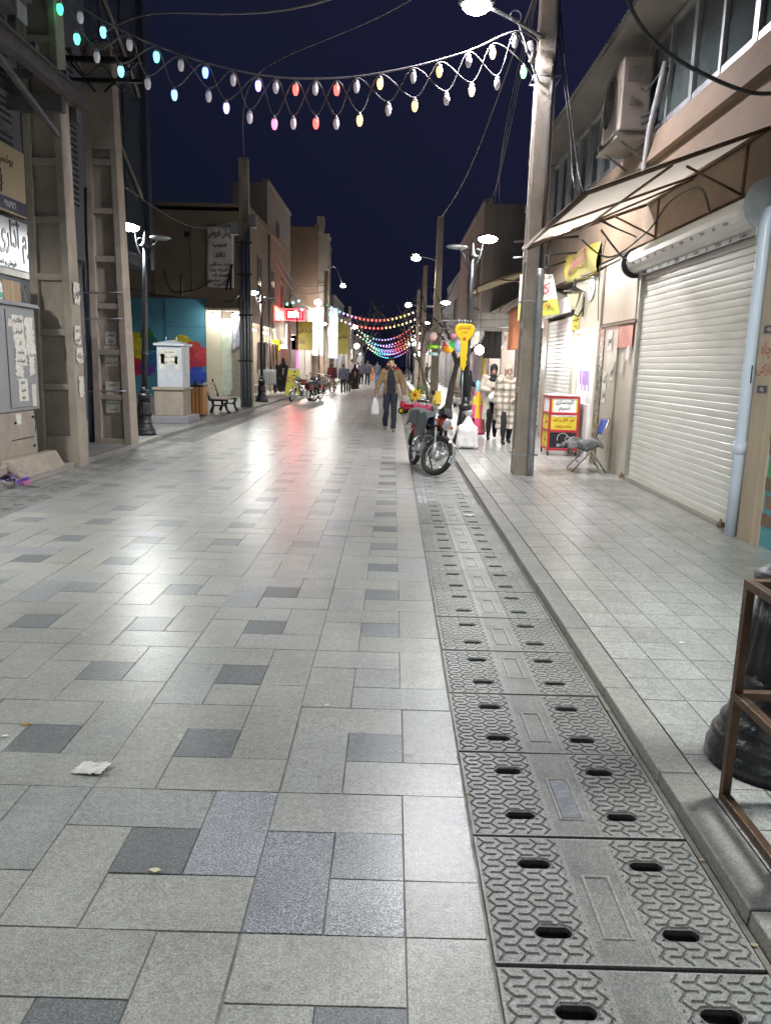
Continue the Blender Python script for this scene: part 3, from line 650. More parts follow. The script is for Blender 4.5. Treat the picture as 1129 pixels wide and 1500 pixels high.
# second shutter
def shutter(y0, y1, z0, z1, x, pitch, name='slat_curtain'):
    m = MB(); n = int((z1 - z0) / pitch); prof = []
    for k in range(n):
        z = z0 + k * pitch
        for (q, d) in ((0, .0), (.06, .0045), (.3, .0065), (.62, .007), (.86, .0055), (.94, .0008), (.975, -.0025)): prof.append((z + q * pitch, d))
    vs = [(x - d, y, z) for z, d in prof for y in (y0, y1)]
    m.add(vs, [(2 * i, 2 * i + 1, 2 * i + 3, 2 * i + 2) for i in range(len(prof) - 1)], False); return m
q = thing('roller_shutter', 'half hidden pale roller shutter behind the concrete pole, beside the lit shop door', 'shutter', (3.6, 16.7, SWZ))
shutter(15.45, 18.0, SWZ, 2.75, 3.56, .085).build('slat_curtain', SHUT, q); m = MB(); m.box(3.45, 3.7, 15.45, 18.0, 2.75, 3.05); m.build('shutter_box', SHUT, q)
q = thing('roller_shutter', 'large closed cream roller shutter between the blue-white pipe and the stone wall', 'shutter', (3.5, 9.5, SWZ))
shutter(7.66, 11.28, SWZ + .05, 3.0, 3.56, .083).build('slat_curtain', SHUT, q)
m = MB(); m.box(3.50, 3.57, 7.66, 11.28, SWZ + .002, SWZ + .06); m.build('bottom_bar', mat('dull_shutter_bar', (.4, .38, .34), .5, .2), q, bevel=.006)
m = MB(); m.box(3.50, 3.60, 11.28, 11.36, SWZ, 3.0); m.build('guide_rail', mat('guide_rail_grey', (.45, .43, .39), .4, .4), q)
m = MB(); m.box(3.50, 3.60, 7.56, 7.66, SWZ, 3.0); m.build('guide_rail', mat('guide_rail_grey', (.45, .43, .39), .4, .4), q)
m = MB()                                               # rounded box with printed strips
pr = [(3.34 + .20 * (1 - math.cos(R(a))) * .0 + .13 - .17 * math.sin(R(a)), 3.18 - .17 * math.cos(R(a))) for a in range(-20, 201, 20)]
m.add([(x, y, z) for y in (7.55, 11.42) for x, z in pr + [(3.6, 3.34), (3.6, 3.0)]], [[i, i + 1, len(pr) + 2 + i + 1, len(pr) + 2 + i] for i in range(len(pr) + 1)] + [list(range(len(pr) + 2)), list(range(len(pr) + 2, 2 * len(pr) + 4))[::-1]])
m.build('shutter_box', SHUT, q)
m = MB(); m.lathe([(.24, -.012), (.24, .012)], (3.47, 7.53, 3.2), 24, False, 'Y'); m.cbox((3.52, 7.53, 3.03), (.3, .02, .25)); m.build('end_plate', STEEL, q)
m = MB(); m.lathe([(.21, -.03), (.21, .03)], (3.45, 11.45, 3.16), 24, False, 'Y'); m.build('end_cap', IRON, q)
m = MB(); m.box(3.44, 3.455, 7.7, 11.25, 2.955, 3.02); sb = m.build('printed_strip', mat('grey_strip', (.42, .38, .40), .5), q)
m = MB(); y = 7.95
while y < 11.1:
    m.text('Rollex', .06, (3.439, y, 2.988), (0, -1, 0), (0, 0, 1), .002, raw=True)
    m.prism([(-.03, -.022), (.03, -.022), (.03, .012), (.014, .0), (0, .022), (-.014, .0), (-.03, .012)], (3.439, y + .3, 2.988), (0, -1, 0), (0, 0, 1), (-.002, 0, 0)); y += .6
m.build('lettering', INK, sb)
m = MB(); y = 8.1; uu = Vector((-.35, 0, .94)).normalized()
while y < 11.1:
    m.text('Rollex', .05, (3.312, y, 3.12), (0, -1, 0), uu, .002, raw=True)
    m.prism([(-.03, -.022), (.03, -.022), (.03, .012), (.014, .0), (0, .022), (-.014, .0), (-.03, .012)], (3.312, y + .3, 3.12), (0, -1, 0), uu, (-.002, 0, 0)); y += .6
m.build('lettering', mat('grey_print', (.25, .22, .3), .5), q)
for y in (7.8, 11.33):
    m = MB(); m.cbox((3.475, y, SWZ + .05), (.04, .06, .05)); m.torus((3.465, y, SWZ + .085), .02, .006, 'X', 14, 6); m.cbox((3.465, y + .045, SWZ + .035), (.025, .04, .05)); m.build('padlock', mat('worn_brass', (.22, .17, .11), .45, .6, .3, 20), q)
# column, pipe, painted wall
m = MB(); m.box(3.47, 3.9, 7.12, 7.44, SWZ - .02, 3.4); o = m.build('stone_pilaster', TRAV, None, loc=(3.6, 7.28, SWZ), bevel=.01); tag(o, 'travertine pilaster at the right edge between the pipe and the painted wall', 'pilaster')
for z in (2.05, 1.5): 
    m = MB(); m.box(3.463, 3.469, 7.16, 7.34, z - .035, z + .035); k = m.build('sticker', mat('dark_sticker', (.06, .06, .08), .5), o)
    m = MB(); m.text('۰۹۱۵', .05, (3.462, 7.25, z), (0, -1, 0), (0, 0, 1), .001); m.build('lettering', PAPER, k)
m = MB(); m.text('چاه', .16, (3.468, 7.26, 1.86), (0, -1, 0), (0, 0, 1), .002); m.text('بازکنی', .12, (3.468, 7.26, 1.68), (0, -1, 0), (0, 0, 1), .002); m.build('stencil', mat('faded_red_ink', (.38, .13, .11), .7), o)
m = MB(); m.tube([(3.44, 7.50, SWZ), (3.44, 7.50, .9), (3.44, 7.50, 3.02), (3.46, 7.5, 3.12), (3.6, 7.5, 3.2)], .058, 16); m.tube([(3.44, 7.50, .86), (3.44, 7.50, .98)], .066, 16)
o = m.build('downpipe', mat('pale_blue_pvc', (.60, .68, .80), .35, 0, .04, 4, 0, 1, .3, (.38, .4, .45), 3), None, loc=(3.44, 7.5, SWZ)); tag(o, 'pale blue plastic downpipe between the big shutter and the pilaster', 'pipe')
m = MB(); m.box(3.435, 3.445, 7.435, 7.447, 1.55, 1.72); m.build('sticker', INK, o)
o = MB(); o.box(3.54, 4.2, 3.0, 7.10, 0, 3.4); o = o.build('painted_wall', mat('turquoise_painted_brick', (.10, .32, .38), .7, 0, .2, 3, .4, 40, .3, (.3, .45, .45), 4), None, loc=(3.8, 5, 0)); tag(o, 'turquoise wall with painted brown bricks and green leaves at the right edge', 'wall')
m = MB(); rr = random.Random(5)
for r_ in range(7):
    for c_ in range(6):
        if rr.random() < .75: y = 4.2 + c_ * .5 + (r_ % 2) * .22; m.box(3.532, 3.541, y, y + .36, .06 + r_ * .17, .18 + r_ * .17)
m.build('painted_brick', mat('brown_paint', (.22, .14, .10), .7, 0, .25, 6), o)
m = MB()
for k in range(60):
    y = rr.uniform(5.6, 7.05); z = rr.uniform(.75, 1.5); a = rr.uniform(0, 6); s = rr.uniform(.05, .12)
    m.prism([(-s, 0), (0, s * .4), (s, 0), (0, -s * .4)], (3.541, y, z), (0, math.cos(a), math.sin(a)), (0, -math.sin(a), math.cos(a)), (-.012 - .0004 * k, 0, 0))
m.build('painted_leaves', mat('green_paint', (.10, .36, .03), .6, 0, .4, 9), o)
# sheet canopy over the big shutter
cn = thing('canopy', 'sloping cream sheet canopy on rusty tubes above the big shutter', 'canopy', (2.6, 9.5, 3.3))
def cp(u, v): return (1.80 + 1.68 * v, 7.75 + 3.5 * u, 3.33 + .62 * v + .012 * math.sin(u * 9) * math.sin(v * 5))
m = MB(); m.sheet(cp, 40, 16); m.build('cover_sheet', translucent('cream_canvas', (.62, .57, .47), .5), cn)
m = MB()
A = (1.8, 7.75, 3.30); Bq = (1.8, 11.25, 3.30); C_ = (3.48, 7.75, 3.92); D = (3.48, 11.25, 3.92)
m.tube([A, Bq], .030); m.tube([A, C_], .022); m.tube([Bq, D], .022); m.tube([C_, D], .022)
m.tube([(1.82, 9.5, 3.29), (3.48, 9.5, 3.9)], .015); m.tube([(2.6, 7.75, 3.57), (2.6, 11.25, 3.57)], .014)
m.tube([(1.85, 11.2, 3.28), (3.45, 9.5, 3.86)], .014)
m.build('tube_frame', RUST, cn)
for y in (8.2, 10.8): m = MB(); m.tube([(2.9, y, 3.68), (3.48, y, 3.42)], .014); m.tube([(3.49, y, 3.3), (3.49, y, 3.95)], .02); m.build('wall_stay', RUST, cn)
# second awning
cn = thing('awning', 'lit cream awning jutting out behind the big concrete pole', 'awning', (2.8, 20, 3.5))
def cp(u, v): return (1.95 + 1.7 * v, 18.9 + 2.3 * u, 3.52 + .60 * v + .04 * math.sin(u * 12) * (1 - v))
m = MB(); m.sheet(cp, 24, 12); m.build('cover_sheet', translucent('yellowed_canvas', (.66, .55, .32), .5), cn)
m = MB(); m.tube([cp(0, 0), cp(1, 0)], .03); m.tube([cp(0, 0), cp(0, 1)], .03); m.tube([cp(1, 0), cp(1, 1)], .025); m.tube([(1.97, 18.88, 3.36), (1.95, 18.88, 3.52)], .02); m.tube([cp(0, .3), (3.6, 18.9, 3.6)], .018); m.build('tube_frame', RUST, cn)
# brackets and signs over the second shutter
sg = thing('hanging_sign', 'tilted white sign with a yellow foot on a bracket beside the concrete pole', 'sign', (3.1, 15.9, 3.0))
ux = Vector((.94, -.34, 0)).normalized()
m = MB(); m.prism([(-.45, -.42), (.42, -.30), (.22, .5), (-.45, .5)], (3.0, 16.2, 3.02), ux, (0, 0, 1), (-.01, -.03, 0)); m.build('panel', mat('dull_white_panel', (.42, .42, .40), .5), sg)
m = MB(); m.prism([(-.44, -.40), (.41, -.28), (.34, .02), (-.44, -.06)], (2.988, 16.165, 3.02), ux, (0, 0, 1), (-.004, -.008, 0)); m.text('قفل', .22, Vector((2.985, 16.15, 2.86)) , ux, (0, 0, 1), .004); m.build('yellow_strip', mat('lime_strip', (.34, .34, .04), .5), sg)
m = MB(); m.text('کلید', .3, Vector((2.92, 16.15, 3.22)), ux, (0, 0, 1), .006); m.text('۲۸', .13, Vector((3.12, 16.06, 2.9)), ux, (0, 0, 1), .012); m.build('lettering', RED, sg)
m = MB()
for z in (3.75, 4.05): m.tube([(2.3, 15.6, z), (3.5, 15.4, z + .1)], .02)
for x in (2.5, 3.0): m.tube([(x, 15.6, 3.45), (x, 15.55, 4.1)], .016)
m.tube([(2.6, 16.1, 3.5), (3.4, 15.9, 3.75)], .018)
m.build('bracket', IRON, sg)
sg = thing('shop_banner', 'yellow vinyl banner with red Persian lettering above the lantern', 'banner', (3.45, 14.7, 3.5))
def bn(u, v): return (3.44 - .05 * math.sin(u * 7 + v * 3), 16.0 - 2.55 * u + .10 * v, 3.36 - .10 * u + (.52) * v - .05 * math.sin(u * 3.1) * (1 - v))
m = MB(); m.sheet(bn, 20, 10); m.build('cloth', mat('yellow_banner', (.25, .21, .03), .6, 0, .15, 3, .2, 10, .75, (.40, .30, .20), 2.2), sg, solid=.005)
m = MB(); m.text('کلیدسازی', .34, (3.37, 14.9, 3.62), (0, -1, .03), (0, 0, 1), .004, fit=1.7); m.build('lettering', mat('purple_ink', (.32, .06, .12), .6), sg)
m = MB(); m.tube([(3.42, 16.0, 3.33), (3.42, 13.4, 3.24)], .015); m.build('batten', RUST, sg)
# wall lantern
ln = thing('wall_lantern', 'cream glass wall lantern with a dark iron finial on the stone wall', 'lantern', (3.36, 14.55, 2.85))
m = MB(); m.lathe([(.03, -.20), (.07, -.14), (.14, .1), (.155, .12)], (3.30, 14.55, 2.92), 6, False); m.build('glass', mat('cream_lantern_glass', (.62, .55, .38), .3, 0, .08), ln)
m = MB(); m.lathe([(.20, .12), (.19, .135), (.10, .17), (.03, .21), (.025, .33), (.005, .36)], (3.30, 14.55, 2.92), 6, False); m.lathe([(.005, -.33), (.02, -.27), (.04, -.22), (.03, -.19)], (3.30, 14.55, 2.92), 8); m.tube([(3.30, 14.55, 2.64), (3.40, 14.55, 2.60), (3.48, 14.55, 2.74)], .014); m.box(3.475, 3.495, 14.49, 14.61, 2.6, 2.95)
m.build('iron_cap', IRON, ln)
o = MB(); o.lathe([(.22, -.008), (.22, .008)], (3.47, 14.0, 3.06), 28, False, 'X'); o = o.build('wall_clock', PLAST, None, loc=(3.47, 14.0, 3.06)); tag(o, 'round white clock face on the stone wall above the lit doorway', 'clock')
m = MB()
for a in range(12): m.cbox((3.459, 14.0 + .18 * math.sin(a * .5236), 3.06 + .18 * math.cos(a * .5236)), (.004, .012, .035), rx=-a * .5236)
m.cbox((3.458, 14.03, 3.10), (.004, .012, .12), rx=-.5); m.cbox((3.457, 13.96, 3.03), (.004, .012, .14), rx=1.0); m.build('hands_and_marks', INK, o)
o = MB(); o.box(3.478, 3.486, 14.75, 15.35, 2.38, 2.66); o = o.build('yellow_notice', mat('yellow_notice_board', (.6, .52, .06), .6, 0, .2, 6, 0, 1, .5, (.6, .55, .45), 5), None, loc=(3.48, 15, 2.5)); tag(o, 'small yellow notice under the lantern left of the lit doorway', 'notice')
m = MB(); m.text('سیم بکسل', .12, (3.477, 15.05, 2.57), (0, -1, 0), (0, 0, 1), .002, fit=.5); m.text('ریموت', .1, (3.477, 15.05, 2.44), (0, -1, 0), (0, 0, 1), .002); m.build('lettering', INK, o)
# air conditioner
ac = thing('air_conditioner', 'dusty beige outdoor air conditioner on brackets at the window band', 'air conditioner', (3.3, 11.8, 4.9))
m = MB(); m.box(3.05, 3.45, 11.4, 12.35, 4.93, 5.86); m.build('casing', mat('dusty_beige_enamel', (.40, .345, .30), .5, 0, .1, 3, .1, 20, .4, (.25, .2, .17), 2), ac, bevel=.02)
m = MB(); m.torus((3.04, 11.98, 5.42), .33, .018, 'X', 32, 6)
for rr_ in (.07, .14, .21, .27): m.torus((3.035, 11.98, 5.42), rr_, .006, 'X', 28, 5)
for a in range(8): m.bar((3.035, 11.98, 5.42), (3.035, 11.98 + .32 * math.cos(a * .785), 5.42 + .32 * math.sin(a * .785)), .008)
m.build('fan_grille', GREYW, ac)
m = MB(); m.lathe([(.31, 0), (.31, .002)], (3.043, 11.98, 5.42), 28, False, 'X'); m.build('fan_opening', IRON, ac)
m = MB(); m.box(3.12, 3.30, 11.38, 11.40, 5.55, 5.74); m.build('service_cover', GREYW, ac)
m = MB(); m.box(3.16, 3.22, 11.385, 11.40, 5.25, 5.36); m.build('valve_cover', GREYW, ac)
m = MB(); m.box(2.98, 3.5, 11.45, 11.5, 4.86, 4.92); m.box(2.98, 3.5, 12.2, 12.25, 4.86, 4.92); m.bar((3.0, 11.475, 4.86), (3.48, 11.475, 4.55), .03); m.bar((3.0, 12.225, 4.86), (3.48, 12.225, 4.55), .03); m.box(3.0, 3.45, 11.3, 12.4, 4.80, 4.83); m.build('bracket', GREYW, ac)
m = MB(); m.tube([(3.36, 11.38, 5.1), (3.40, 11.15, 5.08), (3.46, 11.0, 5.3), (3.48, 10.9, 5.55)], .03); m.tube([(3.3, 11.38, 5.45), (3.32, 11.2, 5.35), (3.42, 11.0, 5.5), (3.5, 10.9, 5.6)], .014); m.tube([(3.36, 11.38, 5.0), (3.4, 11.2, 5.0), (3.46, 11.05, 5.1)], .02)
m.build('cable', BWIRE, ac)
m = MB(); m.tube([(3.46, 10.9, 5.62), (3.44, 10.95, 5.4), (3.42, 11.2, 4.9), (3.40, 11.25, 4.4), (3.42, 11.2, 4.1)], .045, 10); m.build('insulated_pipe', mat('grey_foam_lagging', (.30, .30, .31), .8, 0, .15, 14, .5, 40), ac)

# ------------------------------------------------------------------ generic houses with lit shops
GOODS = mat('goods_wrap', (1, 1, 1), .5, attr=True)
TUBE = emit('shop_tube_far', (1.0, .96, .88), 8)
_si = random.Random(21)
def shop_row(side, xf, y0, y1, h, wall, label, shops, wins=(), zs=3.3, depth=7, light=60, bulb=TUBE, warm=(1, .95, .88)):
    """house with a ground-floor shop row: shops = [(ya, yb, kind)], kind lit|shut|dark; wins = [(ya, yb, za, zb)]"""
    t = thing('shop_house', label, 'building', (xf + side * depth / 2, (y0 + y1) / 2, 0)); X = lambda d: xf + side * d
    def bx(m, d0, d1, *r, tone=None): a, b_ = sorted((X(d0), X(d1))); m.box(a, b_, *r, tone=tone)
    m = MB(); bx(m, 0, depth, y0, y1, zs, h); bx(m, 2.4, depth, y0 + .01, y1 - .01, 0, zs)
    e = y0
    for ya, yb, k in shops:
        if ya > e: bx(m, .0, 2.4, e, ya, 0, zs)
        e = yb
    if e < y1: bx(m, 0, 2.4, e, y1, 0, zs)
    bx(m, -.06, .25, y0 - .02, y1 + .02, h, h + .18)
    m.build('wall', wall, t)
    for ya, yb, za, zb in wins:
        m = MB(); bx(m, -.015, .02, ya, yb, za, zb); wn = m.build('window', WINGL, t)
        m = MB()
        for a, c in ((ya, ya + .07), (yb - .07, yb), ((ya + yb) / 2 - .03, (ya + yb) / 2 + .03)): bx(m, -.04, .0, a, c, za, zb)
        bx(m, -.05, .0, ya - .05, yb + .05, za - .09, za); bx(m, -.04, .0, ya, yb, zb - .06, zb); m.build('frame', GREYW, wn)
    for i, (ya, yb, k) in enumerate(shops):
        if k == 'shut':
            m = MB(); n = 28
            for q in range(n): bx(m, .06 + .012 * (q % 2), .14, ya, yb, .08 + q * (zs - .7) / n, .08 + (q + 1) * (zs - .7) / n)
            bx(m, -.02, .2, ya, yb, zs - .62, zs); m.build('shutter', SHUT, t)
        elif k == 'lit':
            m = MB(); bx(m, .2, 2.3, ya + .2, yb - .2, zs - .28, zs - .22); q = m.build('ceiling_light', bulb, t)
            m = MB()
            for zz in (.5, 1.0, 1.5, 2.0): bx(m, 1.9, 2.35, ya + .1, yb - .1, zz, zz + .03)
            bx(m, .3, 1.5, ya, ya + .06, 0, zs - .3); s_ = m.build('shelf', WHITE, t)
            m = MB()
            for zz in (.1, .53, 1.03, 1.53, 2.03):
                y = ya + .15
                while y < yb - .25:
                    c = _si.choice(((.6, .1, .1), (.65, .5, .08), (.1, .25, .5), (.1, .4, .2), (.7, .65, .6), (.5, .2, .4), (.6, .6, .62))); w_ = _si.uniform(.12, .3)
                    bx(m, 1.6 + _si.uniform(0, .2), 2.3, y, y + w_, zz, zz + _si.uniform(.15, .4), tone=c); y += w_ + .04
            m.build('goods', GOODS, s_)
            if light: lamp_light(q, 'POINT', (X(-.25) - t.location.x, (ya + yb) / 2 - t.location.y, zs - .6), light * .24, warm, .2)
    return t
# right side
shop_row(1, 3.95, 18.5, 24.6, 6.3, GREYW, 'plain grey two-storey house beyond the corrugated eave on the right', [(19, 21.2, 'shut'), (21.6, 24.2, 'lit')], [(20, 21.2, 4.2, 5.3)], light=110)
shop_row(1, 3.9, 24.6, 31.7, 3.6, PALE, 'low pale shop between the grey house and the square tower', [(25, 28, 'lit'), (28.4, 31.4, 'lit')], zs=2.9, light=110, warm=(1, .9, .95))
tw = shop_row(1, 3.5, 31.7, 43, 7.95, GREYW, 'square grey rendered tower house rising above the second awning', [(32.2, 35.6, 'lit'), (36.2, 39.5, 'shut'), (40, 42.6, 'lit')], [(33, 34.2, 4.6, 6), (37, 38.2, 4.6, 6)], light=110)
m = MB(); m.box(3.49, 3.9, 31.66, 31.7, 3.3, 7.9); m.box(3.44, 3.62, 31.64, 31.8, 3.2, 7.9); m.build('pilaster', PALE, tw)
shop_row(1, 4.0, 43, 60, 7.2, DARKW, 'dark three-window house behind the right-hand lamp row', [(44, 48, 'lit'), (49, 53, 'lit'), (54, 58, 'lit')], [(46, 48, 4.6, 6), (51, 53, 4.6, 6)], light=150)
shop_row(1, 4.2, 60, 84, 6.2, DARKW, 'long dim house far on the right with a row of bright shops', [(61, 66, 'lit'), (67, 72, 'lit'), (74, 79, 'lit')], [(64, 66, 4.2, 5.4)], light=200)
shop_row(1, 4.2, 84, 120, 5.6, GREYW, 'farthest low house on the right end of the street', [(86, 93, 'lit'), (95, 104, 'lit'), (106, 116, 'lit')], light=260)
# left side
g1 = shop_row(-1, -6.35, 34.0, 47.2, 7.85, BEIGE, 'beige rendered corner house with the white banner on its end wall', [(34.9, 37.2, 'lit'), (37.8, 41.2, 'lit'), (42, 46.6, 'lit')], [(36.2, 37.3, 4.6, 6.4), (40.2, 41.2, 4.6, 6.2), (43.5, 44.6, 4.6, 6.2)], depth=4.0, light=120)
m = MB(); m.box(-13.5, -10.36, 34.02, 46, 0, 7.9); m.build('rear_wing', BEIGE, g1)
m = MB(); m.box(-10.4, -10.35, 33.97, 40, 0, 8.0); m.frust((-10.35, -6.35, 34.0, 47), (-10.35, -6.35, 34.0, 47), 8.03, 8.16); m.build('parapet', BEIGE, g1)
shop_row(-1, -6.7, 41.3, 50.2, 10.6, PALE, 'tall pale narrow house rising above the beige corner house', [], [(44.2, 45.4, 7.9, 9.3)], zs=8.0, depth=1.8)
shop_row(-1, -6.3, 47.2, 59.6, 5.4, PALE, 'low house with lit shops past the red light sign', [(47.8, 50.6, 'lit'), (51.4, 54.6, 'lit'), (55.2, 59, 'lit')], light=150)
bh = shop_row(-1, -5.9, 60, 72, 11.6, BROWN, 'brown rendered tall house with a projecting bay on the left skyline', [(60.8, 64.8, 'lit'), (66, 71, 'lit')], [], light=170)
m = MB(); m.box(-6.0, -5.2, 60.3, 62.3, 4.2, 7.6); m.box(-6.0, -5.2, 60.3, 62.3, 8.4, 11.0); m.box(-6.0, -5.35, 60.4, 62.2, 7.6, 8.4); m.box(-6, -5.1, 60.2, 62.4, 11, 11.2); m.box(-6.0, -5.5, 60.0, 61, 11.2, 12.4); m.build('bay', PALE, bh)
for k, (a, c, h, d, lb) in enumerate(((72, 86, 7.6, 5.6, 'lower dark house beyond the brown bay house'), (86, 104, 6.4, 5.4, 'dim house far on the left with bright shop fronts'), (104, 130, 5.2, 5.2, 'farthest left house at the end of the street'))):
    shop_row(-1, -d, a, c, h, DARKW if k != 1 else GREYW, lb, [(a + 1, a + 5, 'lit'), (a + 6, a + 11, 'lit'), (a + 12, c - 1, 'lit')], [(a + 3, a + 5, h - 2.2, h - .9)], light=230)
# end wall of the beige house: blue mural, doorway, banner
m = MB(); m.box(-12.6, -8.2, 33.88, 33.99, 0, 4.2); m.box(-12.6, -12.4, 33.99, 40, 0, 4.2)
mw = m.build('mural_wall', mat('teal_wall_paint', (.065, .22, .30), .65, 0, .1, 1.5, .2, 30, .25, (.1, .24, .3), 2), None, loc=(-10.4, 33.9, 0)); tag(mw, 'teal blue painted wall with rings of coloured flowers', 'mural wall')
m = MB(); m.tube([(-9.95, 33.86, .1), (-9.95, 33.86, 4.2)], .012); m.box(-9.9, -8.2, 33.872, 33.88, 3.0, 3.02); m.build('panel_joint', mat('dark_teal', (.03, .10, .14), .7), mw)
rr = random.Random(9); bk = 0
for (cx, cz, cols) in ((-10.95, 1.85, [((.40, .36, .02), -.35, .55, .35), ((.04, .14, .02), .15, .8, .3), ((.42, .36, .02), -.45, .25, .35), ((.42, .10, .02), -.5, -.1, .38), ((.38, .02, .05), -.35, -.6, .36), ((.1, .03, .28), .12, -.65, .34), ((.03, .10, .25), .45, -.3, .32), ((.02, .09, .10), .4, .4, .3)]),
                       (-9.0, 1.75, [((.40, .30, .02), -.25, .55, .38), ((.42, .05, .04), .2, .15, .5), ((.42, .03, .05), .35, -.15, .45), ((.36, .02, .06), .05, -.55, .4), ((.03, .07, .42), .35, -.85, .42), ((.45, .05, .06), .6, .1, .3)])):
    for c, dx, dz, r_ in cols:
        m = MB(); bk += 1; N = 22
        pts = [(math.cos(a * 6.283 / N) * r_ * (1 + .18 * math.sin(a * 2.2) + rr.uniform(-.08, .08)), math.sin(a * 6.283 / N) * r_ * (1 + rr.uniform(-.08, .08))) for a in range(N)]
        m.prism(pts, (cx + dx, 33.88, cz + dz), (1, 0, 0), (0, 0, 1), (0, -.004 - .002 * bk, 0)); m.build('flower_paint', mat('mural_%d_%d' % (int(c[0] * 99), int(c[2] * 99)), c, .6, 0, .35, 5), mw)
m = MB(); m.box(-8.19, -7.55, 33.84, 33.99, 0, 3.7); m.box(-6.55, -6.36, 33.84, 33.99, 0, 3.7); m.build('cream_pilaster', mat('cream_wall_paint', (.60, .56, .42), .6, 0, .08, 2, .2, 20, .3, (.35, .3, .22), 2), g1)
m = MB(); m.box(-7.55, -7.05, 33.9, 33.99, .1, 3.4)
for k in range(5): m.box(-7.52 + k * .1, -7.46 + k * .1, 33.88, 33.9, .3, 2.6)
m.build('slatted_door', mat('pale_green_door', (.55, .6, .5), .5), g1)
m = MB(); m.box(-7.05, -6.55, 33.82, 33.99, .35, 2.5); m.box(-7.1, -6.5, 33.7, 33.99, 0, .35); m.build('stone_pier', mat('speckled_stone', (.28, .24, .2), .8, 0, .5, 20, .4, 50), g1)
m = MB(); m.box(-8.1, -6.3, 33.3, 33.99, 3.7, 3.8); m.build('ledge', CONC, g1)
m = MB(); m.sheet(lambda u, v: (-7.0 + .75 * u, 33.6 + .12 * math.sin(u * 9 + v * 4), 3.6 - 1.6 * v + .2 * math.sin(u * 3)), 10, 12); o = m.build('plastic_sheet', mat('grey_plastic_sheet', (.45, .47, .52), .3, 0, .25, 6, .4, 12), None, loc=(-6.7, 33.6, 2.8), solid=.01); tag(o, 'crumpled grey plastic sheet hanging over the stone pier of the beige house', 'plastic sheet')
m = MB(); m.box(-9.05, -8.85, 33.9, 33.99, 6.75, 6.95); m.build('vent', IRON, g1)
for x, z0_, z1_ in ((-9.2, 4.3, 5.2), (-8.75, 4.4, 7.3), (-6.75, 3.8, 6.9)): m = MB(); m.tube([(x, 33.96, z0_), (x - .03, 33.96, (z0_ + z1_) / 2), (x, 33.96, z1_)], .025, 6); m.build('wall_conduit', GREYW, g1)
m = MB(); m.tube([(-6.3, 39.4, .1), (-6.3, 39.4, 7.8)], .06, 8); m.build('downpipe', GREYW, g1)
for y in (45.4,):
    m = MB(); m.box(-6.33, -6.0, y, y + .8, 4.4, 5.0); q_ = m.build('air_conditioner_box', PALE, g1); m = MB(); m.lathe([(.24, -.01), (.24, .01)], (-6.15, y - .012, 4.7), 16, False, 'Y'); m.build('fan_grille', IRON, q_)
bn_ = thing('wall_banner', 'tall white banner with black Persian lettering on the beige end wall', 'banner', (-7.55, 33.9, 5.9))
def wbf(u, v): return (-8.1 + 1.15 * u + .02 * v, 33.86 - .04 * math.sin(u * 5 + v * 7), 4.7 + 2.5 * v)
m = MB(); m.sheet(wbf, 10, 16); m.build('cloth', mat('white_banner_cloth', (.60, .59, .56), .7, 0, .06, 3, .1, 10, .3, (.4, .37, .33), 2), bn_, solid=.006)
m = MB(); ux, uz = (1, 0, 0), (0, 0, 1)
for i, (tx, s_, z, f_) in enumerate((('پیش فروش', .42, 6.9, 1.0), ('سیب', .36, 6.42, .6), ('نقد', .36, 6.05, .6), ('واحد مسکونی', .2, 5.65, .9), ('با شرایط ویژه', .2, 5.42, .9), ('اقساط بلند', .2, 5.2, .7), ('تلفن تماس', .2, 4.98, .9), ('۰۹۱۵۳۷۲', .2, 4.8, .9))): m.text(tx, s_, (-7.52, 33.80, z), ux, uz, .004, fit=f_)
m.prism([(-.08, -.6), (.02, -.6), (.30, .45), (.22, .5)], (-7.25, 33.81, 5.2), ux, uz, (0, -.004, 0)); m.prism([(-.08, -.6), (.02, -.6), (.05, .4), (-.03, .45)], (-7.05, 33.81, 5.2), ux, uz, (0, -.0045, 0))
m.build('lettering', INK, bn_)
# dark glass building on columns, far left
dg_ = thing('office_building', 'tall dark glass building with curved ledges at the upper left', 'building', (-9.5, 21.8, 0))
m = MB(); m.box(-12, -7.6, 19.0, 24.3, 4.3, 14); m.box(-7.75, -7.45, 24.0, 24.35, 4.3, 14); m.build('wall', mat('dark_tinted_cladding', (.075, .085, .105), .35, .2, .15, 1, .05, 20), dg_)
for k in range(3):
    m = MB(); m.box(-7.61, -7.56, 19.4 + k * 1.5, 20.7 + k * 1.5, 4.6, 13.5); m.build('window', WINGL, dg_)
m = MB()
for zc in (6.2, 9.0): m.tube([(-7.5, 19 + 4.6 * u / 12, zc + 1.9 * math.cos(u / 12 * 1.57)) for u in range(13)], .05, 6)
m.build('curved_ledge', GREYW, dg_)
m = MB()
m.box(-12.6, -11.8, 19, 24.3, LWZ, 4.3); m.build('rear_wall', mat('dark_column', (.04, .045, .06), .5), dg_)
m = MB(); m.box(-8.0, -7.7, 19.05, 19.35, LWZ, 4.3); m.build('column', mat('dark_column', (.04, .045, .06), .5), dg_)
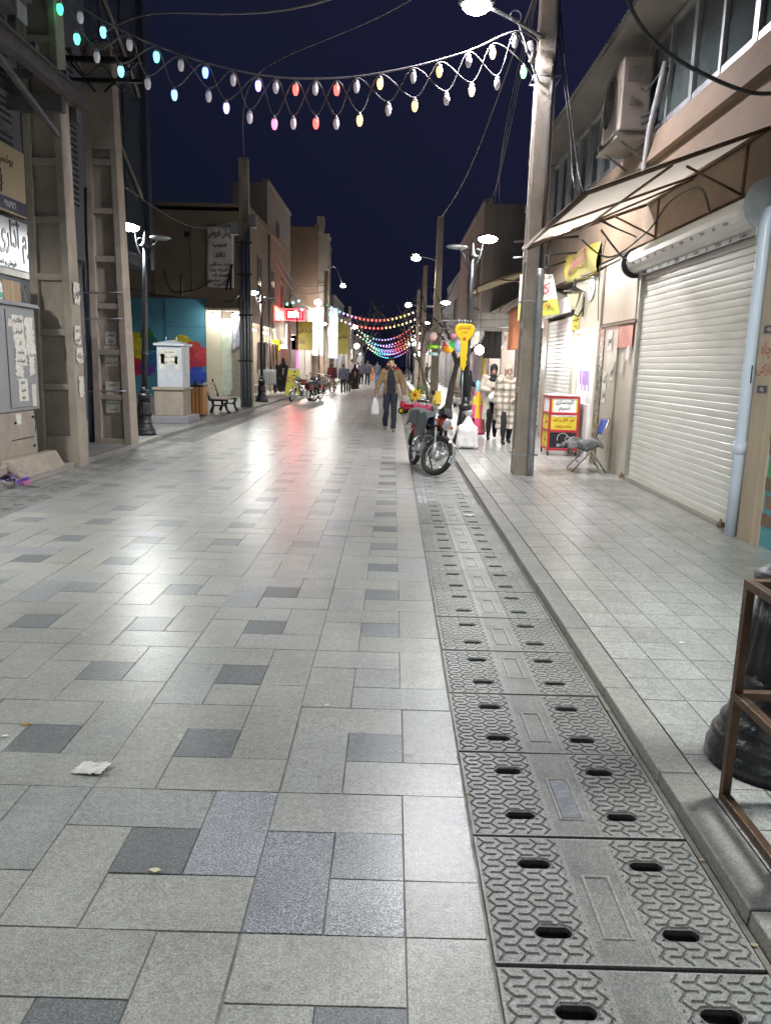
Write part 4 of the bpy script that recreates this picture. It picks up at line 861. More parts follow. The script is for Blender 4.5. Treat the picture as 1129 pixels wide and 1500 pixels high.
# left near shop
ls = thing('shop_building', 'dark shop front behind the ladder poles at the left edge', 'building', (-9, 13.5, 0))
m = MB(); m.box(-13, -7.2, 4, 18.9, 3.8, 10.5); m.box(-13, -8.6, 4, 18.9, 0, 3.8); m.build('wall', mat('dark_blue_grey_wall', (.11, .12, .14), .6, 0, .15, 2), ls)
for k in range(9):
    m = MB(); m.box(-7.24, -7.18, 5 + k * 1.5, 6.1 + k * 1.5, 4.95, 8.2); wn = m.build('window', WINGL, ls)
    m = MB()
    for q in range(26): m.box(-7.19, -7.165, 5 + k * 1.5, 6.1 + k * 1.5, 5.0 + q * .125, 5.05 + q * .125)
    m.build('louvre', mat('louvre_grey', (.16, .17, .18), .5, .3), wn)
m = MB()
for k in range(34):
    for s in (-1, 1): m.bar((-7.15, 9 + k * .22, 2.15), (-7.15, 9 + k * .22 + s * .45, 2.95), .014)
m.build('lattice_grille', mat('brown_lattice', (.10, .08, .07), .6, .3), ls)
m = MB()
for k in range(22):
    for s in (-1, 1): m.bar((-7.3, 13.5 + k * .2, LWZ), (-7.3, 13.5 + k * .2 + s * .9, 2.3), .014)
m.build('folding_grille', IRON, ls)
m = MB(); m.tube([(-5.75, 13.0, .1), (-5.72, 13.0, 3.0), (-5.85, 13.0, 7.0)], .05); m.build('red_pipe', mat('dark_red_pipe', (.20, .02, .03), .5), ls)
m = MB(); m.box(-7.4, -7.1, 10.2, 11.5, LWZ, 2.0); m.build('pale_door', mat('pale_door_paint', (.45, .42, .36), .6), ls)
sg = thing('shop_sign', 'big white sign with black Persian office lettering at the left edge', 'sign', (-6.9, 11.5, 3.4))
m = MB(); m.box(-7.1, -6.92, 9.5, 15.6, 3.17, 4.04); m.build('panel', mat('white_sign_face', (.42, .44, .48), .4, 0, .05), sg, bevel=.015)
m = MB(); m.text('لوازم اداری یاس', .62, (-6.915, 14.15, 3.66), (0, 1, 0), (0, 0, 1), .012, fit=2.3); m.text('فروش و تعمیر', .13, (-6.915, 14.0, 3.25), (0, 1, 0), (0, 0, 1), .006); m.text('ماشین', .13, (-6.915, 14.4, 3.97), (0, 1, 0), (0, 0, 1), .006); m.build('lettering', INK, sg)
m = MB(); m.box(-7.1, -6.95, 9.5, 15.6, 3.05, 3.17); m.build('tray', GREYW, sg)
sg = thing('shop_sign', 'upright tan sign with a navy number strip above the white sign', 'sign', (-6.9, 12.9, 4.4))
m = MB(); m.box(-7.06, -6.94, 13.72, 15.0, 4.14, 5.3); m.build('panel', mat('tan_sign_face', (.42, .35, .22), .5, 0, .08), sg, bevel=.01)
m = MB(); m.box(-6.938, -6.93, 13.78, 14.95, 4.17, 4.4); st = m.build('number_strip', mat('navy_strip', (.02, .025, .08), .5), sg)
m = MB(); m.text('۰۹۱۵۹۲۱', .16, (-6.928, 14.3, 4.285), (0, 1, 0), (0, 0, 1), .003); m.build('lettering', PAPER, st)
m = MB(); m.text('بوتسی', .22, (-6.938, 14.25, 5.02), (0, 1, 0), (0, 0, 1), .004)
for k in range(5): m.torus((-6.935, 14.0 + .03 * math.sin(k), 4.5 + k * .1), .05, .014, 'X', 12, 5)
m.build('lettering', INK, sg)
# ------------------------------------------------------------------ transformer platform on the near-left pole
pf = thing('steel_platform', 'rusty steel platform with a ribbed metal box on the thick left pole', 'platform', (-5.1, 9.5, 5.1))
STB = mat('old_steel_beam', (.13, .12, .125), .55, .4, .3, 5, .2, 40, .5, (.09, .06, .045), 4)
m = MB(); 
for x in (-4.58, -5.40): m.box(x - .07, x + .07, 4.5, 11.9, 5.14, 5.17); m.box(x - .012, x + .012, 4.5, 11.9, 5.17, 5.33); m.box(x - .07, x + .07, 4.5, 11.9, 5.33, 5.36)
for y in (6.2, 7.6, 9.0, 10.3, 11.2): m.box(-5.45, -4.52, y - .05, y + .05, 5.365, 5.44)
m.build('beam', STB, pf)
m = MB(); m.box(-5.36, -4.60, 11.15, 11.26, 4.92, 5.12); m.box(-5.36, -4.60, 11.64, 11.75, 4.92, 5.12)
m.bar((-5.3, 11.1, 4.6), (-5.3, 9.2, 5.14), .06); m.bar((-4.66, 11.1, 4.6), (-4.66, 9.2, 5.14), .06); m.build('collar', STB, pf)
m = MB(); m.box(-5.5, -4.62, 8.2, 10.45, 5.95, 7.6)
for k in range(52): m.box(-4.62, -4.58, 8.25 + k * .042, 8.27 + k * .042, 5.98, 7.55)
for k in range(18): m.box(-5.48 + k * .05, -5.46 + k * .05, 8.16, 8.2, 5.98, 7.55)
m.build('ribbed_box', mat('grey_transformer_paint', (.26, .27, .28), .5, .2, .1, 3, .1, 20), pf)
for x in (-5.35, -4.75): 
    for y in (8.4, 10.2): m = MB(); m.box(x - .05, x + .05, y - .05, y + .05, 5.44, 5.95); m.build('leg', STB, pf)
m = MB(); m.box(-4.75, -4.56, 9.3, 9.9, 5.6, 5.72); m.build('cable_tray', STB, pf)
m = MB(); m.box(-4.62, -4.60, 10.0, 10.25, 5.62, 5.82); m.prism([(-.05, -.07), (.05, -.07), (0, .08)], (-4.598, 10.12, 5.72), (0, 1, 0), (0, 0, 1), (.004, 0, 0)); m.build('warning_plate', mat('plate_white', (.5, .52, .5), .4), pf)
# grey street cabinets
def cab_posters(t, items):
    for a in items: poster(t, *a)
t = thing('street_cabinet', 'grey street cabinet covered in torn notices on a concrete plinth at the left edge', 'cabinet', (-5.35, 10.3, 0))
m = MB(); m.box(-5.75, -5.0, 9.3, 10.82, .90, 2.28); m.build('casing', GREYP, t, bevel=.015)
m = MB(); m.frust((-5.80, -4.95, 9.25, 10.88), (-5.78, -4.97, 9.27, 10.86), 2.28, 2.33); m.build('lid', mat('grey_lid', (.25, .26, .28), .5), t)
m = MB(); m.box(-5.0, -4.985, 9.98, 10.76, .95, 2.22); m.build('door', GREYP, t, bevel=.006)
m = MB(); m.box(-5.7, -5.02, 9.32, 10.68, 0.25, .895); m.box(-5.75, -4.9, 9.28, 10.95, 0.0, .25); m.frust((-5.0, -4.72, 9.6, 11.0), (-5.0, -4.86, 9.6, 10.95), .0, .3); m.build('plinth', CONC, t, bevel=.02)
m = MB(); m.box(-5.022, -5.012, 10.0, 10.62, .52, .53); m.ell((-5.01, 10.1, .75), .018); m.ell((-5.01, 10.6, .8), .018); m.ell((-5.01, 10.6, .4), .018); m.build('cover_joint', INK, t)
cab_posters(t, [((-4.985, 10.28, 1.95), *FX, .30, .42, ['اطلاعیه', 'فروش', 'خانه'], .04), ((-4.985, 10.30, 1.68), *FX, .30, .34, ['کار', 'نیازمند', 'فروشنده'], .06, .009), ((-4.985, 10.60, 1.9), *FX, .24, .5, None, .07), ((-4.985, 10.32, 1.18), *FX, .26, .30, ['اجاره', 'فوری', 'خانه'], .015), ((-4.985, 10.62, 1.1), *FX, .12, .3, None, .004), ((-4.985, 10.25, 1.45), *FX, .2, .2, None, .06), ((-4.985, 10.6, 1.5), *FX, .14, .25, None, .06), ((-4.985, 10.08, 2.05), *FX, .12, .1, None, .04), ((-5.02, 10.2, .8), *FX, .14, .14, None, .04)])
m = MB(); m.box(-5.6, -5.15, 10.3, 10.78, 2.335, 2.62); o = m.build('cardboard_box', mat('cardboard', (.36, .26, .17), .85, 0, .1, 5), None, loc=(-5.4, 10.5, 2.335), bevel=.01); tag(o, 'brown cardboard box on top of the grey street cabinet', 'box')
m = MB(); m.box(-5.15, -5.147, 10.5, 10.57, 2.335, 2.62); m.build('tape', mat('tape', (.42, .33, .2), .3), o)
o = thing('plastic_tub', 'white plastic tub with a green band on top of the grey cabinet', 'tub', (-5.15, 10.08, 2.335))
m = MB(); m.lathe([(.09, 0), (.10, .01), (.105, .10), (.10, .20), (.07, .25), (.03, .27)], (-5.15, 10.05, 2.335), 18); m.build('tub', PLAST, o)
m = MB(); m.lathe([(.104, .03), (.107, .035), (.108, .09), (.105, .095)], (-5.15, 10.05, 2.335), 18); m.build('band', mat('green_band', (.12, .38, .28), .5), o)
t = thing('litter_heap', 'small heap of purple wrappers on the road below the grey cabinet', 'litter', (-4.75, 9.35, 0)); rr = random.Random(2)
m = MB()
for k in range(34):
    m.cbox((-4.8 + rr.gauss(0, .10), 9.45 + rr.gauss(0, .14), .05 + abs(rr.gauss(0, .06))), (rr.uniform(.05, .15), rr.uniform(.04, .1), .006), rr.uniform(0, 6), rr.uniform(-1, 1), rr.uniform(-1, 1), rr.choice(((.12, .05, .3), (.2, .12, .4), (.5, .45, .45), (.05, .05, .08), (.3, .1, .2))))
m.build('wrappers', mat('wrapper_foil', (1, 1, 1), .35, 0, .2, 8, attr=True), t)
t = thing('street_cabinet', 'pale grey pitched-top street cabinet on a plinth beside the slatted bin', 'cabinet', (-5.45, 19.1, LWZ))
m = MB(); m.box(-5.98, -4.98, 18.55, 19.75, LWZ, .26); m.build('kerbstone_base', mat('violet_grey_stone', (.25, .245, .27), .7, 0, .15, 9, .3, 60), t, bevel=.015)
m = MB(); m.box(-5.83, -5.12, 18.7, 19.45, .26, .88); m.box(-5.87, -5.08, 18.66, 19.5, .88, .95); m.build('plinth', CONC, t, bevel=.015)
m = MB(); m.box(-5.74, -5.13, 18.72, 19.42, .95, 1.95); m.build('casing', mat('pale_cabinet_paint', (.48, .51, .56), .45, 0, .06, 3, .1, 20, .3, (.35, .33, .27), 2.5), t, bevel=.012)
m = MB(); m.add([(-5.80, 18.66, 1.95), (-5.07, 18.66, 1.95), (-5.07, 19.48, 1.95), (-5.80, 19.48, 1.95), (-5.80, 18.66, 2.0), (-5.07, 18.66, 2.0), (-5.07, 19.48, 2.0), (-5.80, 19.48, 2.0), (-5.43, 18.95, 2.09), (-5.43, 19.2, 2.09)], [(3, 2, 1, 0), (0, 1, 5, 4), (1, 2, 6, 5), (2, 3, 7, 6), (3, 0, 4, 7), (4, 5, 8), (5, 6, 9, 8), (6, 7, 9), (7, 4, 8, 9)])
for x in (-5.55, -5.3): m.tube([(x, 18.9, 2.03), (x, 18.9, 2.16)], .012, 6)
m.build('lid', mat('pale_cabinet_paint', (.48, .51, .56)), t)
cab_posters(t, [((-5.44, 18.715, 1.68), *F, .40, .34, ['تخلیه چاه', 'فاضلاب بازکنی', 'شبانه روزی'], .03), ((-5.62, 18.715, 1.58), *F, .14, .36, None, .05), ((-5.25, 18.715, 1.55), *F, .12, .3, None, .06), ((-5.44, 18.715, 1.25), *F, .1, .13, None, .04), ((-5.125, 19.1, 1.55), *FX, .2, .6, None, .07), ((-5.125, 19.3, 1.72), *FX, .16, .2, None, .04)])
# slatted bin and bench
WOOD = mat('orange_pine_slats', (.42, .20, .07), .5, 0, .18, 5, .15, 40, .2, (.2, .1, .05), 4, (3, 3, .5))
t = thing('litter_bin', 'wooden slatted litter bin between the pale cabinet and the bench', 'litter bin', (-5.65, 21.3, LWZ)); x0, y0 = -5.92, 21.1
m = MB(); BM = Matrix.Translation((.17, 0, 0)); m.M = BM; m.box(-5.91, -5.41, 21.12, 21.62, LWZ, .12); m.box(-5.93, -5.39, 21.1, 21.64, .9, .95); m.box(-5.88, -5.44, 21.15, 21.59, .12, .9); m.lathe([(.05, .95), (.05, 1.0), (.0, 1.1)], (-5.66, 21.37, 0), 8); m.build('frame', IRON, t)
m = MB(); m.M = BM
for k in range(5):
    m.box(-5.91 + k * .104, -5.83 + k * .104, 21.10, 21.125, .13, .89); m.box(-5.415, -5.39, 21.12 + k * .104, 21.20 + k * .104, .13, .89); m.box(-5.93, -5.905, 21.12 + k * .104, 21.20 + k * .104, .13, .89)
m.build('slats', WOOD, t, bevel=.006)
t = thing('park_bench', 'park bench with pale timber slats and black cast legs near the left kerb', 'bench', (-5.35, 22.7, LWZ))
GW = mat('weathered_bench_slat', (.40, .31, .23), .6, 0, .2, 5, .2, 40, .4, (.5, .46, .42), 4)
m = MB(); m.M = Matrix.Translation((.22, .3, 0))
for k in range(4): m.box(-5.55 + k * .125, -5.45 + k * .125, 22.0, 23.5, .50, .535)
m.build('seat', GW, t, bevel=.008)
m = MB(); m.M = Matrix.Translation((.22, .3, 0))
for k in range(3): m.cbox((-5.66 - k * .035, 22.75, .66 + k * .13), (.03, 1.5, .10), 0, 0, -.25)
m.build('backrest', GW, t, bevel=.008)
for y in (22.15, 23.35):
    m = MB(); m.M = Matrix.Translation((.22, .3, 0)); m.tube([(-5.06, y, .47), (-5.12, y, .34), (-5.08, y, .2), (-5.0, y, LWZ + .02)], [.04, .045, .035, .05], 8); m.tube([(-5.5, y, .47), (-5.48, y, .3), (-5.55, y, LWZ + .02)], [.04, .04, .05], 8); m.tube([(-5.04, y, .475), (-5.6, y, .475)], .03, 8); m.tube([(-5.12, y, .32), (-5.48, y, .32)], .022, 8); m.tube([(-5.58, y, .45), (-5.64, y, .65), (-5.76, y, 1.0)], [.035, .03, .02], 8); m.ell((-5.77, y, 1.02), (.03, .03, .05)); m.build('leg', IRON, t)
# rusty frame by the nearest lamp post
t = thing('metal_stand', 'rusty square-tube stand in front of the nearest lamp post', 'stand', (1.5, 2.45, SWZ))
z0 = SWZ + .016; zt = .88; xs = (1.315, 1.80); ys = (2.235, 2.665); m = MB(); s_ = .032
for x in xs:
    for y in ys: m = MB(); m.box(x - s_ / 2, x + s_ / 2, y - s_ / 2, y + s_ / 2, SWZ, zt); m.build('leg', RUST, t, bevel=.003)
m = MB()
for x in xs:
    for z in (SWZ + .017, .465, zt + .0165):
        if x > 1.5 and z < .4: continue
        m = MB(); m.box(x - s_ / 2 - .001, x + s_ / 2 + .001, ys[0] - (.016 if z > .5 else -.016), ys[1] + (.016 if z > .5 else -.016), z - s_ / 2, z + s_ / 2); m.build('rail', RUST, t, bevel=.003)
for y in ys:
    for z in (.465, zt + .0165):
        if y < 2.4 and z < .8: continue
        m = MB(); m.box(xs[0] + .018, xs[1] - .018, y - s_ / 2 - .001, y + s_ / 2 + .001, z - s_ / 2 + .001, z + s_ / 2 + .001); m.build('rail', RUST, t, bevel=.003)
# litter on the paving
def scrap(x, y, z, s, label, cat, mt, seed, asp=.6, name='paper_scrap', crump=.25):
    rr = random.Random(seed); N = 16
    pts = [(math.cos(a * 6.283 / N) * s * (1 + rr.uniform(-.28, .28)), math.sin(a * 6.283 / N) * s * asp * (1 + rr.uniform(-.28, .28))) for a in range(N)]
    vs = [(x, y, z + s * crump)] + [(x + a * .55, y + b * .55, z + s * crump * rr.uniform(.2, 1.2)) for a, b in pts] + [(x + a, y + b, z + .004 + s * crump * rr.uniform(0, .5)) for a, b in pts]
    m = MB(); m.add(vs, [(0, 1 + i, 1 + (i + 1) % N) for i in range(N)] + [(1 + i, 1 + N + i, 1 + N + (i + 1) % N, 1 + (i + 1) % N) for i in range(N)], True)
    o = m.build(name, mt, None, loc=(x, y, z), solid=.0015); tag(o, label, cat); return o
TISS = mat('white_tissue', (.78, .77, .75), .8, 0, .05, 20, .5, 40)
m = MB()
def tis(u, v):
    a, b_ = (u - .5) * .125, (v - .5) * .085; e = 1 + .16 * noise.noise((u * 3, v * 3, 5)); r_ = .5 * noise.noise((u * 2.2, v * 2.2, 1.5))
    return (-1.18 + a * e + b_ * .25, 2.81 + b_ * e - a * .1, .006 + .014 * abs(noise.noise((u * 4.5, v * 4.5, 2.0))) + .006 * abs(noise.noise((u * 13, v * 13, 4.0))) + .012 * max(0, u - .75) * 2)
m.sheet(tis, 34, 26, False); o = m.build('tissue', TISS, None, loc=(-1.18, 2.81, .003), solid=.001); tag(o, 'crumpled white tissue lying on the left foreground slabs', 'tissue')
scrap(-.735, 2.2, .003, .017, 'small cream scrap on the dark square slab', 'scrap', mat('cream_scrap', (.65, .62, .42), .7), 2)
scrap(-1.62, 3.17, .003, .022, 'orange peel scrap near the left foreground slabs', 'scrap', mat('orange_scrap', (.5, .24, .03), .6), 3, .35)
scrap(-.28, 3.45, .003, .012, 'tiny white pellet on a slab in the middle foreground', 'scrap', TISS, 4)
scrap(1.78, 4.36, SWZ + .003, .016, 'tiny white scrap on the right pavement tiles', 'scrap', TISS, 5)
scrap(.88, 8.3, .006, .07, 'folded white paper on a drain cover near the motorcycle', 'scrap', TISS, 6, .4)
scrap(-1.66, 3.06, .003, .014, 'pale scrap beside the orange peel scrap', 'scrap', TISS, 7)
for k, (x, y, a, l_) in enumerate(((-1.1, 4.75, .5, .22), (-.45, 6.1, -.4, .3), (-.9, 6.6, -.5, .25), (-1.85, 4.35, -.7, .14), (-2.3, 5.2, .3, .3), (-.35, 5.2, -.3, .2), (-1.5, 8.0, -.5, .4), (.1, 3.0, -.6, .16))):
    rr = random.Random(k); m = MB(); u = Vector((math.cos(a), math.sin(a), 0)); v_ = Vector((-u.y, u.x, 0))
    for q in range(26):
        t_ = rr.uniform(-.5, .5); c = Vector((x, y, .0026)) + u * l_ * t_ + v_ * rr.gauss(0, .010); e = rr.uniform(.006, .022); w_ = rr.uniform(.001, .004)
        m.quad(c - u * e - v_ * w_ * .3, c - v_ * w_, c + u * e, c + v_ * w_)
    m.build('scuff_mark', mat('pale_scuff', (.48, .46, .43), .8), None)
    tag(COL.objects[-1], 'pale drag mark scraped across the granite road slabs', 'scuff mark', 'pale drag marks on the road', 'stuff')
for k in range(26):
    y = 1.3 + k * .35 + rng.uniform(-.1, .1); sd = rng.random() < .7
    tag(scrap((1.11 if sd else .33) + rng.gauss(0, .008), y, .0, rng.uniform(.005, .012), 'dry leaf fragment caught in the joint beside the drain covers', 'leaf scrap', mat('dry_leaf', (.36, .31, .2), .8), 20 + k, .5, 'leaf_scrap'), group='leaf scraps along the drain')

# ------------------------------------------------------------------ light strings
BC = {'G': (.06, 1, .36), 'T': (.10, 1, .62), 'C': (.16, .72, 1), 'B': (.20, .34, 1), 'P': (.5, .32, 1), 'M': (1, .16, .42), 'R': (1, .10, .08), 'O': (1, .5, .18), 'W': (1, .84, .5), 'E': (.25, 1, .42), 'Y': (1, .7, .16)}
OFFB = emit('unlit_bulb_glow', (.80, .72, .78), .10)  # unlit bulbs carry a faint added glow so they look paler
def bulb_mat(k): return emit('bulb_' + k, BC[k], 1.9) if k != '.' else OFFB
def string_lights(label, bulbs, wire, y, waves, size=.085, prof=True):
    t = thing('string_lights', label, 'string lights', (-1, y, 5), 'light strings across the street')
    m = MB(); m.tube(wire, .011 if prof else .02, 6)
    for w_ in waves: m.tube(w_, .009 if prof else .014, 5)
    m.build('wire', WIRE, t)
    for (x, z, k) in bulbs:
        m = MB()
        if prof:
            c = (x, y, z)
            m.lathe([(.003, -.085), (.022, -.078), (.036, -.05), (.043, -.01), (.041, .02), (.034, .04), (.03, .045)], c, 14); b_ = m.build('bulb', bulb_mat(k), t)
            m = MB(); m.lathe([(.033, .043), (.034, .06), (.024, .078), (.012, .085), (.008, .1)], c, 12); m.build('socket', mat('bulb_socket', (.45, .44, .44), .5), b_)
        else: m.ell((x, y, z), (size, size, size * 1.15), 8, 6); m.build('bulb', bulb_mat(k), t)
    return t
UPB = [(-4.6, 6.23, 'G'), (-4.33, 6.13, '.'), (-4.39, 5.87, 'T'), (-4.03, 5.96, 'C'), (-3.68, 5.81, '.'), (-3.32, 5.67, 'C'), (-2.99, 5.57, '.'), (-2.66, 5.49, 'B'), (-2.28, 5.4, '.'), (-1.94, 5.34, 'P'), (-1.7, 5.32, '.'), (-1.43, 5.3, 'R'), (-1.16, 5.31, '.'), (-0.87, 5.31, 'R'), (-0.6, 5.35, '.'), (-0.28, 5.4, 'O'), (0.17, 5.49, '.'), (0.52, 5.57, 'O'), (0.91, 5.7, '.'), (1.23, 5.81, 'W'), (1.52, 5.95, '.')]
LOB = [(-4.13, 5.65, '.'), (-3.81, 5.48, 'C'), (-3.45, 5.33, '.'), (-3.09, 5.2, 'B'), (-2.62, 5.19, '.'), (-2.38, 5.05, 'P'), (-2.06, 4.93, '.'), (-1.72, 4.86, 'M'), (-1.46, 4.87, '.'), (-1.15, 4.88, 'R'), (-0.87, 4.88, '.'), (-0.55, 4.93, 'O'), (-0.16, 5.07, '.'), (0.2, 5.13, 'O'), (0.63, 5.22, '.'), (0.97, 5.34, 'W'), (1.31, 5.43, '.'), (1.66, 5.58, 'E')]
def spl(pts, n=10):
    out = []
    for i in range(len(pts) - 1):
        p0 = Vector(pts[max(i - 1, 0)]); p1 = Vector(pts[i]); p2 = Vector(pts[i + 1]); p3 = Vector(pts[min(i + 2, len(pts) - 1)])
        for j in range(n):
            q = j / n; out.append(.5 * ((2 * p1) + (p2 - p0) * q + (2 * p0 - 5 * p1 + 4 * p2 - p3) * q * q + (3 * p1 - p0 - 3 * p2 + p3) * q ** 3))
    out.append(Vector(pts[-1])); return out
gy = 11.25
wire = spl([(-4.70, gy, 6.52)] + [(x, gy, z + .125) for x, z, k in UPB if k != 'T'][1::2] + [(1.86, 11.4, 6.02)], 6)
allb = sorted([(x, z, 1) for x, z, k in UPB[3:]] + [(x, z, 0) for x, z, k in LOB])
def wavepts(bl): return spl([(x, gy + (.02 if i % 2 else -.02), z + .10) for i, (x, z, q) in enumerate(bl)], 8)
U3 = UPB[3:]
w1, w2 = [], []
for i in range(max(len(U3), len(LOB))):
    if i < len(LOB): (w1 if i % 2 == 0 else w2).append((LOB[i][0], gy + .015, LOB[i][1] + .10))
    if i < len(U3): (w2 if i % 2 == 0 else w1).append((U3[i][0], gy - .015, U3[i][1] + .10))
w1.sort(); w2.sort()
w1 = [(-4.45, gy, 6.2)] + w1 + [(1.86, gy + .2, 5.6)]; w2 = w2 + [(1.86, gy + .2, 5.5)]
string_lights('nearest string of coloured pine-cone bulbs between the big left and right poles', UPB + LOB, wire, gy, [spl(w1, 8), spl(w2, 8)])
def far_string(y, x0, z0, x1, z1, sag, n, cols, label, size):
    f = lambda u: (lerp(x0, x1, u), z0 + (z1 - z0) * u - sag * 4 * u * (1 - u))
    bl = []; wv = []
    for i in range(n):
        u = (i + .5) / n; x, z = f(u); k = cols[int(u * len(cols) * .999)]
        bl.append((x, z - (.08 if i % 2 == 0 else .62), k)); wv.append((x, y, z - (.0 if i % 2 == 0 else .5)))
    string_lights(label, bl, [(*[f(i / 20)[0]], y, f(i / 20)[1]) for i in range(21)], y, [wv], size, False)
far_string(55, -4.8, 5.7, 1.5, 5.4, .85, 44, 'TCCPPMRRRRRROOYYWW', 'second string of lights, red in its middle, between the far concrete poles', .065)
far_string(78, -3.9, 5.2, 2.0, 5.6, 1.35, 40, 'WWTECCBPPPPMRRRRO', 'third string of lights, pale left end and red right end', .062)
far_string(86, -3.3, 4.7, 2.1, 4.9, 1.25, 36, 'WWCCBPPPPMRRROO', 'fourth string of lights just under the third, violet in its middle', .062)
far_string(96, -3.4, 4.3, 2.0, 4.6, 1.1, 36, 'WWWCCBPPMMRROW', 'fifth string of lights, white left end over blue and pink', .066)
far_string(108, -3.2, 4.1, 2.0, 4.2, 1.1, 34, 'WEECCCCBBPPMM', 'lowest and farthest string of lights, blue with green left end', .066)
far_string(44.5, -6.2, 4.9, -5.2, 5.2, .02, 6, 'TC', 'short teal string of bulbs on the house above the red light sign', .07)

# ------------------------------------------------------------------ lamps on the poles, bare bulbs
def pole_arm(parent, p0, p1, energy, col=(1, .97, .9), r=.2, ang=150, up=.35, em=LEDW):
    m = MB(); mid = (Vector(p0) + Vector(p1)) / 2 + Vector((0, 0, up * .3)); m.tube(spl([p0, mid, p1], 6), .028, 8); a = m.build('lamp_arm', STEEL, parent)
    m = MB(); m.ell((p1[0], p1[1], p1[2]), (r * 1.3, r * .7, r * .35), 12, 8); m.build('lamp_housing', STEEL, a)
    m = MB(); m.ell((p1[0], p1[1], p1[2] - r * .16), (r, r * .72, r * .62), 14, 8); q = m.build('lamp_panel', em, a)
    if energy: 
        o = a.parent.location; lamp_light(a, 'SPOT', Vector(p1) - o - Vector((0, 0, r * .7)), energy, col, .15, ang, .4, (0, 0, -1))
pole_arm(poleA, (1.93, 11.5, 6.1), (.98, 11.2, 6.40), 1150, (.96, .93, 1.0), .20, 165, .1, emit('violet_white_lamp', (.98, .93, 1.0), 60))
m = MB(); m.torus((1.52, 11.3, 6.28), .07, .008, 'Y', 18, 6); m.tube([(1.55, 11.3, 6.22), (1.75, 11.35, 5.8), (1.9, 11.45, 5.55)], .01, 6); m.tube([(1.75, 11.4, 6.0), (1.8, 11.35, 5.85), (1.78, 11.4, 5.75)], .045, 8); m.build('wire_coil', WIRE, poleA)
fl = thing('flood_lamp', 'street lamp on a short arm hidden behind the big right pole', 'street lamp', (2.2, 11.8, 4.6))
m = MB(); m.tube([(2.05, 11.77, 4.5), (2.12, 12.1, 4.62), (2.2, 12.45, 4.66)], .022); m.build('arm', STEEL, fl)
m = MB(); m.ell((2.22, 12.5, 4.66), (.12, .14, .05)); m.build('lamp_housing', STEEL, fl)
m = MB(); m.ell((2.22, 12.5, 4.62), (.10, .12, .06)); m.build('lamp_panel', LEDW, fl)
lamp_light(fl, 'SPOT', (.02, .7, -.10), 300, (1, .98, .95), .12, 176, .2, (0, 0, -1))
pb = [o for o in COL.objects if o.get('label') == 'concrete pole right of the bare tree on the right pavement'][0]
pole_arm(pb, (1.55, 28.9, 5.35), (.72, 28.9, 5.5), 260, (1, .85, .62), .18, 150, .2, emit('warm_lamp', (1, .85, .6), 45))
pole_arm(pole4, (-4.75, 54.9, 8.0), (-3.65, 54.9, 6.95), 300, (1, .9, .7), .2, 150, 2.2, emit('warm_lamp', (1, .85, .6), 45))
pf_ = [o for o in COL.objects if o.get('label', '').startswith('distant concrete pole on the right')][0]
pole_arm(pf_, (1.75, 57.9, 5.8), (1.0, 57.9, 6.0), 300, (1, .97, .9), .25, 150, .2)
pl_ = [o for o in COL.objects if o.get('label', '').startswith('far concrete pole on the left')][0]
pole_arm(pl_, (-4.6, 79.9, 5.2), (-4.0, 79.9, 5.3), 300, (1, .8, .5), .28, 150, .2)
def bare_bulb(x, y, z, r, e, label, col=(1, .97, .92), top=.3):
    t = thing('light_bulb', label, 'bulb', (x, y, z)); m = MB(); m.ell((x, y, z), r, 14, 10); b_ = m.build('globe', emit('globe_%d' % int(e), col, 40), t)
    m = MB(); m.lathe([(.03, 0), (.03, .06), (.015, .08)], (x, y, z + r * .95), 8); m.tube([(x, y, z + r), (x, y, z + r + top)], .008, 5); m.build('cord', BWIRE, t)
    if e:
        l = lamp_light(t, 'POINT', (0, -.0, -r - .05), e, col, r)
bare_bulb(2.45, 22.2, 2.1, .13, 50, 'round white bulb glowing behind the yellow key sign', top=.9)
bare_bulb(-5.75, 58.5, 6.0, .24, 120, 'big warm globe lamp on the low house left of the far pole', (1, .92, .8), .2)
bare_bulb(-5.1, 62, 4.1, .25, 90, 'left one of the two white globes before the bright billboard', top=.3)
bare_bulb(-4.75, 58, 3.85, .25, 90, 'right one of the two white globes before the bright billboard', top=.3)
bare_bulb(1.9, 66, 3.2, .35, 120, 'cluster-bright globe among the right-hand shops', top=.3)
bare_bulb(2.3, 74, 2.6, .3, 100, 'low white globe at the right-hand shops farther on', top=.3)
bare_bulb(-4.4, 92, 3.6, .3, 120, 'white globe at the far left shops', top=.3)
bare_bulb(-6.9, 33.3, 3.5, .07, 26, 'small bulb added under the ledge to brighten the beige end wall', top=.12)  # this bulb and the next are added to brighten the cream doorway
bare_bulb(-7.75, 33.3, 3.5, .06, 18, 'second small bulb added under the ledge for light, nearer the teal wall', top=.12)

# ------------------------------------------------------------------ cables
def cable(pts, r, label, mt=WIRE, n=10):
    m = MB(); m.tube(spl(pts, n), r, 6); o = m.build('overhead_cable', mt, None, loc=pts[0]); tag(o, label, 'cable', 'overhead cables'); return o
cable([(-5.0, 14, 7.0), (-3.92, 13, 6.89), (-.66, 9, 5.5), (2.5, 5, 5.6)], .014, 'grey cable crossing the sky at the top from the left pole')
cable([(-5.0, 26.2, 8.0), (-3.59, 20, 8.3), (.1, 12, 6.74), (3.2, 6, 6.3)], .010, 'thin grey cable rising through the sky behind the nearest string lights')
cable([(1.57, 29, 6.85), (1.75, 20, 6.4), (1.95, 12, 7.1), (2.0, 11.6, 7.4)], .014, 'pole-to-pole cable sagging left of the big right pole')
cable([(-5, 26.2, 6.2), (-5.1, 20, 4.9), (-5.05, 14.1, 4.75)], .012, 'dark cable between the narrow pole and the tapering left pole', BWIRE)
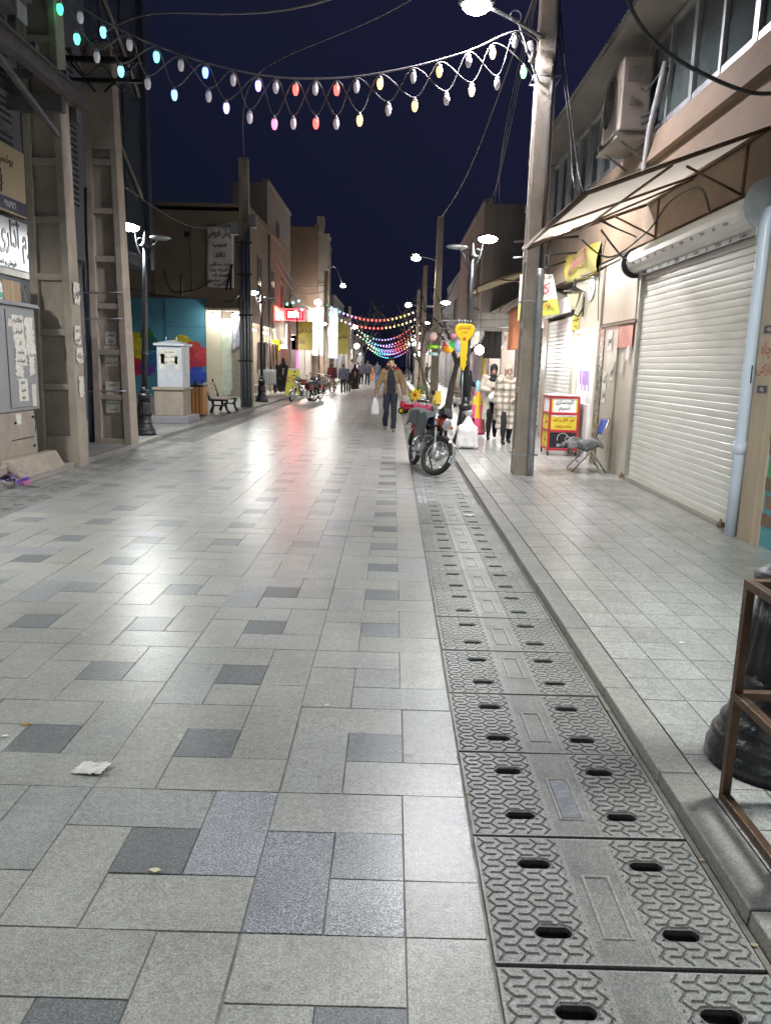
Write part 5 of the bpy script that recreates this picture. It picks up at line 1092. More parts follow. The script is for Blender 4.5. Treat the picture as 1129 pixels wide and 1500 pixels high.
for k in range(3): cable([(3.6 + .2 * k, 31.7, 7.9), (2.8, 22, 7.0 + .3 * k), (2.1, 11.7, 8.2)], .009, ('lower of three thin wires from the big right pole to the tower house', 'middle of three thin wires from the big right pole to the tower house', 'upper of three thin wires from the big right pole to the tower house')[k])
cable([(1.45, 6.3, 5.0), (1.73, 6.5, 4.44), (2.15, 6.8, 4.2), (2.85, 7.0, 4.0), (3.3, 7.2, 4.05), (3.49, 7.0, 4.1)], .017, 'thick black cable swinging across the brown wall at the upper right', BWIRE)
for k in range(2): cable([(2.14, 11.5, 6.2 + .3 * k), (2.35, 11.4, 5.0 + .2 * k), (2.55 + .1 * k, 11.2, 3.9), (3.4, 11.35, 3.5)], .010, ('left of two black wires dropping from the big right pole to the canopy', 'right of two black wires dropping from the big right pole to the canopy')[k], BWIRE)
cable([(2.6, 11.3, 3.45), (3.0, 11.2, 3.2), (3.40, 10.9, 3.5), (3.44, 10.2, 3.75), (3.42, 9.2, 3.7), (3.46, 8.9, 3.35)], .013, 'looping black wire on the wall under the canopy', BWIRE)
cable([(2.9, 11.4, 3.6), (3.2, 11.35, 3.25), (3.45, 11.5, 3.15)], .016, 'black lead dropping to the shutter box corner', BWIRE)
cable([(3.44, 13.15, 3.75), (3.42, 13.3, 3.2), (3.43, 13.2, 2.45)], .008, 'thin black wire down the stone panel seam', BWIRE)
for k in range(2): cable([(-6.4, 41.5, 7.4 - k * .5), (-6.0, 48, 6.3 - k * .5), (-4.9, 55, 6.9 - k * .4)], .03, ('upper cable from the pale tall house to the far left pole', 'lower cable from the pale tall house to the far left pole')[k])
cable([(-12, 33.8, 4.7), (-10, 33.7, 4.3), (-7, 33.6, 4.15), (-5.1, 26.4, 4.6)], .02, 'sagging black cable over the teal wall', BWIRE)
cable([(-7.9, 33.8, 5.0), (-8.5, 33.7, 4.6), (-9.6, 33.8, 4.5), (-9.95, 33.8, 5.4)], .03, 'loop of black cable above the teal wall panel joint', BWIRE)

# ------------------------------------------------------------------ motorcycles
def motorcycle(label, loc, yaw, lean, steer, tankm, cover=None, side=None, hl=True):
    t = thing('motorcycle', label, 'motorcycle', loc); t.rotation_euler = (0, lean, yaw); T0 = Matrix.Translation(loc)
    side = side or tankm
    hd = Vector((0, -.40, .84)); ax = Vector((0, .42, .91)).normalized()
    S = T0 @ Matrix.Translation(hd) @ Matrix.Rotation(steer, 4, ax) @ Matrix.Translation(-hd)
    def wheel(M, y, z=.305):
        m = MB(); m.M = M; m.torus((0, y, z), .262, .044, 'X', 40, 10, sq=.95); tn = m.build('wheel', RUBBER, t)
        m = MB(); m.M = M; m.torus((0, y, z), .222, .014, 'X', 36, 6, sq=1.6); m.build('rim', CHROME, tn)
        m = MB(); m.M = M
        for k in range(18):
            a = k * math.pi / 9; m.tube([(.03 * (1 if k % 2 else -1), y + .05 * math.cos(a + .5), z + .05 * math.sin(a + .5)), (0, y + .222 * math.cos(a), z + .222 * math.sin(a))], .0028, 4)
        m.build('spokes', CHROME, tn)
        m = MB(); m.M = M; m.lathe([(.03, -.07), (.06, -.055), (.078, -.03), (.078, .03), (.06, .055), (.03, .07)], (0, y, z), 20, True, 'X'); m.build('hub', ALU, tn)
        return tn
    wheel(S, -.655); wheel(T0, .60)
    def fender(M, y, a0, a1, mt, r=.325, w_=.055):
        m = MB(); m.M = M
        def f(u, v):
            a = R(a0 + (a1 - a0) * u); b_ = (v - .5) * 2; rr_ = r - .035 * b_ * b_; return (b_ * w_, y + rr_ * math.cos(a), .305 + rr_ * math.sin(a))
        m.sheet(f, 24, 8); return m.build('fender', mt, t, solid=.004)
    fr = fender(S, -.655, 20, 188, CHROME); fender(T0, .60, 5, 150, BLACK, .34, .07)
    m = MB(); m.M = S
    for s in (-1, 1): m.tube([(s * .06, -.655 - .02, .31), (s * .065, -.655 + .30, .42)], .006, 5); m.tube([(s * .055, -.98, .33), (s * .06, -.66, .40), (s * .05, -.36, .46)], .006, 5)
    m.build('fender_stay', CHROME, fr)
    for s in (-1, 1):
        m = MB(); m.M = S; m.tube([(s * .09, -.665, .275), (s * .09, -.60, .47)], .027, 10); m.tube([(s * .09, -.60, .46), (s * .09, -.40, .90)], .018, 10); m.tube([(s * .09, -.475, .74), (s * .09, -.415, .87)], .032, 10); m.build('fork_leg', ALU, t)
    m = MB(); m.M = S; m.cbox((0, -.42, .86), (.22, .08, .03)); m.cbox((0, -.475, .72), (.22, .08, .03)); m.build('fork_yoke', IRON, t)
    m = MB(); m.M = S; m.lathe([(.03, .14), (.06, .11), (.085, .03), (.09, -.05), (.088, -.065)], (0, -.52, .80), 20, True, 'Y'); h_ = m.build('headlight_shell', side if hl else BLACK, t)
    m = MB(); m.M = S; m.lathe([(.093, -.06), (.096, -.075), (.088, -.085)], (0, -.52, .80), 20, True, 'Y'); m.build('headlight_ring', CHROME, h_)
    m = MB(); m.M = S; m.ell((0, -.595, .80), (.084, .03, .084), 16, 8); m.build('headlight_lens', mat('headlight_glass', (.55, .56, .58), .08, .3, .1, 20), h_)
    m = MB(); m.M = S; m.cbox((0, -.49, .95), (.22, .10, .11), rx=-.5); m.ell((-.055, -.47, 1.0), (.055, .05, .03)); m.ell((.055, -.47, 1.0), (.055, .05, .03)); m.build('instrument_panel', IRON, t, bevel=.01)
    m = MB(); m.M = S; m.tube(spl([(-.36, -.20, .97), (-.27, -.27, 1.01), (-.12, -.38, .97), (0, -.40, .92), (.12, -.38, .97), (.27, -.27, 1.01), (.36, -.20, .97)], 6), .012, 8); hb = m.build('handlebar', CHROME, t)
    for s in (-1, 1):
        m = MB(); m.M = S; m.tube([(s * .26, -.275, 1.01), (s * .37, -.19, .965)], .019, 8); m.build('grip', RUBBER, hb)
        m = MB(); m.M = S; m.tube([(s * .24, -.31, 1.0), (s * .36, -.27, .95)], .006, 5); m.build('lever', CHROME, hb)
        m = MB(); m.M = S; m.tube([(s * .09, -.50, .80), (s * .16, -.53, .80)], .008, 6); m.ell((s * .19, -.535, .80), (.03, .03, .025)); m.build('indicator', mat('orange_lens', (.55, .16, .02), .25), t)
        m = MB(); m.M = S; m.tube([(s * .22, -.30, 1.01), (s * .27, -.33, 1.14)], .006, 5); m.ell((s * .28, -.335, 1.17), (.05, .012, .035)); m.build('mirror', IRON, hb)
    m = MB(); m.M = T0; m.ell((0, -.13, .80), (.125, .26, .115), 16, 12); m.build('fuel_tank', tankm, t)
    m = MB(); m.M = T0
    def seat(u, v): a = math.pi * (v * 1.1 - .05); return (.125 * math.cos(a), .06 + .62 * u, .74 + .08 * math.sin(a) + .05 * max(0, u - .7))
    m.sheet(seat, 14, 10); m.box(-.115, .115, .08, .66, .70, .745); m.build('saddle', BLACK, t)
    m = MB(); m.M = T0; m.tube([(0, -.38, .80), (0, -.28, .45), (0, -.15, .27), (0, .2, .25), (0, .33, .40)], .022, 8)
    for s in (-1, 1): m.tube([(s * .02, -.36, .84), (s * .10, .1, .70), (s * .11, .62, .72)], .016, 8); m.tube([(s * .10, .32, .40), (s * .11, .62, .72)], .014, 8); m.tube([(s * .10, .33, .34), (s * .10, .60, .305)], .02, 8); m.tube([(s * .12, .58, .32), (s * .115, .42, .70)], .025, 8)
    m.build('frame', IRON, t)
    m = MB(); m.M = T0; m.box(-.10, .10, -.16, .22, .25, .45); m.lathe([(.10, -.13), (.12, -.10), (.12, .10), (.10, .13)], (0, .12, .36), 16, True, 'X')
    for k in range(9): m.cbox((0, -.10 - .012 * k, .46 + .022 * k), (.19, .17, .009), rx=-.25)
    m.build('engine', ALU, t, bevel=.004)
    for s in (-1, 1): m = MB(); m.M = T0; m.prism([(-.05, -.10), (.22, -.12), (.28, .06), (.0, .12), (-.08, .08)], (s * .115, .18, .60), (0, 1, 0), (0, 0, 1), (s * .02, 0, 0)); m.build('side_cover', side, t, bevel=.008)
    m = MB(); m.M = T0; m.tube(spl([(.07, -.20, .56), (.09, -.36, .45), (.11, -.25, .24), (.13, .2, .22), (.15, .5, .27), (.15, .95, .33)], 6), .02, 8); m.tube([(.15, .35, .25), (.15, .45, .26), (.15, .92, .33), (.15, .98, .34)], [.02, .038, .042, .03], 10); m.build('exhaust', CHROME, t)
    m = MB(); m.M = T0; m.cbox((0, .93, .62), (.10, .05, .07)); m.build('tail_light', RED, t); m = MB(); m.M = T0; m.box(-.09, .09, .95, .96, .42, .54); m.build('number_plate', PLAST, t)
    m = MB(); m.M = T0; m.tube(spl([(-.25, -.22, .52), (-.27, -.30, .40), (-.22, -.26, .26), (0, -.20, .25), (.22, -.26, .26), (.27, -.30, .40), (.25, -.22, .52), (0, -.27, .58), (-.25, -.22, .52)], 5), .013, 8); m.build('crash_bar', CHROME, t)
    m = MB(); m.M = T0; m.tube([(.08, .05, .25), (.20, .12, .03)], .012, 6); m.cbox((.205, .12, .02), (.05, .05, .015)); m.tube([(-.08, .05, .26), (-.22, .05, .27)], .013, 6); m.tube([(.08, -.0, .26), (.22, .0, .27)], .013, 6); m.build('stand_and_pegs', IRON, t)
    if cover:
        m = MB(); m.M = T0
        def cl(u, v):
            y = -.36 + 1.18 * u; b_ = v * 2 - 1; a = abs(b_); sg_ = 1 if b_ > 0 else -1
            wd = .14 + .02 * math.sin(u * 9)
            if a < .35: x = b_ / .35 * wd; z = .93 - .02 * math.sin(u * 3.14) + .015 * math.sin(u * 14 + b_ * 5) - .02 * (a / .35) ** 2
            else: q = (a - .35) / .65; x = sg_ * (wd + .04 * q + .018 * math.sin(u * 16 + q * 3)); z = .91 - q * (.32 + .10 * math.sin(u * 5 + 1) + (.08 if sg_ > 0 else 0))
            return (x, y, z - (.05 if u < .1 else 0))
        m.sheet(cl, 40, 36); m.build('seat_cover', cover, t, solid=.006)
    return t
motorcycle('parked motorcycle with a grey cloth cover standing on the drain covers', (.50, 12.0, .004), R(13), R(9), R(34), mat('navy_enamel', (.02, .03, .12), .3, 0, .1, 5), mat('grey_cloth_cover', (.05, .056, .06), .85, 0, .2, 7, .4, 60), mat('maroon_enamel', (.28, .03, .025), .3))
MR = mat('red_enamel', (.40, .04, .03), .35)
motorcycle('red motorcycle parked at the left kerb, its front wheel turned to the road', (-3.72, 32.0, .004), R(-38), R(7), R(25), mat('dark_red_enamel', (.20, .03, .03), .35))
motorcycle('dark motorcycle parked just behind the red one at the left kerb', (-3.35, 33.2, .004), R(-15), R(7), R(-20), mat('navy_enamel', (.02, .03, .12), .3), None, MR)
def bicycle(label, loc, yaw, col):
    t = thing('bicycle', label, 'bicycle', loc); t.rotation_euler = (0, R(6), yaw); T0 = Matrix.Translation(loc)
    for y in (-.52, .52):
        m = MB(); m.M = T0; m.torus((0, y, .34), .32, .018, 'X', 28, 6)
        for k in range(12): a = k * .5236; m.tube([(0, y, .34), (0, y + .31 * math.cos(a), .34 + .31 * math.sin(a))], .003, 4)
        m.build('wheel', RUBBER, t)
    m = MB(); m.M = T0
    for a, b_ in (((0, -.52, .34), (0, -.40, .88)), ((0, -.42, .78), (0, .08, .30)), ((0, .08, .30), (0, .2, .86)), ((0, -.41, .82), (0, .18, .76)), ((0, .2, .76), (0, .52, .34)), ((0, .08, .3), (0, .52, .34))): m.tube([a, b_], .016, 6)
    m.build('frame', col, t)
    m = MB(); m.M = T0; m.tube([(-.28, -.34, .98), (0, -.42, .95), (.28, -.34, .98)], .012, 6); m.build('handlebar', CHROME, t)
    m = MB(); m.M = T0; m.ell((0, .22, .90), (.08, .13, .03)); m.build('saddle', RUBBER, t)
bicycle('grey bicycle standing beside the far left lamp posts', (-3.55, 41.5, .004), R(-30), STEEL)
bicycle('dark bicycle leaning behind the grey bicycle on the left', (-3.9, 43.0, .004), R(-10), IRON)

# ------------------------------------------------------------------ goods on the right pavement
t = thing('white_sack', 'full white plastic sack tied at the top by the motorcycle', 'sack', (1.50, 15.0, SWZ))
def sack(parts, mt, t, name, vox=.012):
    vs, fs = weld(parts, vox, 4); vs = [v + Vector((noise.noise(v * 11), noise.noise(v * 11 + Vector((7, 3, 1))), .3 * noise.noise(v * 8))) * .016 for v in vs]; m = MB(); m.add(vs, fs, True); return m.build(name, mt, t)
SACK = mat('white_sack_plastic', (.72, .72, .72), .38, 0, .05, 7, .55, 9)
sack([('c', (1.32 + .34 * i, 14.92 + .16 * j, .085), (.055, .055, .05), (1.39 + .21 * i, 14.95 + .10 * j, .42), (.09, .09, .10)) for i in (0, 1) for j in (0, 1)] + [('c', (1.49, 15.0, .10), (.20, .14, .06), (1.50, 15.0, .38), (.205, .15, .16)), ('c', (1.50, 15.0, .48), (.13, .11, .10), (1.50, 15.0, .70), .025)], SACK, t, 'sack')
rr = random.Random(4); m = MB()
for k in range(16):
    a = rr.uniform(0, 6.28); l_ = rr.uniform(.08, .16); d = Vector((math.cos(a) * l_ * .7, math.sin(a) * l_ * .7, l_)); p = Vector((1.50, 15.0, .645)); u, v = perp(d)
    m.quad(p - u * .01, p + u * .01, p + d + u * .05, p + d * .8 - u * .04)
m.build('tied_neck', SACK, t, solid=.002)
t = thing('key_sign', 'yellow key-shaped locksmith sign fixed to the lamp post', 'sign', (1.44, 15.5, 2.2))
YK = mat('glossy_yellow_plastic', (.60, .42, .004), .3, 0, .05, 3)
N = 26; top = [(.19 * math.cos(R(a)), .13 + .16 * math.sin(R(a)) if a > 0 else 0) for a in range(10, 171, 10)]
dome = [(.075, -.14), (.10, -.10), (.165, -.02), (.195, .06), (.19, .13), (.165, .175), (.10, .195), (-.10, .195), (-.165, .175), (-.19, .13), (-.195, .06), (-.165, -.02), (-.10, -.10), (-.075, -.14), (-.072, -.35), (-.06, -.62), (-.02, -.72), (.02, -.72), (.035, -.66), (.06, -.62), (.05, -.55), (.072, -.5), (.06, -.42), (.075, -.35)]
m = MB(); m.prism(dome, (1.40, 15.56, 2.27), (1, 0, 0), (0, 0, 1), (0, -.07, 0)); m.build('key_board', YK, t, bevel=.012)
m = MB(); m.text('کلیدسازی', .10, (1.40, 15.485, 2.39), (1, 0, 0), (0, 0, 1), .004, fit=.24); m.text('۰۹۱۵۵', .05, (1.40, 15.485, 2.30), (1, 0, 0), (0, 0, 1), .004); m.lathe([(.035, -.004), (.035, .004)], (1.40, 15.485, 2.17), 14, False, 'Y'); m.build('lettering', mat('brown_red_ink', (.35, .06, .01), .5), t)
m = MB(); m.tube([(1.40, 15.55, SWZ + .9), (1.40, 15.55, 1.6)], .012, 6)
for k in range(5): m.tube([(1.30 + k * .05, 15.53, 2.46), (1.28 + k * .06, 15.53, 2.54)], .008, 5)
m.build('rod', STEEL, t)
# red display cart
t = thing('display_cart', 'red-framed key cutter display cart with white, yellow and black panels', 'cart', (3.22, 14.4, SWZ)); x0, x1, y0, y1 = 2.92, 3.44, 14.15, 14.75
m = MB()
for x in (x0, x1):
    for y in (y0, y1): m.box(x - .02, x + .02, y - .02, y + .02, .12, 1.12)
for z in (.16, .50, .82, 1.12):
    for y in (y0, y1): m.box(x0 + .02, x1 - .02, y - .018, y + .018, z - .022, z + .022)
    for x in (x0, x1): m.box(x - .018, x + .018, y0 + .02, y1 - .02, z - .022, z + .022)
m.build('frame', RED, t, bevel=.004)
m = MB(); m.box(x0 - .03, x1 + .03, y0 - .03, y1 + .03, 1.143, 1.165); m.build('top', mat('pale_pink_board', (.62, .5, .48), .5), t)
m = MB(); m.box(x0 + .02, x1 - .02, y0 - .004, y0 + .006, .845, 1.095); m.box(x0 - .004, x0 + .006, y0 + .02, y1 - .02, .845, 1.095); p_ = m.build('white_panel', PLAST, t)
m = MB(); m.text('کلیدسازی', .11, (3.18, y0 - .005, 1.03), *F, .003, fit=.34); m.text('نسیم', .10, (3.18, y0 - .005, .91), *F, .003, fit=.2); m.build('lettering', INK, p_)
m = MB(); m.box(x0 + .02, x0 + .05, y0 - .008, y0 - .005, .85, 1.09); m.box(x1 - .05, x1 - .02, y0 - .008, y0 - .005, .85, 1.09); m.build('yellow_edge', YEL, p_)
m = MB(); m.box(x0 + .02, x1 - .02, y0 - .004, y0 + .006, .525, .765); m.box(x0 - .004, x0 + .006, y0 + .02, y1 - .02, .525, .8); m.box(x0 - .004, x0 + .006, y0 + .02, y1 - .02, .185, .475); p_ = m.build('yellow_panel', mat('bright_yellow_panel', (.66, .52, .04), .45), t)
m = MB(); m.text('انواع قفل و کلید', .09, (3.18, y0 - .005, .70), *F, .003, fit=.4); m.text('ساخت ریموت', .08, (3.18, y0 - .005, .59), *F, .003, fit=.3); m.text('قفل', .12, (x0 - .005, 14.45, .66), (0, -1, 0), (0, 0, 1), .003); m.text('کلید', .12, (x0 - .005, 14.45, .33), (0, -1, 0), (0, 0, 1), .003); m.build('lettering', mat('dark_red_ink', (.28, .02, .02), .5), p_)
m = MB(); m.box(x0 + .0, x1 - .0, y0 - .012, y0 - .005, .775, .815); m.build('white_rail', PLAST, t)
m = MB(); m.box(x0 + .02, x1 - .02, y0 - .004, y0 + .006, .185, .475); p_ = m.build('black_panel', mat('black_panel_board', (.02, .02, .025), .35), t)
m = MB(); m.torus((3.18, y0 - .008, .36), .10, .005, 'Y', 20, 5, 20, 200); m.text('خودرو', .09, (3.18, y0 - .006, .25), *F, .003, fit=.3); m.torus((3.28, y0 - .008, .35), .05, .005, 'Y', 16, 5); m.build('lettering', PLAST, p_)
m = MB()
for x in (x0, x1):
    for y in (y0, y1): m.torus((x, y, SWZ + .045), .032, .014, 'X', 14, 6); m.box(x - .01, x + .01, y - .015, y + .015, .08, .12)
m.build('caster', RUBBER, t)
# folding chair with a jacket
t = thing('folding_chair', 'blue-backed metal folding chair against the stone wall', 'chair', (3.1, 12.2, SWZ))
m = MB()
for y in (11.98, 12.38):
    m.tube([(3.40, y, SWZ + .01), (3.12, y, .46)], .012, 8); m.tube([(2.88, y, SWZ + .01), (3.28, y, .50), (3.40, y, .86)], .012, 8)
m.tube([(2.97, 11.98, .2), (2.97, 12.38, .2)], .010, 6); m.tube([(3.3, 11.98, .2), (3.3, 12.38, .2)], .010, 6); m.tube([(3.40, 11.98, .86), (3.41, 12.05, .89), (3.41, 12.31, .89), (3.40, 12.38, .86)], .012, 8)
m.build('frame', mat('brushed_chair_steel', (.42, .38, .34), .35, .7), t)
m = MB(); m.sheet(lambda u, v: (3.33 + .07 * v + .03 * math.sin(3.14 * u), 11.99 + .38 * u, .62 + .24 * v), 12, 6); m.build('backrest', mat('blue_vinyl', (.02, .06, .34), .4, 0, .1, 6), t, solid=.02)
m = MB(); m.box(2.95, 3.30, 11.99, 12.37, .455, .48); m.build('seat', mat('dark_vinyl', (.03, .03, .05), .5), t, bevel=.01)
rr = random.Random(8)
def jk(u, v): return (2.78 + .56 * u, 11.92 + .52 * v, .515 + .045 * noise.noise((u * 5, v * 5, 1.0)) + .03 * math.sin(u * 9 + v * 7) - .14 * max(0, .3 - u) ** 1 - .10 * (max(0, abs(v - .5) - .38) / .12))
m = MB(); m.sheet(jk, 26, 22); o = m.build('folded_jacket', mat('black_white_cloth', (.16, .16, .17), .85, 0, .95, 7, .4, 40, .4, (.5, .48, .44), 6), None, loc=(3.0, 12.2, .5), solid=.02); tag(o, 'black and white jacket lying on the folding chair seat', 'jacket')
# ride-on toys
def toy_car(label, x, y, z, body, wheel, yaw):
    t = thing('ride_on_toy', label, 'toy', (x, y, z), 'ride-on toys by the drain'); t.rotation_euler = (0, 0, yaw); T0 = Matrix.Translation((x, y, z))
    vs, fs = weld([('e', (0, 0, .24), (.17, .32, .11)), ('e', (0, -.22, .25), (.15, .14, .13)), ('e', (0, .25, .30), (.14, .10, .14)), ('c', (-.15, -.2, .2), .06, (-.15, .2, .2), .06), ('c', (.15, -.2, .2), .06, (.15, .2, .2), .06)], .012); m = MB(); m.M = T0; m.add(vs, fs, True); m.build('body', body, t)
    for sx in (-.19, .19):
        for sy in (-.22, .22):
            m = MB(); m.M = T0; m.lathe([(.03, -.035), (.10, -.035), (.115, -.02), (.115, .02), (.10, .035), (.03, .035)], (sx, sy, .115), 16, True, 'X'); q = m.build('wheel', RUBBER, t)
            m = MB(); m.M = T0; m.lathe([(.06, -.04), (.06, .04)], (sx, sy, .115), 10, False, 'X'); m.build('rim', wheel, q)
    m = MB(); m.M = T0; m.tube([(0, -.15, .34), (0, -.08, .48)], .012, 6); m.torus((0, -.08, .48), .09, .014, 'Y', 18, 6); m.build('steering_wheel', IRON, t)
YP = mat('yellow_toy_plastic', (.70, .50, .01), .3); RP = mat('red_toy_plastic', (.50, .02, .06), .3); PKP = mat('pink_toy_plastic', (.62, .10, .22), .35)
toy_car('red ride-on toy car with yellow rims, leftmost of the toys', .58, 25.6, .01, RP, YP, R(70))
toy_car('pink and white ride-on toy car beside the red one', 1.0, 25.2, .01, PKP, PLAST, R(60))
t = thing('star_cushion', 'yellow star-shaped inflatable standing on the ride-on toys', 'toy', (.72, 25.5, .45)); m = MB()
pts = []
for k in range(16): r_ = .27 if k % 2 == 0 else .14; pts.append((r_ * math.cos(k * math.pi / 8), r_ * math.sin(k * math.pi / 8)))
m.prism(pts, (.75, 25.5, .66), (1, 0, 0), (0, 0, 1), (0, -.1, 0)); m.build('star', YP, t, bevel=.03); m = MB(); m.ell((.75, 25.38, .66), (.06, .03, .06)); m.build('face_dot', RP, t)
t = thing('tricycle', 'yellow and grey child tricycle behind the ride-on cars', 'tricycle', (1.42, 25.2, .01)); m = MB()
m.tube([(1.3, 24.9, .2), (1.35, 25.0, .62), (1.42, 25.2, .42), (1.5, 25.6, .3)], .018, 8); m.tube([(1.15, 25.0, .66), (1.35, 25.0, .64), (1.55, 25.0, .66)], .014, 6); m.build('frame', YP, t)
for p_, r_ in (((1.3, 24.9, .17), .15), ((1.35, 25.6, .11), .1), ((1.62, 25.6, .11), .1)): m = MB(); m.torus(p_, r_, .022, 'X', 20, 6); m.lathe([(.03, -.03), (.03, .03)], p_, 8, False, 'X'); m.build('wheel', RUBBER, t)
m = MB(); m.prism([(-.13, 0), (.13, 0), (.10, .38), (-.10, .38)], (1.52, 25.55, .42), (1, 0, 0), (0, .1, 1), (0, .03, 0)); m.box(1.4, 1.62, 25.3, 25.58, .38, .41); m.build('seat', YP, t)
# inflatables hanging from a rail
hr = thing('hanging_rail', 'steel rail on brackets above the right-hand toy shop', 'rail', (2.4, 24.5, 2.8)); m = MB(); m.tube([(1.15, 24.0, 2.75), (3.9, 24.0, 2.85)], .018); m.tube([(2.0, 23.0, 2.72), (2.0, 27.0, 2.72), ], .018); m.tube([(1.2, 24.0, 2.9), (1.5, 24.0, 3.0), (3.9, 24.4, 3.1)], .02); m.tube([(3.9, 24.0, 2.85), (3.9, 24.7, 2.3)], .015); m.build('rail', STEEL, hr)
def ball(label, x, y, z, r, cols, zt=2.74):
    t = thing('inflatable_ball', label, 'beach ball', (x, y, z), 'inflatables on the rail'); m = MB(); m.ell((x, y, z), r, 24, 16)
    for i, f in enumerate(m.f): c = sum((m.v[k] for k in f), Vector()) / len(f); a = math.atan2(c.z - z, c.x - x); m.fc[i] = cols[int((a + math.pi) / (2 * math.pi) * len(cols) * .999)]
    m.build('ball', mat('glossy_vinyl_panels', (1, 1, 1), .25, 0, .03, 3, attr=True), t); m = MB(); m.tube([(x, y, z + r * .95), (x, y, zt)], .004, 5); m.build('string', BWIRE, t)
ball('beach ball with green, orange and white panels under the toy shop rail', 1.68, 24.0, 2.22, .21, [(.75, .25, .02), (.75, .3, .02), (.7, .5, .02), (.02, .4, .05), (.05, .45, .08), (.7, .7, .65), (.6, .1, .1)])
ball('red beach ball with a pale blue panel beside the green one', 2.03, 24.0, 2.28, .23, [(.4, .5, .75), (.35, .45, .75), (.65, .04, .06), (.65, .04, .06), (.7, .1, .1), (.65, .6, .7), (.5, .5, .75)])
ball('small pink inflatable high under the rail', 1.82, 24.0, 2.56, .10, [(.7, .2, .3), (.72, .4, .45)])
ball('pale pink inflatable at the left end of the rail', 1.18, 24.0, 2.52, .15, [(.72, .45, .42), (.7, .55, .5)])
t = thing('swim_ring', 'lime green swim ring hanging left of the beach balls', 'swim ring', (1.2, 24.0, 2.2)); m = MB(); m.torus((1.2, 24.0, 2.2), .13, .06, 'Z', 24, 10); m.build('ring', mat('lime_vinyl', (.25, .60, .03), .3), t); m = MB(); m.tube([(1.2, 23.88, 2.25), (1.2, 24, 2.74)], .004, 5); m.build('string', BWIRE, t)
t = thing('swim_ring', 'pale turquoise swim ring below the lime one', 'swim ring', (1.22, 24.0, 1.98)); m = MB(); m.torus((1.22, 24.0, 1.98), .11, .05, 'Z', 24, 10); m.build('ring', mat('pale_turquoise_vinyl', (.45, .65, .66), .3), t); m = MB(); m.tube([(1.22, 23.89, 2.0), (1.2, 24, 2.74)], .004, 5); m.build('string', BWIRE, t)
t = thing('inflatable_cone', 'tall pink and yellow inflatable toy beside the woman in the cream coat', 'toy', (1.98, 17.6, SWZ)); m = MB()
m.lathe([(.02, 0), (.20, .02), (.22, .10), (.19, .4), (.14, .7), (.09, .9), (.06, 1.0), (.05, 1.1), (.06, 1.2), (.0, 1.26)], (1.95, 17.6, .08), 20)
for i, f in enumerate(m.f):
    c = sum((m.v[k] for k in f), Vector()) / len(f); n_ = noise.noise((c.x * 9, c.z * 5, c.y * 9)); m.fc[i] = (.30, .50, .62) if c.z > 1.1 else ((.70, .45, .03) if n_ > .12 or .85 < c.z < 1.02 else ((.1, .02, .03) if n_ < -.42 else (.72, .10, .22)))
m.build('body', mat('glossy_vinyl_panels', (1, 1, 1), .25, attr=True), t)
# fabric hanging shops on the right
def drape(label, x, y, z0, z1, wd, col, name='hanging_cloth', cat='cloth', along='X', flat=.06, grp=None, taper=0):
    m = MB()
    def f(u, v):
        a = (u - .5) * wd * (1 - taper * v); o = flat * math.sin(u * 11 + v * 2); z = z0 + (z1 - z0) * v
        return (x + a, y + o, z) if along == 'X' else (x + o, y + a, z)
    m.sheet(f, 16, 8); o = m.build(name, mat('cloth_%d_%d_%d' % tuple(int(c * 99) for c in col), col, .8, 0, .12, 4, .2, 30), None, loc=(x, y, z0), solid=.008); tag(o, label, cat, grp); return o
drape('orange tarpaulin rolled beside the grey one on the right', 3.55, 23.0, 2.15, 3.35, 1.4, (.38, .14, .07), 'tarpaulin', 'tarpaulin', 'Y', .09)
drape('grey white tarpaulin hanging over the dark shop entrance', 3.2, 25.2, 2.75, 3.35, 1.1, (.48, .45, .42), 'tarpaulin', 'tarpaulin', 'X', .06)
drape('deep blue sheet hanging beside the big right pole', 3.52, 19.9, 2.3, 3.3, 1.6, (.02, .10, .17), 'tarpaulin', 'tarpaulin', 'Y', .03)
for k in range(6): drape('black garment hanging in the dark cluster below the grey tarpaulin', 2.95 + .09 * k, 25.0 + .05 * (k % 2), 1.9, 2.75, .12, (.05, .045, .045), 'hanging_garment', 'garment', 'X', .03, 'dark garments under the tarpaulin')
for k in range(14): drape('lavender curtain strip in the long row along the right shop', 3.12 + rng.uniform(-.03, .03), 26.2 + k * .42, .12, 2.45, .36, rng.choice(((.50, .40, .46), (.56, .44, .50), (.42, .35, .40), (.58, .52, .55))), 'curtain_strip', 'curtain', 'Y', .05, 'lavender curtain strips')
drape('yellow cloth strip among the lavender curtains', 3.02, 26.0, 1.3, 2.2, .2, (.62, .48, .05), 'curtain_strip', 'curtain', 'Y', .03)
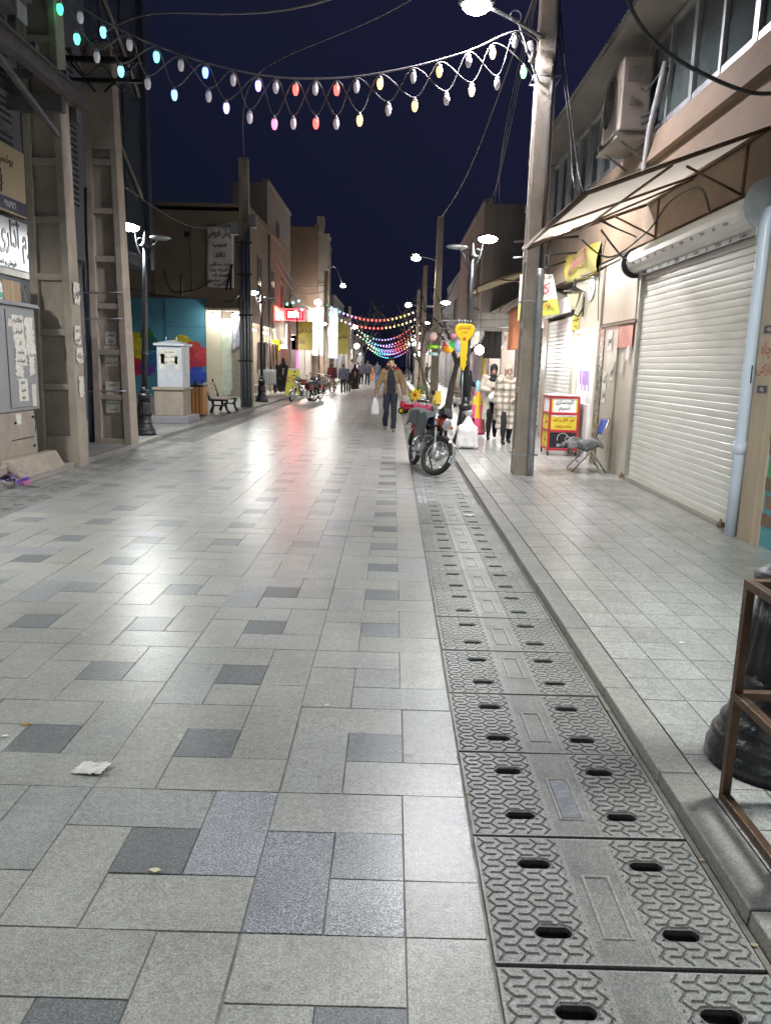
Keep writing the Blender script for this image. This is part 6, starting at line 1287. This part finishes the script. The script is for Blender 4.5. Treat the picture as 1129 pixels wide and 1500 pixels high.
for k, (x, y, s_) in enumerate(((2.75, 28.3, .25), (2.6, 31.0, .3), (1.2, 33, .3))):
    t = thing('potted_plant', ('dry pinkish potted plant before the lavender curtains', 'second dry potted plant farther along the curtains', 'bushy potted plant by the right kerb behind the toys')[k], 'plant', (x, y, SWZ)); m = MB(); m.lathe([(.14, 0), (.2, .3), (.21, .32), (.19, .33)], (x, y, SWZ), 16); m.build('pot', PLAST, t)
    rr = random.Random(k); m = MB()
    for q in range(160):
        a = rr.uniform(0, 6.28); r_ = rr.uniform(0, s_); z = SWZ + .35 + rr.uniform(0, .45); m.cbox((x + r_ * math.cos(a), y + r_ * math.sin(a), z), (.06, .035, .004), rr.uniform(0, 6), rr.uniform(-1, 1), rr.uniform(-1, 1))
    for q in range(9): m.tube([(x, y, .3), (x + rr.gauss(0, .12), y + rr.gauss(0, .12), .8)], .006, 4)
    m.build('foliage', mat('dry_foliage_%d' % k, ((.28, .16, .15), (.2, .16, .10), (.10, .16, .05))[k], .8, 0, .4, 6), t)
# trees
def tree(label, x, y, h, seed, r0=.14, leaf=0):
    t = thing('street_tree', label, 'tree', (x, y, 0)); rr = random.Random(seed); m = MB(); tips = []
    def br(p, d, L_, r, lv):
        pts = [Vector(p)]; dd = Vector(d).normalized()
        for i in range(5): dd = (dd + Vector((rr.gauss(0, .13), rr.gauss(0, .13), rr.gauss(.03, .08)))).normalized(); pts.append(pts[-1] + dd * L_ / 5)
        m.tube(pts, [r * (1 - .1 * i) for i in range(6)], 8 if lv < 2 else 5)
        if lv == 0: m.tube([Vector(p) - Vector((0, 0, .1)), Vector(p) + Vector((0, 0, .25))], [r * 1.5, r], 10)
        if lv < 4:
            for k in range(3 if lv < 2 else 2):
                a = rr.uniform(0, 6.28); sp = rr.uniform(.4, .85); u, v = perp(dd); br(pts[-1 if k < 2 else 3], dd + (u * math.cos(a) + v * math.sin(a)) * sp, L_ * rr.uniform(.6, .78), r * .55, lv + 1)
        else: tips.append(pts[-1])
    br((x, y, 0), (rr.gauss(0, .1), 0, 1), h * .42, r0, 0)
    m.build('trunk', mat('grey_brown_bark', (.085, .075, .068), .9, 0, .3, 8, .7, 30), t)
    if leaf:
        m = MB()
        for p in tips:
            for q in range(leaf): c = p + Vector((rr.gauss(0, .3), rr.gauss(0, .3), rr.gauss(0, .25))); m.cbox(c, (.10, .05, .004), rr.uniform(0, 6), rr.uniform(-1, 1), rr.uniform(-1, 1))
        m.build('crown', mat('dusty_leaves', (.06, .07, .04), .7, 0, .4, 5), t)
tree('bare grey tree with forked limbs on the right pavement', 1.95, 27.2, 4.2, 3, .15)
tree('thin dark tree farther along the right pavement', 1.75, 36.0, 4.6, 5, .12)
tree('leafy dark tree far along the right pavement', 2.0, 52.0, 5.0, 7, .13, 10)
tree('leafy dark tree far on the left beyond the brown house', -4.4, 76, 6.5, 8, .16, 14)
tree('leafy dark tree far on the left near the end of the street', -3.9, 98, 6.0, 9, .16, 14)
tree('leafy dark tree closing the view at the far end', .8, 150, 8, 10, .25, 22)

# ------------------------------------------------------------------ left-hand shop signs and stock
sg = thing('light_sign', 'red glowing light sign with a white centre jutting from the left shops', 'light sign', (-5.6, 44.8, 4.2))
m = MB(); m.box(-6.28, -5.15, 44.75, 44.9, 3.92, 4.62); m.build('panel', mat('dark_red_panel', (.12, .01, .015), .5), sg)
m = MB(); m.box(-6.1, -5.5, 44.72, 44.75, 4.12, 4.42); m.text('باز', .34, (-5.75, 44.71, 4.3), *F, .01); m.build('lit_centre', emit('led_white', (1, .75, .72), 7), sg)
m = MB()
for k in range(14): m.cbox((-6.24 + k * .082, 44.74, 4.58), (.05, .03, .03)); m.cbox((-6.24 + k * .082, 44.74, 3.96), (.05, .03, .03))
for k in range(7): m.cbox((-5.18, 44.74, 4.02 + k * .085), (.03, .03, .05)); m.cbox((-6.25, 44.74, 4.02 + k * .085), (.03, .03, .05)); m.cbox((-5.35, 44.74, 4.1 + k * .05), (.04, .03, .04))
m.build('red_leds', emit('led_red', (1, .04, .05), 14), sg); lamp_light(sg, 'POINT', (.0, -.5, -.3), 130, (1, .05, .08), .2)
sg = thing('light_sign', 'red and orange light sign flat on the house beside the white lightbox', 'light sign', (-6.3, 42.8, 4.2)); m = MB(); m.box(-6.34, -6.28, 41.0, 44.5, 3.75, 4.5); m.build('panel', emit('led_red_soft', (1, .06, .05), 2.2), sg); m = MB(); m.bar((-6.27, 41.2, 4.35), (-6.27, 44.2, 3.95), .06, .2); m.build('orange_stroke', emit('led_orange', (1, .45, .1), 5), sg)
sg = thing('lightbox', 'white lit lightbox under the red sign on the left', 'lightbox', (-6.0, 42.9, 3)); m = MB(); m.box(-6.26, -5.92, 42.85, 43.0, 2.35, 3.65); m.build('panel', emit('lightbox_white', (1, .95, .92), 1.6), sg); m = MB(); m.box(-6.3, -5.9, 43.0, 43.05, 2.3, 3.7); m.build('frame', STEEL, sg)
drape('white banner with a yellow foot flapping on the left shop', -6.15, 41.2, 2.5, 3.75, .75, (.55, .53, .48), 'shop_flag', 'flag', 'X', .05, None, -.2)
drape('yellow foot cloth of the flapping banner on the left shop', -6.3, 41.1, 2.2, 2.75, .6, (.55, .50, .02), 'shop_flag', 'flag', 'X', .05)
sg = thing('billboard', 'olive yellow billboard behind the red light sign', 'billboard', (-6.1, 50.0, 3.3)); m = MB(); m.box(-7.0, -5.3, 50.6, 50.75, 2.4, 4.2); m.build('panel', mat('olive_board', (.30, .26, .04), .5, 0, .2, 2), sg); m = MB(); m.text('تخفیف', .5, (-6.1, 50.59, 3.6), *F, .01); m.text('ویژه', .4, (-6.1, 50.59, 2.95), *F, .01); m.build('lettering', mat('dark_olive_ink', (.12, .09, .03), .6), sg)
sg = thing('billboard', 'tall bright white lit billboard left of the far pole', 'billboard', (-5.7, 58.6, 3.6)); m = MB(); m.box(-6.25, -5.05, 59.4, 59.55, 2.2, 5.6); m.build('panel', emit('billboard_white', (1, .97, .97), .5), sg); m = MB(); m.box(-6.3, -5.0, 59.55, 59.6, 2.1, 5.7); m.build('frame', STEEL, sg)
m = MB(); m.box(-6.2, -5.1, 59.36, 59.4, 2.2, 4.1); m.build('lit_window', emit('billboard_bright', (1, .99, .95), 1.5), sg)
sg = thing('billboard', 'pale blue-white tall banner board right of the far pole', 'billboard', (-5.0, 64, 3.8)); m = MB(); m.box(-5.55, -4.65, 64.0, 64.12, 2.0, 6.0); m.build('panel', emit('banner_blue', (.62, .66, 1), .28), sg); m = MB(); m.text('فروشگاه', .5, (-5.1, 63.98, 3.2), *F, .01, fit=.8); m.build('lettering', mat('pale_blue_ink', (.35, .4, .7), .5), sg)
sg = thing('billboard', 'olive curved banner board beyond the pale blue one', 'billboard', (-5.0, 72, 3.8)); m = MB(); m.box(-5.35, -4.3, 72.0, 72.1, 2.4, 5.6); m.build('panel', mat('olive_board', (.30, .26, .04), .5), sg); m = MB(); m.text('لباس', .5, (-4.8, 71.98, 4), *F, .01); m.build('lettering', INK, sg)
for k in range(12): drape('garment in the hanging row outside the beige house shop', -6.05 + .12 * (k % 3), 34.9 + k * .3, 1.1 + .15 * (k % 2), 2.45, .24, rng.choice(((.10, .05, .05), (.32, .18, .16), (.30, .26, .22), (.5, .48, .45), (.06, .05, .06), (.45, .26, .04), (.22, .2, .2))), 'hanging_garment', 'garment', 'X', .04, 'garments hanging outside the beige house')
m = MB(); m.tube([(-6.0, 34.6, 2.5), (-6.0, 38.8, 2.5)], .02); o = m.build('garment_rail', STEEL, None, loc=(-6, 36, 2.5)); tag(o, 'steel rail carrying the garments outside the beige house', 'rail')
for k in range(6): drape('pale slip in the lower hanging row behind the couple', -5.95 + .06 * k, 34.6 + .35 * k, .55, 1.25, .26, (.52, .54, .55), 'hanging_garment', 'garment', 'X', .04, 'pale slips behind the couple')
t = thing('stock_table', 'low table heaped with folded clothes on the left pavement', 'table', (-5.85, 34.0, LWZ)); m = MB(); m.box(-6.2, -5.45, 33.2, 34.6, .5, .54)
m.build('tabletop', STEEL, t)
for x in (-6.15, -5.5):
    for y in (33.3, 34.5): m = MB(); m.tube([(x, y, LWZ), (x, y, .5)], .015, 6); m.build('leg', STEEL, t)
rr = random.Random(12)
for k in range(10):
    x = -6.1 + rr.uniform(0, .55); y = 33.3 + rr.uniform(0, 1.1); m = MB(); m.ell((x, y, .58), (.12, .12, .06), 10, 6); o = m.build('clothes_heap', mat('heap_%d' % (k % 4), ((.5, .25, .15), (.3, .2, .2), (.55, .5, .48), (.08, .07, .08))[k % 4], .85, 0, .3, 9), None, loc=(x, y, .54)); tag(o, 'folded garment in the heap on the low table', 'garment', 'garments heaped on the low table')
t = thing('a_board', 'yellow and white folding board standing behind the red motorcycle', 'sign board', (-4.75, 36.2, LWZ)); m = MB(); m.prism([(-.35, 0), (.35, 0), (.30, 1.25), (-.2, 1.25)], (-4.75, 36.2, LWZ), (1, 0, 0), (0, .2, 1), (0, .03, 0)); m.build('panel', mat('lime_yellow_board', (.55, .55, .05), .5, 0, .35, 4), t); m = MB(); m.prism([(-.35, 0), (.35, 0), (.30, 1.25), (-.2, 1.25)], (-4.75, 36.7, LWZ), (1, 0, 0), (0, -.2, 1), (0, -.03, 0)); m.build('rear_leaf', PLAST, t); m = MB(); m.text('حراج', .3, (-4.75, 36.34, .85), (1, 0, 0), (0, .2, 1), .006); m.build('lettering', RED, t)
m = MB(); m.lathe([(.08, 0), (.08, .05), (.05, .1), (.05, 3.9)], (-5.05, 40.5, LWZ), 10); o = m.build('sign_post', mat('dull_red_post', (.10, .03, .04), .5), None, loc=(-5.05, 40.5, LWZ)); tag(o, 'dark red post under the glowing light sign', 'post')
m = MB(); m.box(-5.0, -4.88, 39.8, 39.95, .8, 2.2); m.build('pink_tube', emit('pink_tube', (1, .12, .35), 1.2), o)
# ------------------------------------------------------------------ people
SKIN = mat('skin', (.54, .33, .24), .5, 0, .06, 9); HAIR = mat('dark_hair', (.018, .014, .012), .55, 0, .3, 30)
EYE = mat('dark_eye', (.02, .015, .012), .2); LIP = mat('lip', (.36, .14, .12), .45); GREYHAIR = mat('grey_hair', (.36, .35, .34), .6, 0, .2, 20)
def cloth(name, col, **k): return mat(name, col, .85, 0, k.pop('var', .16), 9, .35, 26, **k)
def person(label, loc, yaw, h=1.75, pose=None, wear=(), hair=None, nod=0.0, near=True, beard=False, bodymat=None, group=None):
    """one continuous body; wear = list of (name, kind, material, options)"""
    k = h / 1.75; t = thing('person', label, 'person', loc, group); t.rotation_euler = (0, 0, yaw); T0 = Matrix.Translation(loc) @ Matrix.Scale(k, 4)
    J = dict(hipL=(.085, 0, .93), kneeL=(.095, -.03, .50), ankL=(.095, .02, .085), hipR=(-.085, 0, .93), kneeR=(-.095, -.03, .50), ankR=(-.095, .02, .085),
             shL=(.185, 0, 1.43), elL=(.235, .03, 1.16), wrL=(.245, -.05, .91), shR=(-.185, 0, 1.43), elR=(-.235, .03, 1.16), wrR=(-.245, -.05, .91), handL=(.02, -.25, -1), handR=(-.02, -.25, -1))
    J.update(pose or {}); J = {a: Vector(b) for a, b in J.items()}
    vox = .0075 if near else .013
    hc = Vector((0, .02, 1.52))
    def H(p): p = Vector(p) - hc; return tuple(hc + Matrix.Rotation(nod, 3, 'X') @ p)
    P = [('e', H((0, .005, 1.66)), (.074, .094, .092)), ('e', H((0, -.028, 1.595)), (.056, .066, .068)), ('c', H((0, -.055, 1.555)), .036, H((0, -.02, 1.58)), .05), ('c', H((0, -.088, 1.635)), .010, H((0, -.112, 1.602)), .014), ('e', H((.076, .01, 1.62)), (.012, .022, .032)), ('e', H((-.076, .01, 1.62)), (.012, .022, .032)),
         ('c', (0, .02, 1.42), .058, H((0, .012, 1.57)), .052), ('c', (-.12, .01, 1.40), .07, (.12, .01, 1.40), .07), ('e', (0, .0, 1.25), (.155, .10, .19)), ('e', (0, 0, 1.05), (.135, .095, .16)), ('e', (0, .01, .95), (.16, .11, .12))]
    for s in 'LR':
        P += [('c', J['hip' + s], .085, J['knee' + s], .055), ('c', J['knee' + s], .052, J['ank' + s], .036), ('c', J['ank' + s] + Vector((0, .02, -.045)), .035, J['ank' + s] + Vector((0, -.13, -.055)), .03),
              ('c', J['sh' + s], .055, J['el' + s], .042), ('c', J['el' + s], .040, J['wr' + s], .026)]
        d = J['hand' + s].normalized(); w_ = J['wr' + s]; sg_ = 1 if s == 'L' else -1
        f = Vector((0, -1, 0)); f = (f - d * f.dot(d)); f = f.normalized() if f.length > .2 else Vector((sg_, 0, 0)).cross(d).normalized(); n_ = d.cross(f).normalized() * (1 if d.cross(f).x * sg_ < 0 else -1)
        for q in (-1, 0, 1): P.append(('c', w_ + d * .01 + f * q * .016, .016, w_ + d * .085 + f * q * .024, .0145))
        for q, L_ in ((-1.5, .062), (-.5, .074), (.5, .078), (1.5, .07)):
            a = w_ + d * .088 + f * q * .020; b_ = a + (d + n_ * .35).normalized() * L_ * .55; c_ = b_ + (d + n_ * .9).normalized() * L_ * .5; P += [('c', a, .0105, b_, .0098), ('c', b_, .0098, c_, .0085)]
        a = w_ + d * .03 + f * .03; b_ = a + (d * .7 + f * .8 + n_ * .2).normalized() * .04; P += [('c', a, .014, b_, .012), ('c', b_, .012, b_ + (d + n_ * .3).normalized() * .035, .010)]
    vs, fs = weld(P, vox, 2); m = MB(); m.M = T0; m.add(vs, fs, True)
    if near:
        m.mat = 1
        for s in (-1, 1):
            m.ell(H((s * .03, -.088, 1.648)), (.012, .006, .006), 8, 6); m.bar(H((s * .014, -.093, 1.668)), H((s * .048, -.085, 1.670)), .008)
        m.mat = 2; m.ell(H((0, -.092, 1.567)), (.022, .008, .007), 10, 6)
    m.build('body', [bodymat or SKIN, EYE, LIP], t)
    if hair is not None:
        hm, style = hair; HP = [('e', H((0, .02, 1.69)), (.082, .098, .082)), ('e', H((0, .06, 1.63)), (.074, .058, .08))]
        if style == 'quiff': HP += [('e', H((0, -.035, 1.755)), (.072, .06, .035)), ('c', H((-.05, -.05, 1.755)), .025, H((.05, -.05, 1.765)), .028)]
        vs, fs = weld(HP, .009 if near else .016, 2); m = MB(); m.M = T0; m.add(vs, fs, True); m.build('hair', hm, t)
    if beard:
        vs, fs = weld([('c', H((-.056, -.02, 1.575)), .018, H((-.03, -.062, 1.552)), .02), ('c', H((.056, -.02, 1.575)), .018, H((.03, -.062, 1.552)), .02), ('c', H((-.03, -.066, 1.548)), .022, H((.03, -.066, 1.548)), .022), ('c', H((-.022, -.088, 1.586)), .008, H((.022, -.088, 1.586)), .008)], .006, 2); m = MB(); m.M = T0; m.add(vs, fs, True); m.build('beard', HAIR, t)
    for name, kind, mt, o in wear:
        Q = []; cut = None; v_ = .010 if near else .017; ex = o.get('ex', 0.0)
        if kind == 'trousers':
            Q = [('e', (0, .01, .95), (.165, .118, .11))]
            for s in 'LR': Q += [('c', J['hip' + s], .10, J['knee' + s], .076), ('c', J['knee' + s], .074, J['ank' + s] + Vector((0, .0, o.get('short', .02))), o.get('cuff', .062))]
        elif kind == 'shoes':
            for s in 'LR': a = J['ank' + s]; Q += [('c', a + Vector((0, .035, -.042)), .043, a + Vector((0, -.13, -.052)), .040), ('c', a + Vector((0, .01, .0)), .045, a + Vector((0, -.03, -.03)), .042)]
        elif kind == 'top':
            Q = [('c', (-.13, .01, 1.40), .085, (.13, .01, 1.40), .085), ('e', (0, 0, 1.25), (.178 + ex, .125 + ex, .20)), ('e', (0, .0, 1.06), (.165 + ex, .12 + ex, .20)), ('c', (0, .02, 1.45), .066, (0, .02, 1.50), .062)]
            bot = o.get('hem', .86); Q += [('c', (-.06, 0, bot + .10), .105 + ex, (.06, 0, bot + .10), .105 + ex)]
            if bot < .8:
                fl = o.get('flare', .02)
                Q += [('c', (-.07, 0, .95), .11 + ex, (-.09, 0, bot), .10 + ex + fl), ('c', (.07, 0, .95), .11 + ex, (.09, 0, bot), .10 + ex + fl), ('c', (-.09, .03, bot), .10 + fl, (.09, .03, bot), .10 + fl)]
            if o.get('sleeves', True):
                for s in 'LR': Q += [('c', J['sh' + s], .082 + ex * .5, J['el' + s], .066 + ex * .5), ('c', J['el' + s], .066 + ex * .5, J['wr' + s] - J['hand' + s].normalized() * .005, .05 + ex * .5)]
            op = o.get('open', 0); hz = o.get('hemz', bot - .0)
            def cut(c, op=op, bot=bot, hz=hz, o=o):
                if c.z < hz: return True
                if op and c.y < 0 and abs(c.x - o.get('cx', 0)) < op * (1.0 if c.z < 1.25 else max(.25, 1 - (c.z - 1.25) * 1.6)) and c.z < 1.5 and c.y < -.03 and not (abs(c.x) > .15): return True
                return False
        elif kind == 'scarf':
            Q = [('e', H((0, .018, 1.665)), (.098, .118, .112)), ('e', H((0, .03, 1.58)), (.092, .105, .09)), ('c', H((0, -.04, 1.515)), .066, (0, .01, 1.43), .10), ('c', (-.12, .01, 1.43), .065, (.12, .01, 1.43), .065), ('c', (-.05, -.06, 1.40), .06, (.05, -.07, 1.38), .055)]
            fc = Vector(H((0, -.10, 1.622)))
            def cut(c): return c.y < H((0, -.02, 1.62))[1] and ((c.x / .060) ** 2 + ((c.z - fc.z) / .075) ** 2) < 1
        elif kind == 'chador':
            Q = [('e', H((0, .02, 1.66)), (.10, .12, .115)), ('c', H((0, .02, 1.60)), .10, (0, .02, 1.42), .15), ('c', (-.13, .02, 1.36), .12, (.13, .02, 1.36), .12), ('c', (-.15, .0, 1.30), .14, (-.12, .03, .22), .17), ('c', (.15, .0, 1.30), .14, (.12, .03, .22), .17), ('c', (-.12, .05, .2), .17, (.12, .05, .2), .17)]
            def cut(c): return c.z < .10
        elif kind == 'bag':   # strap bag or backpack
            Q = [('e', (0, .17, 1.22), (.14, .09, .19)), ('c', (-.1, .16, 1.1), .07, (.1, .16, 1.1), .07)]
        vs, fs = weld(Q, v_, o.get('smooth', 3), cut)
        m = MB(); m.M = T0
        if kind in ('top', 'trousers', 'chador'):   # gentle folds
            vs = [v + Vector((noise.noise((v.x * 6, v.y * 6, v.z * 5)), noise.noise((v.x * 6 + 9, v.y * 6, v.z * 5)), 0)) * .016 + Vector((0, 0, 1)) * 0 + Vector((noise.noise((v.x * 14, v.y * 14, v.z * 16)), noise.noise((v.x * 14, v.y * 14 + 5, v.z * 16)), 0)) * .008 for v in vs]
        m.add(vs, fs, True); m.build(name, mt, t, solid=.004 if cut else 0)
    return t
DENIM = cloth('dark_blue_denim', (.012, .015, .026)); NAVY = cloth('navy_jersey', (.009, .011, .022)); TAN = cloth('tan_jacket_cloth', (.20, .135, .075)); BLK = cloth('black_cloth', (.014, .014, .018)); GSH = mat('grey_trainers', (.16, .15, .15), .6, 0, .4, 20)
CREAM = cloth('cream_wool', (.50, .44, .36), var=.08); MAR = cloth('maroon_cloth', (.13, .025, .04)); GRN = cloth('slate_cloth', (.09, .10, .14)); KHA = cloth('khaki_cloth', (.26, .22, .16)); LIL = cloth('blue_grey_cloth', (.12, .13, .19))
PLD = bpy.data.materials.new('plaid_wool'); PLD.use_nodes = True
n = PLD.node_tree.nodes; L = PLD.node_tree.links; p = n['Principled BSDF']; p.inputs['Roughness'].default_value = .9
tc = n.new('ShaderNodeTexCoord'); sx = n.new('ShaderNodeSeparateXYZ'); L.new(tc.outputs['Object'], sx.inputs[0])
def band(src, f, thr, lo):
    a = n.new('ShaderNodeMath'); a.operation = 'MULTIPLY'; L.new(src, a.inputs[0]); a.inputs[1].default_value = f
    b_ = n.new('ShaderNodeMath'); b_.operation = 'FRACT'; L.new(a.outputs[0], b_.inputs[0])
    c = n.new('ShaderNodeMath'); c.operation = 'LESS_THAN'; L.new(b_.outputs[0], c.inputs[0]); c.inputs[1].default_value = thr
    d = n.new('ShaderNodeMapRange'); L.new(c.outputs[0], d.inputs[0]); d.inputs[3].default_value = 1; d.inputs[4].default_value = lo; return d.outputs[0]
q = n.new('ShaderNodeMath'); q.operation = 'MULTIPLY'; L.new(band(sx.outputs[0], 7.2, .40, .38), q.inputs[0]); L.new(band(sx.outputs[2], 7.2, .40, .38), q.inputs[1])
q2 = n.new('ShaderNodeMix'); q2.data_type = 'RGBA'; L.new(q.outputs[0], q2.inputs[0]); q2.inputs[6].default_value = (.12, .10, .085, 1); q2.inputs[7].default_value = (.62, .56, .47, 1); L.new(q2.outputs[2], p.inputs['Base Color'])

person('man in an open tan jacket walking towards the camera with a carrier bag', (-.05, 18.9, .0), R(3), 1.76,
       dict(kneeL=(.085, -.16, .53), ankL=(.075, -.26, .10), kneeR=(-.10, -.02, .50), ankR=(-.11, .16, .12), elL=(.30, .05, 1.17), wrL=(.33, -.02, .93), elR=(-.30, .04, 1.17), wrR=(-.34, -.04, .93)),
       [('shirt', 'top', NAVY, dict(sleeves=False, hem=.84)), ('trousers', 'trousers', DENIM, {}), ('shoes', 'shoes', GSH, {}), ('jacket', 'top', TAN, dict(ex=.022, hem=.86, hemz=.84, open=.105))], (HAIR, 'quiff'), R(-6), True, True)
t = thing('carrier_bag', 'clear carrier bag with dark goods in the walking man\'s hand', 'bag', (-.42, 18.85, .5)); m = MB()
m.sheet(lambda u, v: (-.42 + (.10 * math.cos(u * 6.283)) * (.25 + .75 * math.sin(min(1, v * 1.25) * 1.57)), 18.83 + .05 * math.sin(u * 6.283) * (.3 + .7 * v), .84 - .42 * v), 18, 12); m.build('film', clear_glass('bag_film', (.8, .8, .82), .25, .45), t, solid=.002)
m = MB(); m.cbox((-.42, 18.83, .50), (.12, .05, .12), .2); m.cbox((-.41, 18.83, .62), (.10, .04, .06), -.2); m.build('goods', mat('maroon_pack', (.13, .04, .05), .4, 0, .3, 9), t)
person('woman in a long cream coat and black headscarf looking down at her phone', (2.24, 17.2, SWZ), R(-4), 1.66,
       dict(kneeL=(.09, .02, .50), ankL=(.10, .22, .13), kneeR=(-.07, -.12, .52), ankR=(-.07, -.14, .085), elL=(.25, .0, 1.17), wrL=(.09, -.21, 1.17), handL=(-.75, -.35, .25), elR=(-.25, .0, 1.17), wrR=(-.10, -.21, 1.14), handR=(.75, -.35, .25)),
       [('jumper', 'top', CREAM, dict(hem=.98, sleeves=False)), ('trousers', 'trousers', BLK, dict(cuff=.055)), ('shoes', 'shoes', BLK, {}), ('coat', 'top', CREAM, dict(ex=.022, hem=.48, hemz=.46, open=.05, cx=-.02, flare=.045)), ('headscarf', 'scarf', BLK, {})], None, R(16))
m = MB(); m.cbox((2.235, 16.93, 1.165), (.10, .09, .012), 0, .6); o = m.build('phone', mat('phone_black', (.02, .02, .02), .2), None, loc=(2.235, 16.93, 1.165), bevel=.003); tag(o, 'dark phone in the hands of the woman in the cream coat', 'phone')
t = thing('carrier_bag', 'white carrier bag hanging from the cream-coated woman\'s arm', 'bag', (2.26, 16.88, .9)); sack([('e', (2.22, 16.88, .98), (.13, .06, .12)), ('c', (2.22, 16.9, 1.0), .07, (2.24, 16.95, 1.12), .02), ('e', (2.34, 16.9, .82), (.09, .05, .12)), ('c', (2.34, 16.9, .85), .05, (2.30, 16.95, 1.1), .015)], SACK, t, 'bag')
person('woman in a long plaid coat and pale headscarf half behind the big pole', (2.43, 16.25, SWZ), R(2), 1.63,
       dict(kneeL=(.09, -.02, .50), ankL=(.09, .10, .10), kneeR=(-.08, -.12, .52), ankR=(-.08, -.14, .085), wrL=(.15, -.20, 1.0), elL=(.27, .02, 1.15), handL=(-.6, -.5, .1)),
       [('trousers', 'trousers', BLK, dict(cuff=.055)), ('shoes', 'shoes', BLK, {}), ('coat', 'top', PLD, dict(ex=.03, hem=.36, hemz=.34, flare=.03)), ('headscarf', 'scarf', cloth('pale_beige_scarf', (.42, .33, .26), var=.06), {})], None, R(4))
person('grey-haired man in a dark jumper behind the lamp post facing the stall', (1.86, 19.6, SWZ), R(70), 1.76, dict(elL=(.24, -.05, 1.17), wrL=(.16, -.28, 1.12), handL=(0, -.9, .1)), [('jumper', 'top', cloth('dark_teal_wool', (.02, .035, .045)), dict(hem=.90, ex=.02)), ('trousers', 'trousers', BLK, {}), ('shoes', 'shoes', BLK, {})], (GREYHAIR, ''), 0)
walk = dict(kneeL=(.09, -.16, .53), ankL=(.08, -.22, .10), kneeR=(-.09, .05, .50), ankR=(-.09, .25, .14)); walk2 = dict(kneeR=(-.09, -.16, .53), ankR=(-.08, -.22, .10), kneeL=(.09, .05, .50), ankL=(.09, .25, .14))
def far(label, x, y, yaw, h, top, leg, pose=walk, hair=(HAIR, ''), extra=(), z=.0, ex=.02, hem=.84):
    person(label, (x, y, z), yaw, h, pose, [('top', 'top', top, dict(ex=ex, hem=hem))] * (top is not None) + [('trousers', 'trousers', leg, {}), ('shoes', 'shoes', BLK, {})] + list(extra), hair, 0, False)
far('person in black with a pale cap and backpack walking away on the left pavement', -5.75, 37.6, R(178), 1.58, BLK, BLK, walk, (cloth('pale_cap', (.5, .5, .55)), ''), [('backpack', 'bag', cloth('dark_grey_bag', (.03, .03, .035)), {})], LWZ)
far('woman in a black chador walking away beside the person with the backpack', -5.40, 37.9, R(180), 1.70, None, BLK, walk2, None, [('chador', 'chador', BLK, {})], LWZ)
far('person in a maroon top and khaki trousers on the far left of the road', -3.45, 43.6, R(170), 1.58, MAR, KHA, walk2, ex=.04)
far('person in a blue-grey jacket and black trousers walking away', -2.66, 41.2, R(184), 1.56, LIL, BLK, walk, ex=.03)
far('short person in black beside the blue-grey jacket', -2.45, 42.6, R(184), 1.30, BLK, BLK, walk2)
far('woman in a black chador walking away in mid-road', -2.30, 46.7, R(180), 1.56, None, BLK, walk, None, [('chador', 'chador', BLK, {})])
far('left one of two dark figures walking down the road past the chador', -2.35, 57.0, R(180), 1.78, GRN, BLK, walk)
far('right one of two dark figures walking down the road past the chador', -1.90, 57.4, R(176), 1.84, GRN, DENIM, walk2)
far('person in a grey patterned jacket near the left shops', -3.0, 56.0, R(160), 1.9, cloth('pale_grey_cloth', (.25, .25, .28), var=.5), LIL, walk)
far('person in a blue top and jeans beyond the walking man', -1.30, 63.0, R(178), 1.75, GRN, cloth('blue_jeans', (.06, .10, .24)), walk2)
far('person in an orange dress far down the road', -1.95, 72, R(180), 1.5, cloth('orange_cloth', (.6, .2, .03)), cloth('orange_cloth', (.6, .2, .03)), walk)
far('person in black just behind the walking man\'s left shoulder', -.35, 49, R(5), 1.72, BLK, BLK, walk)
far('person in a red and dark top just behind the walking man\'s right shoulder', .12, 47, R(5), 1.66, cloth('red_dark_cloth', (.25, .03, .03), var=.6), BLK, walk2)
far('small distant person in white on the left by the bright shops', -3.2, 70, R(180), 1.7, PLAST, BLK, walk)
far('distant dark person by the left shops behind the maroon top', -4.0, 50, R(90), 1.7, BLK, BLK, walk2)
far('distant person standing on the right pavement by the bright globe', 2.6, 60, R(-90), 1.72, BLK, BLK, walk2, z=SWZ)
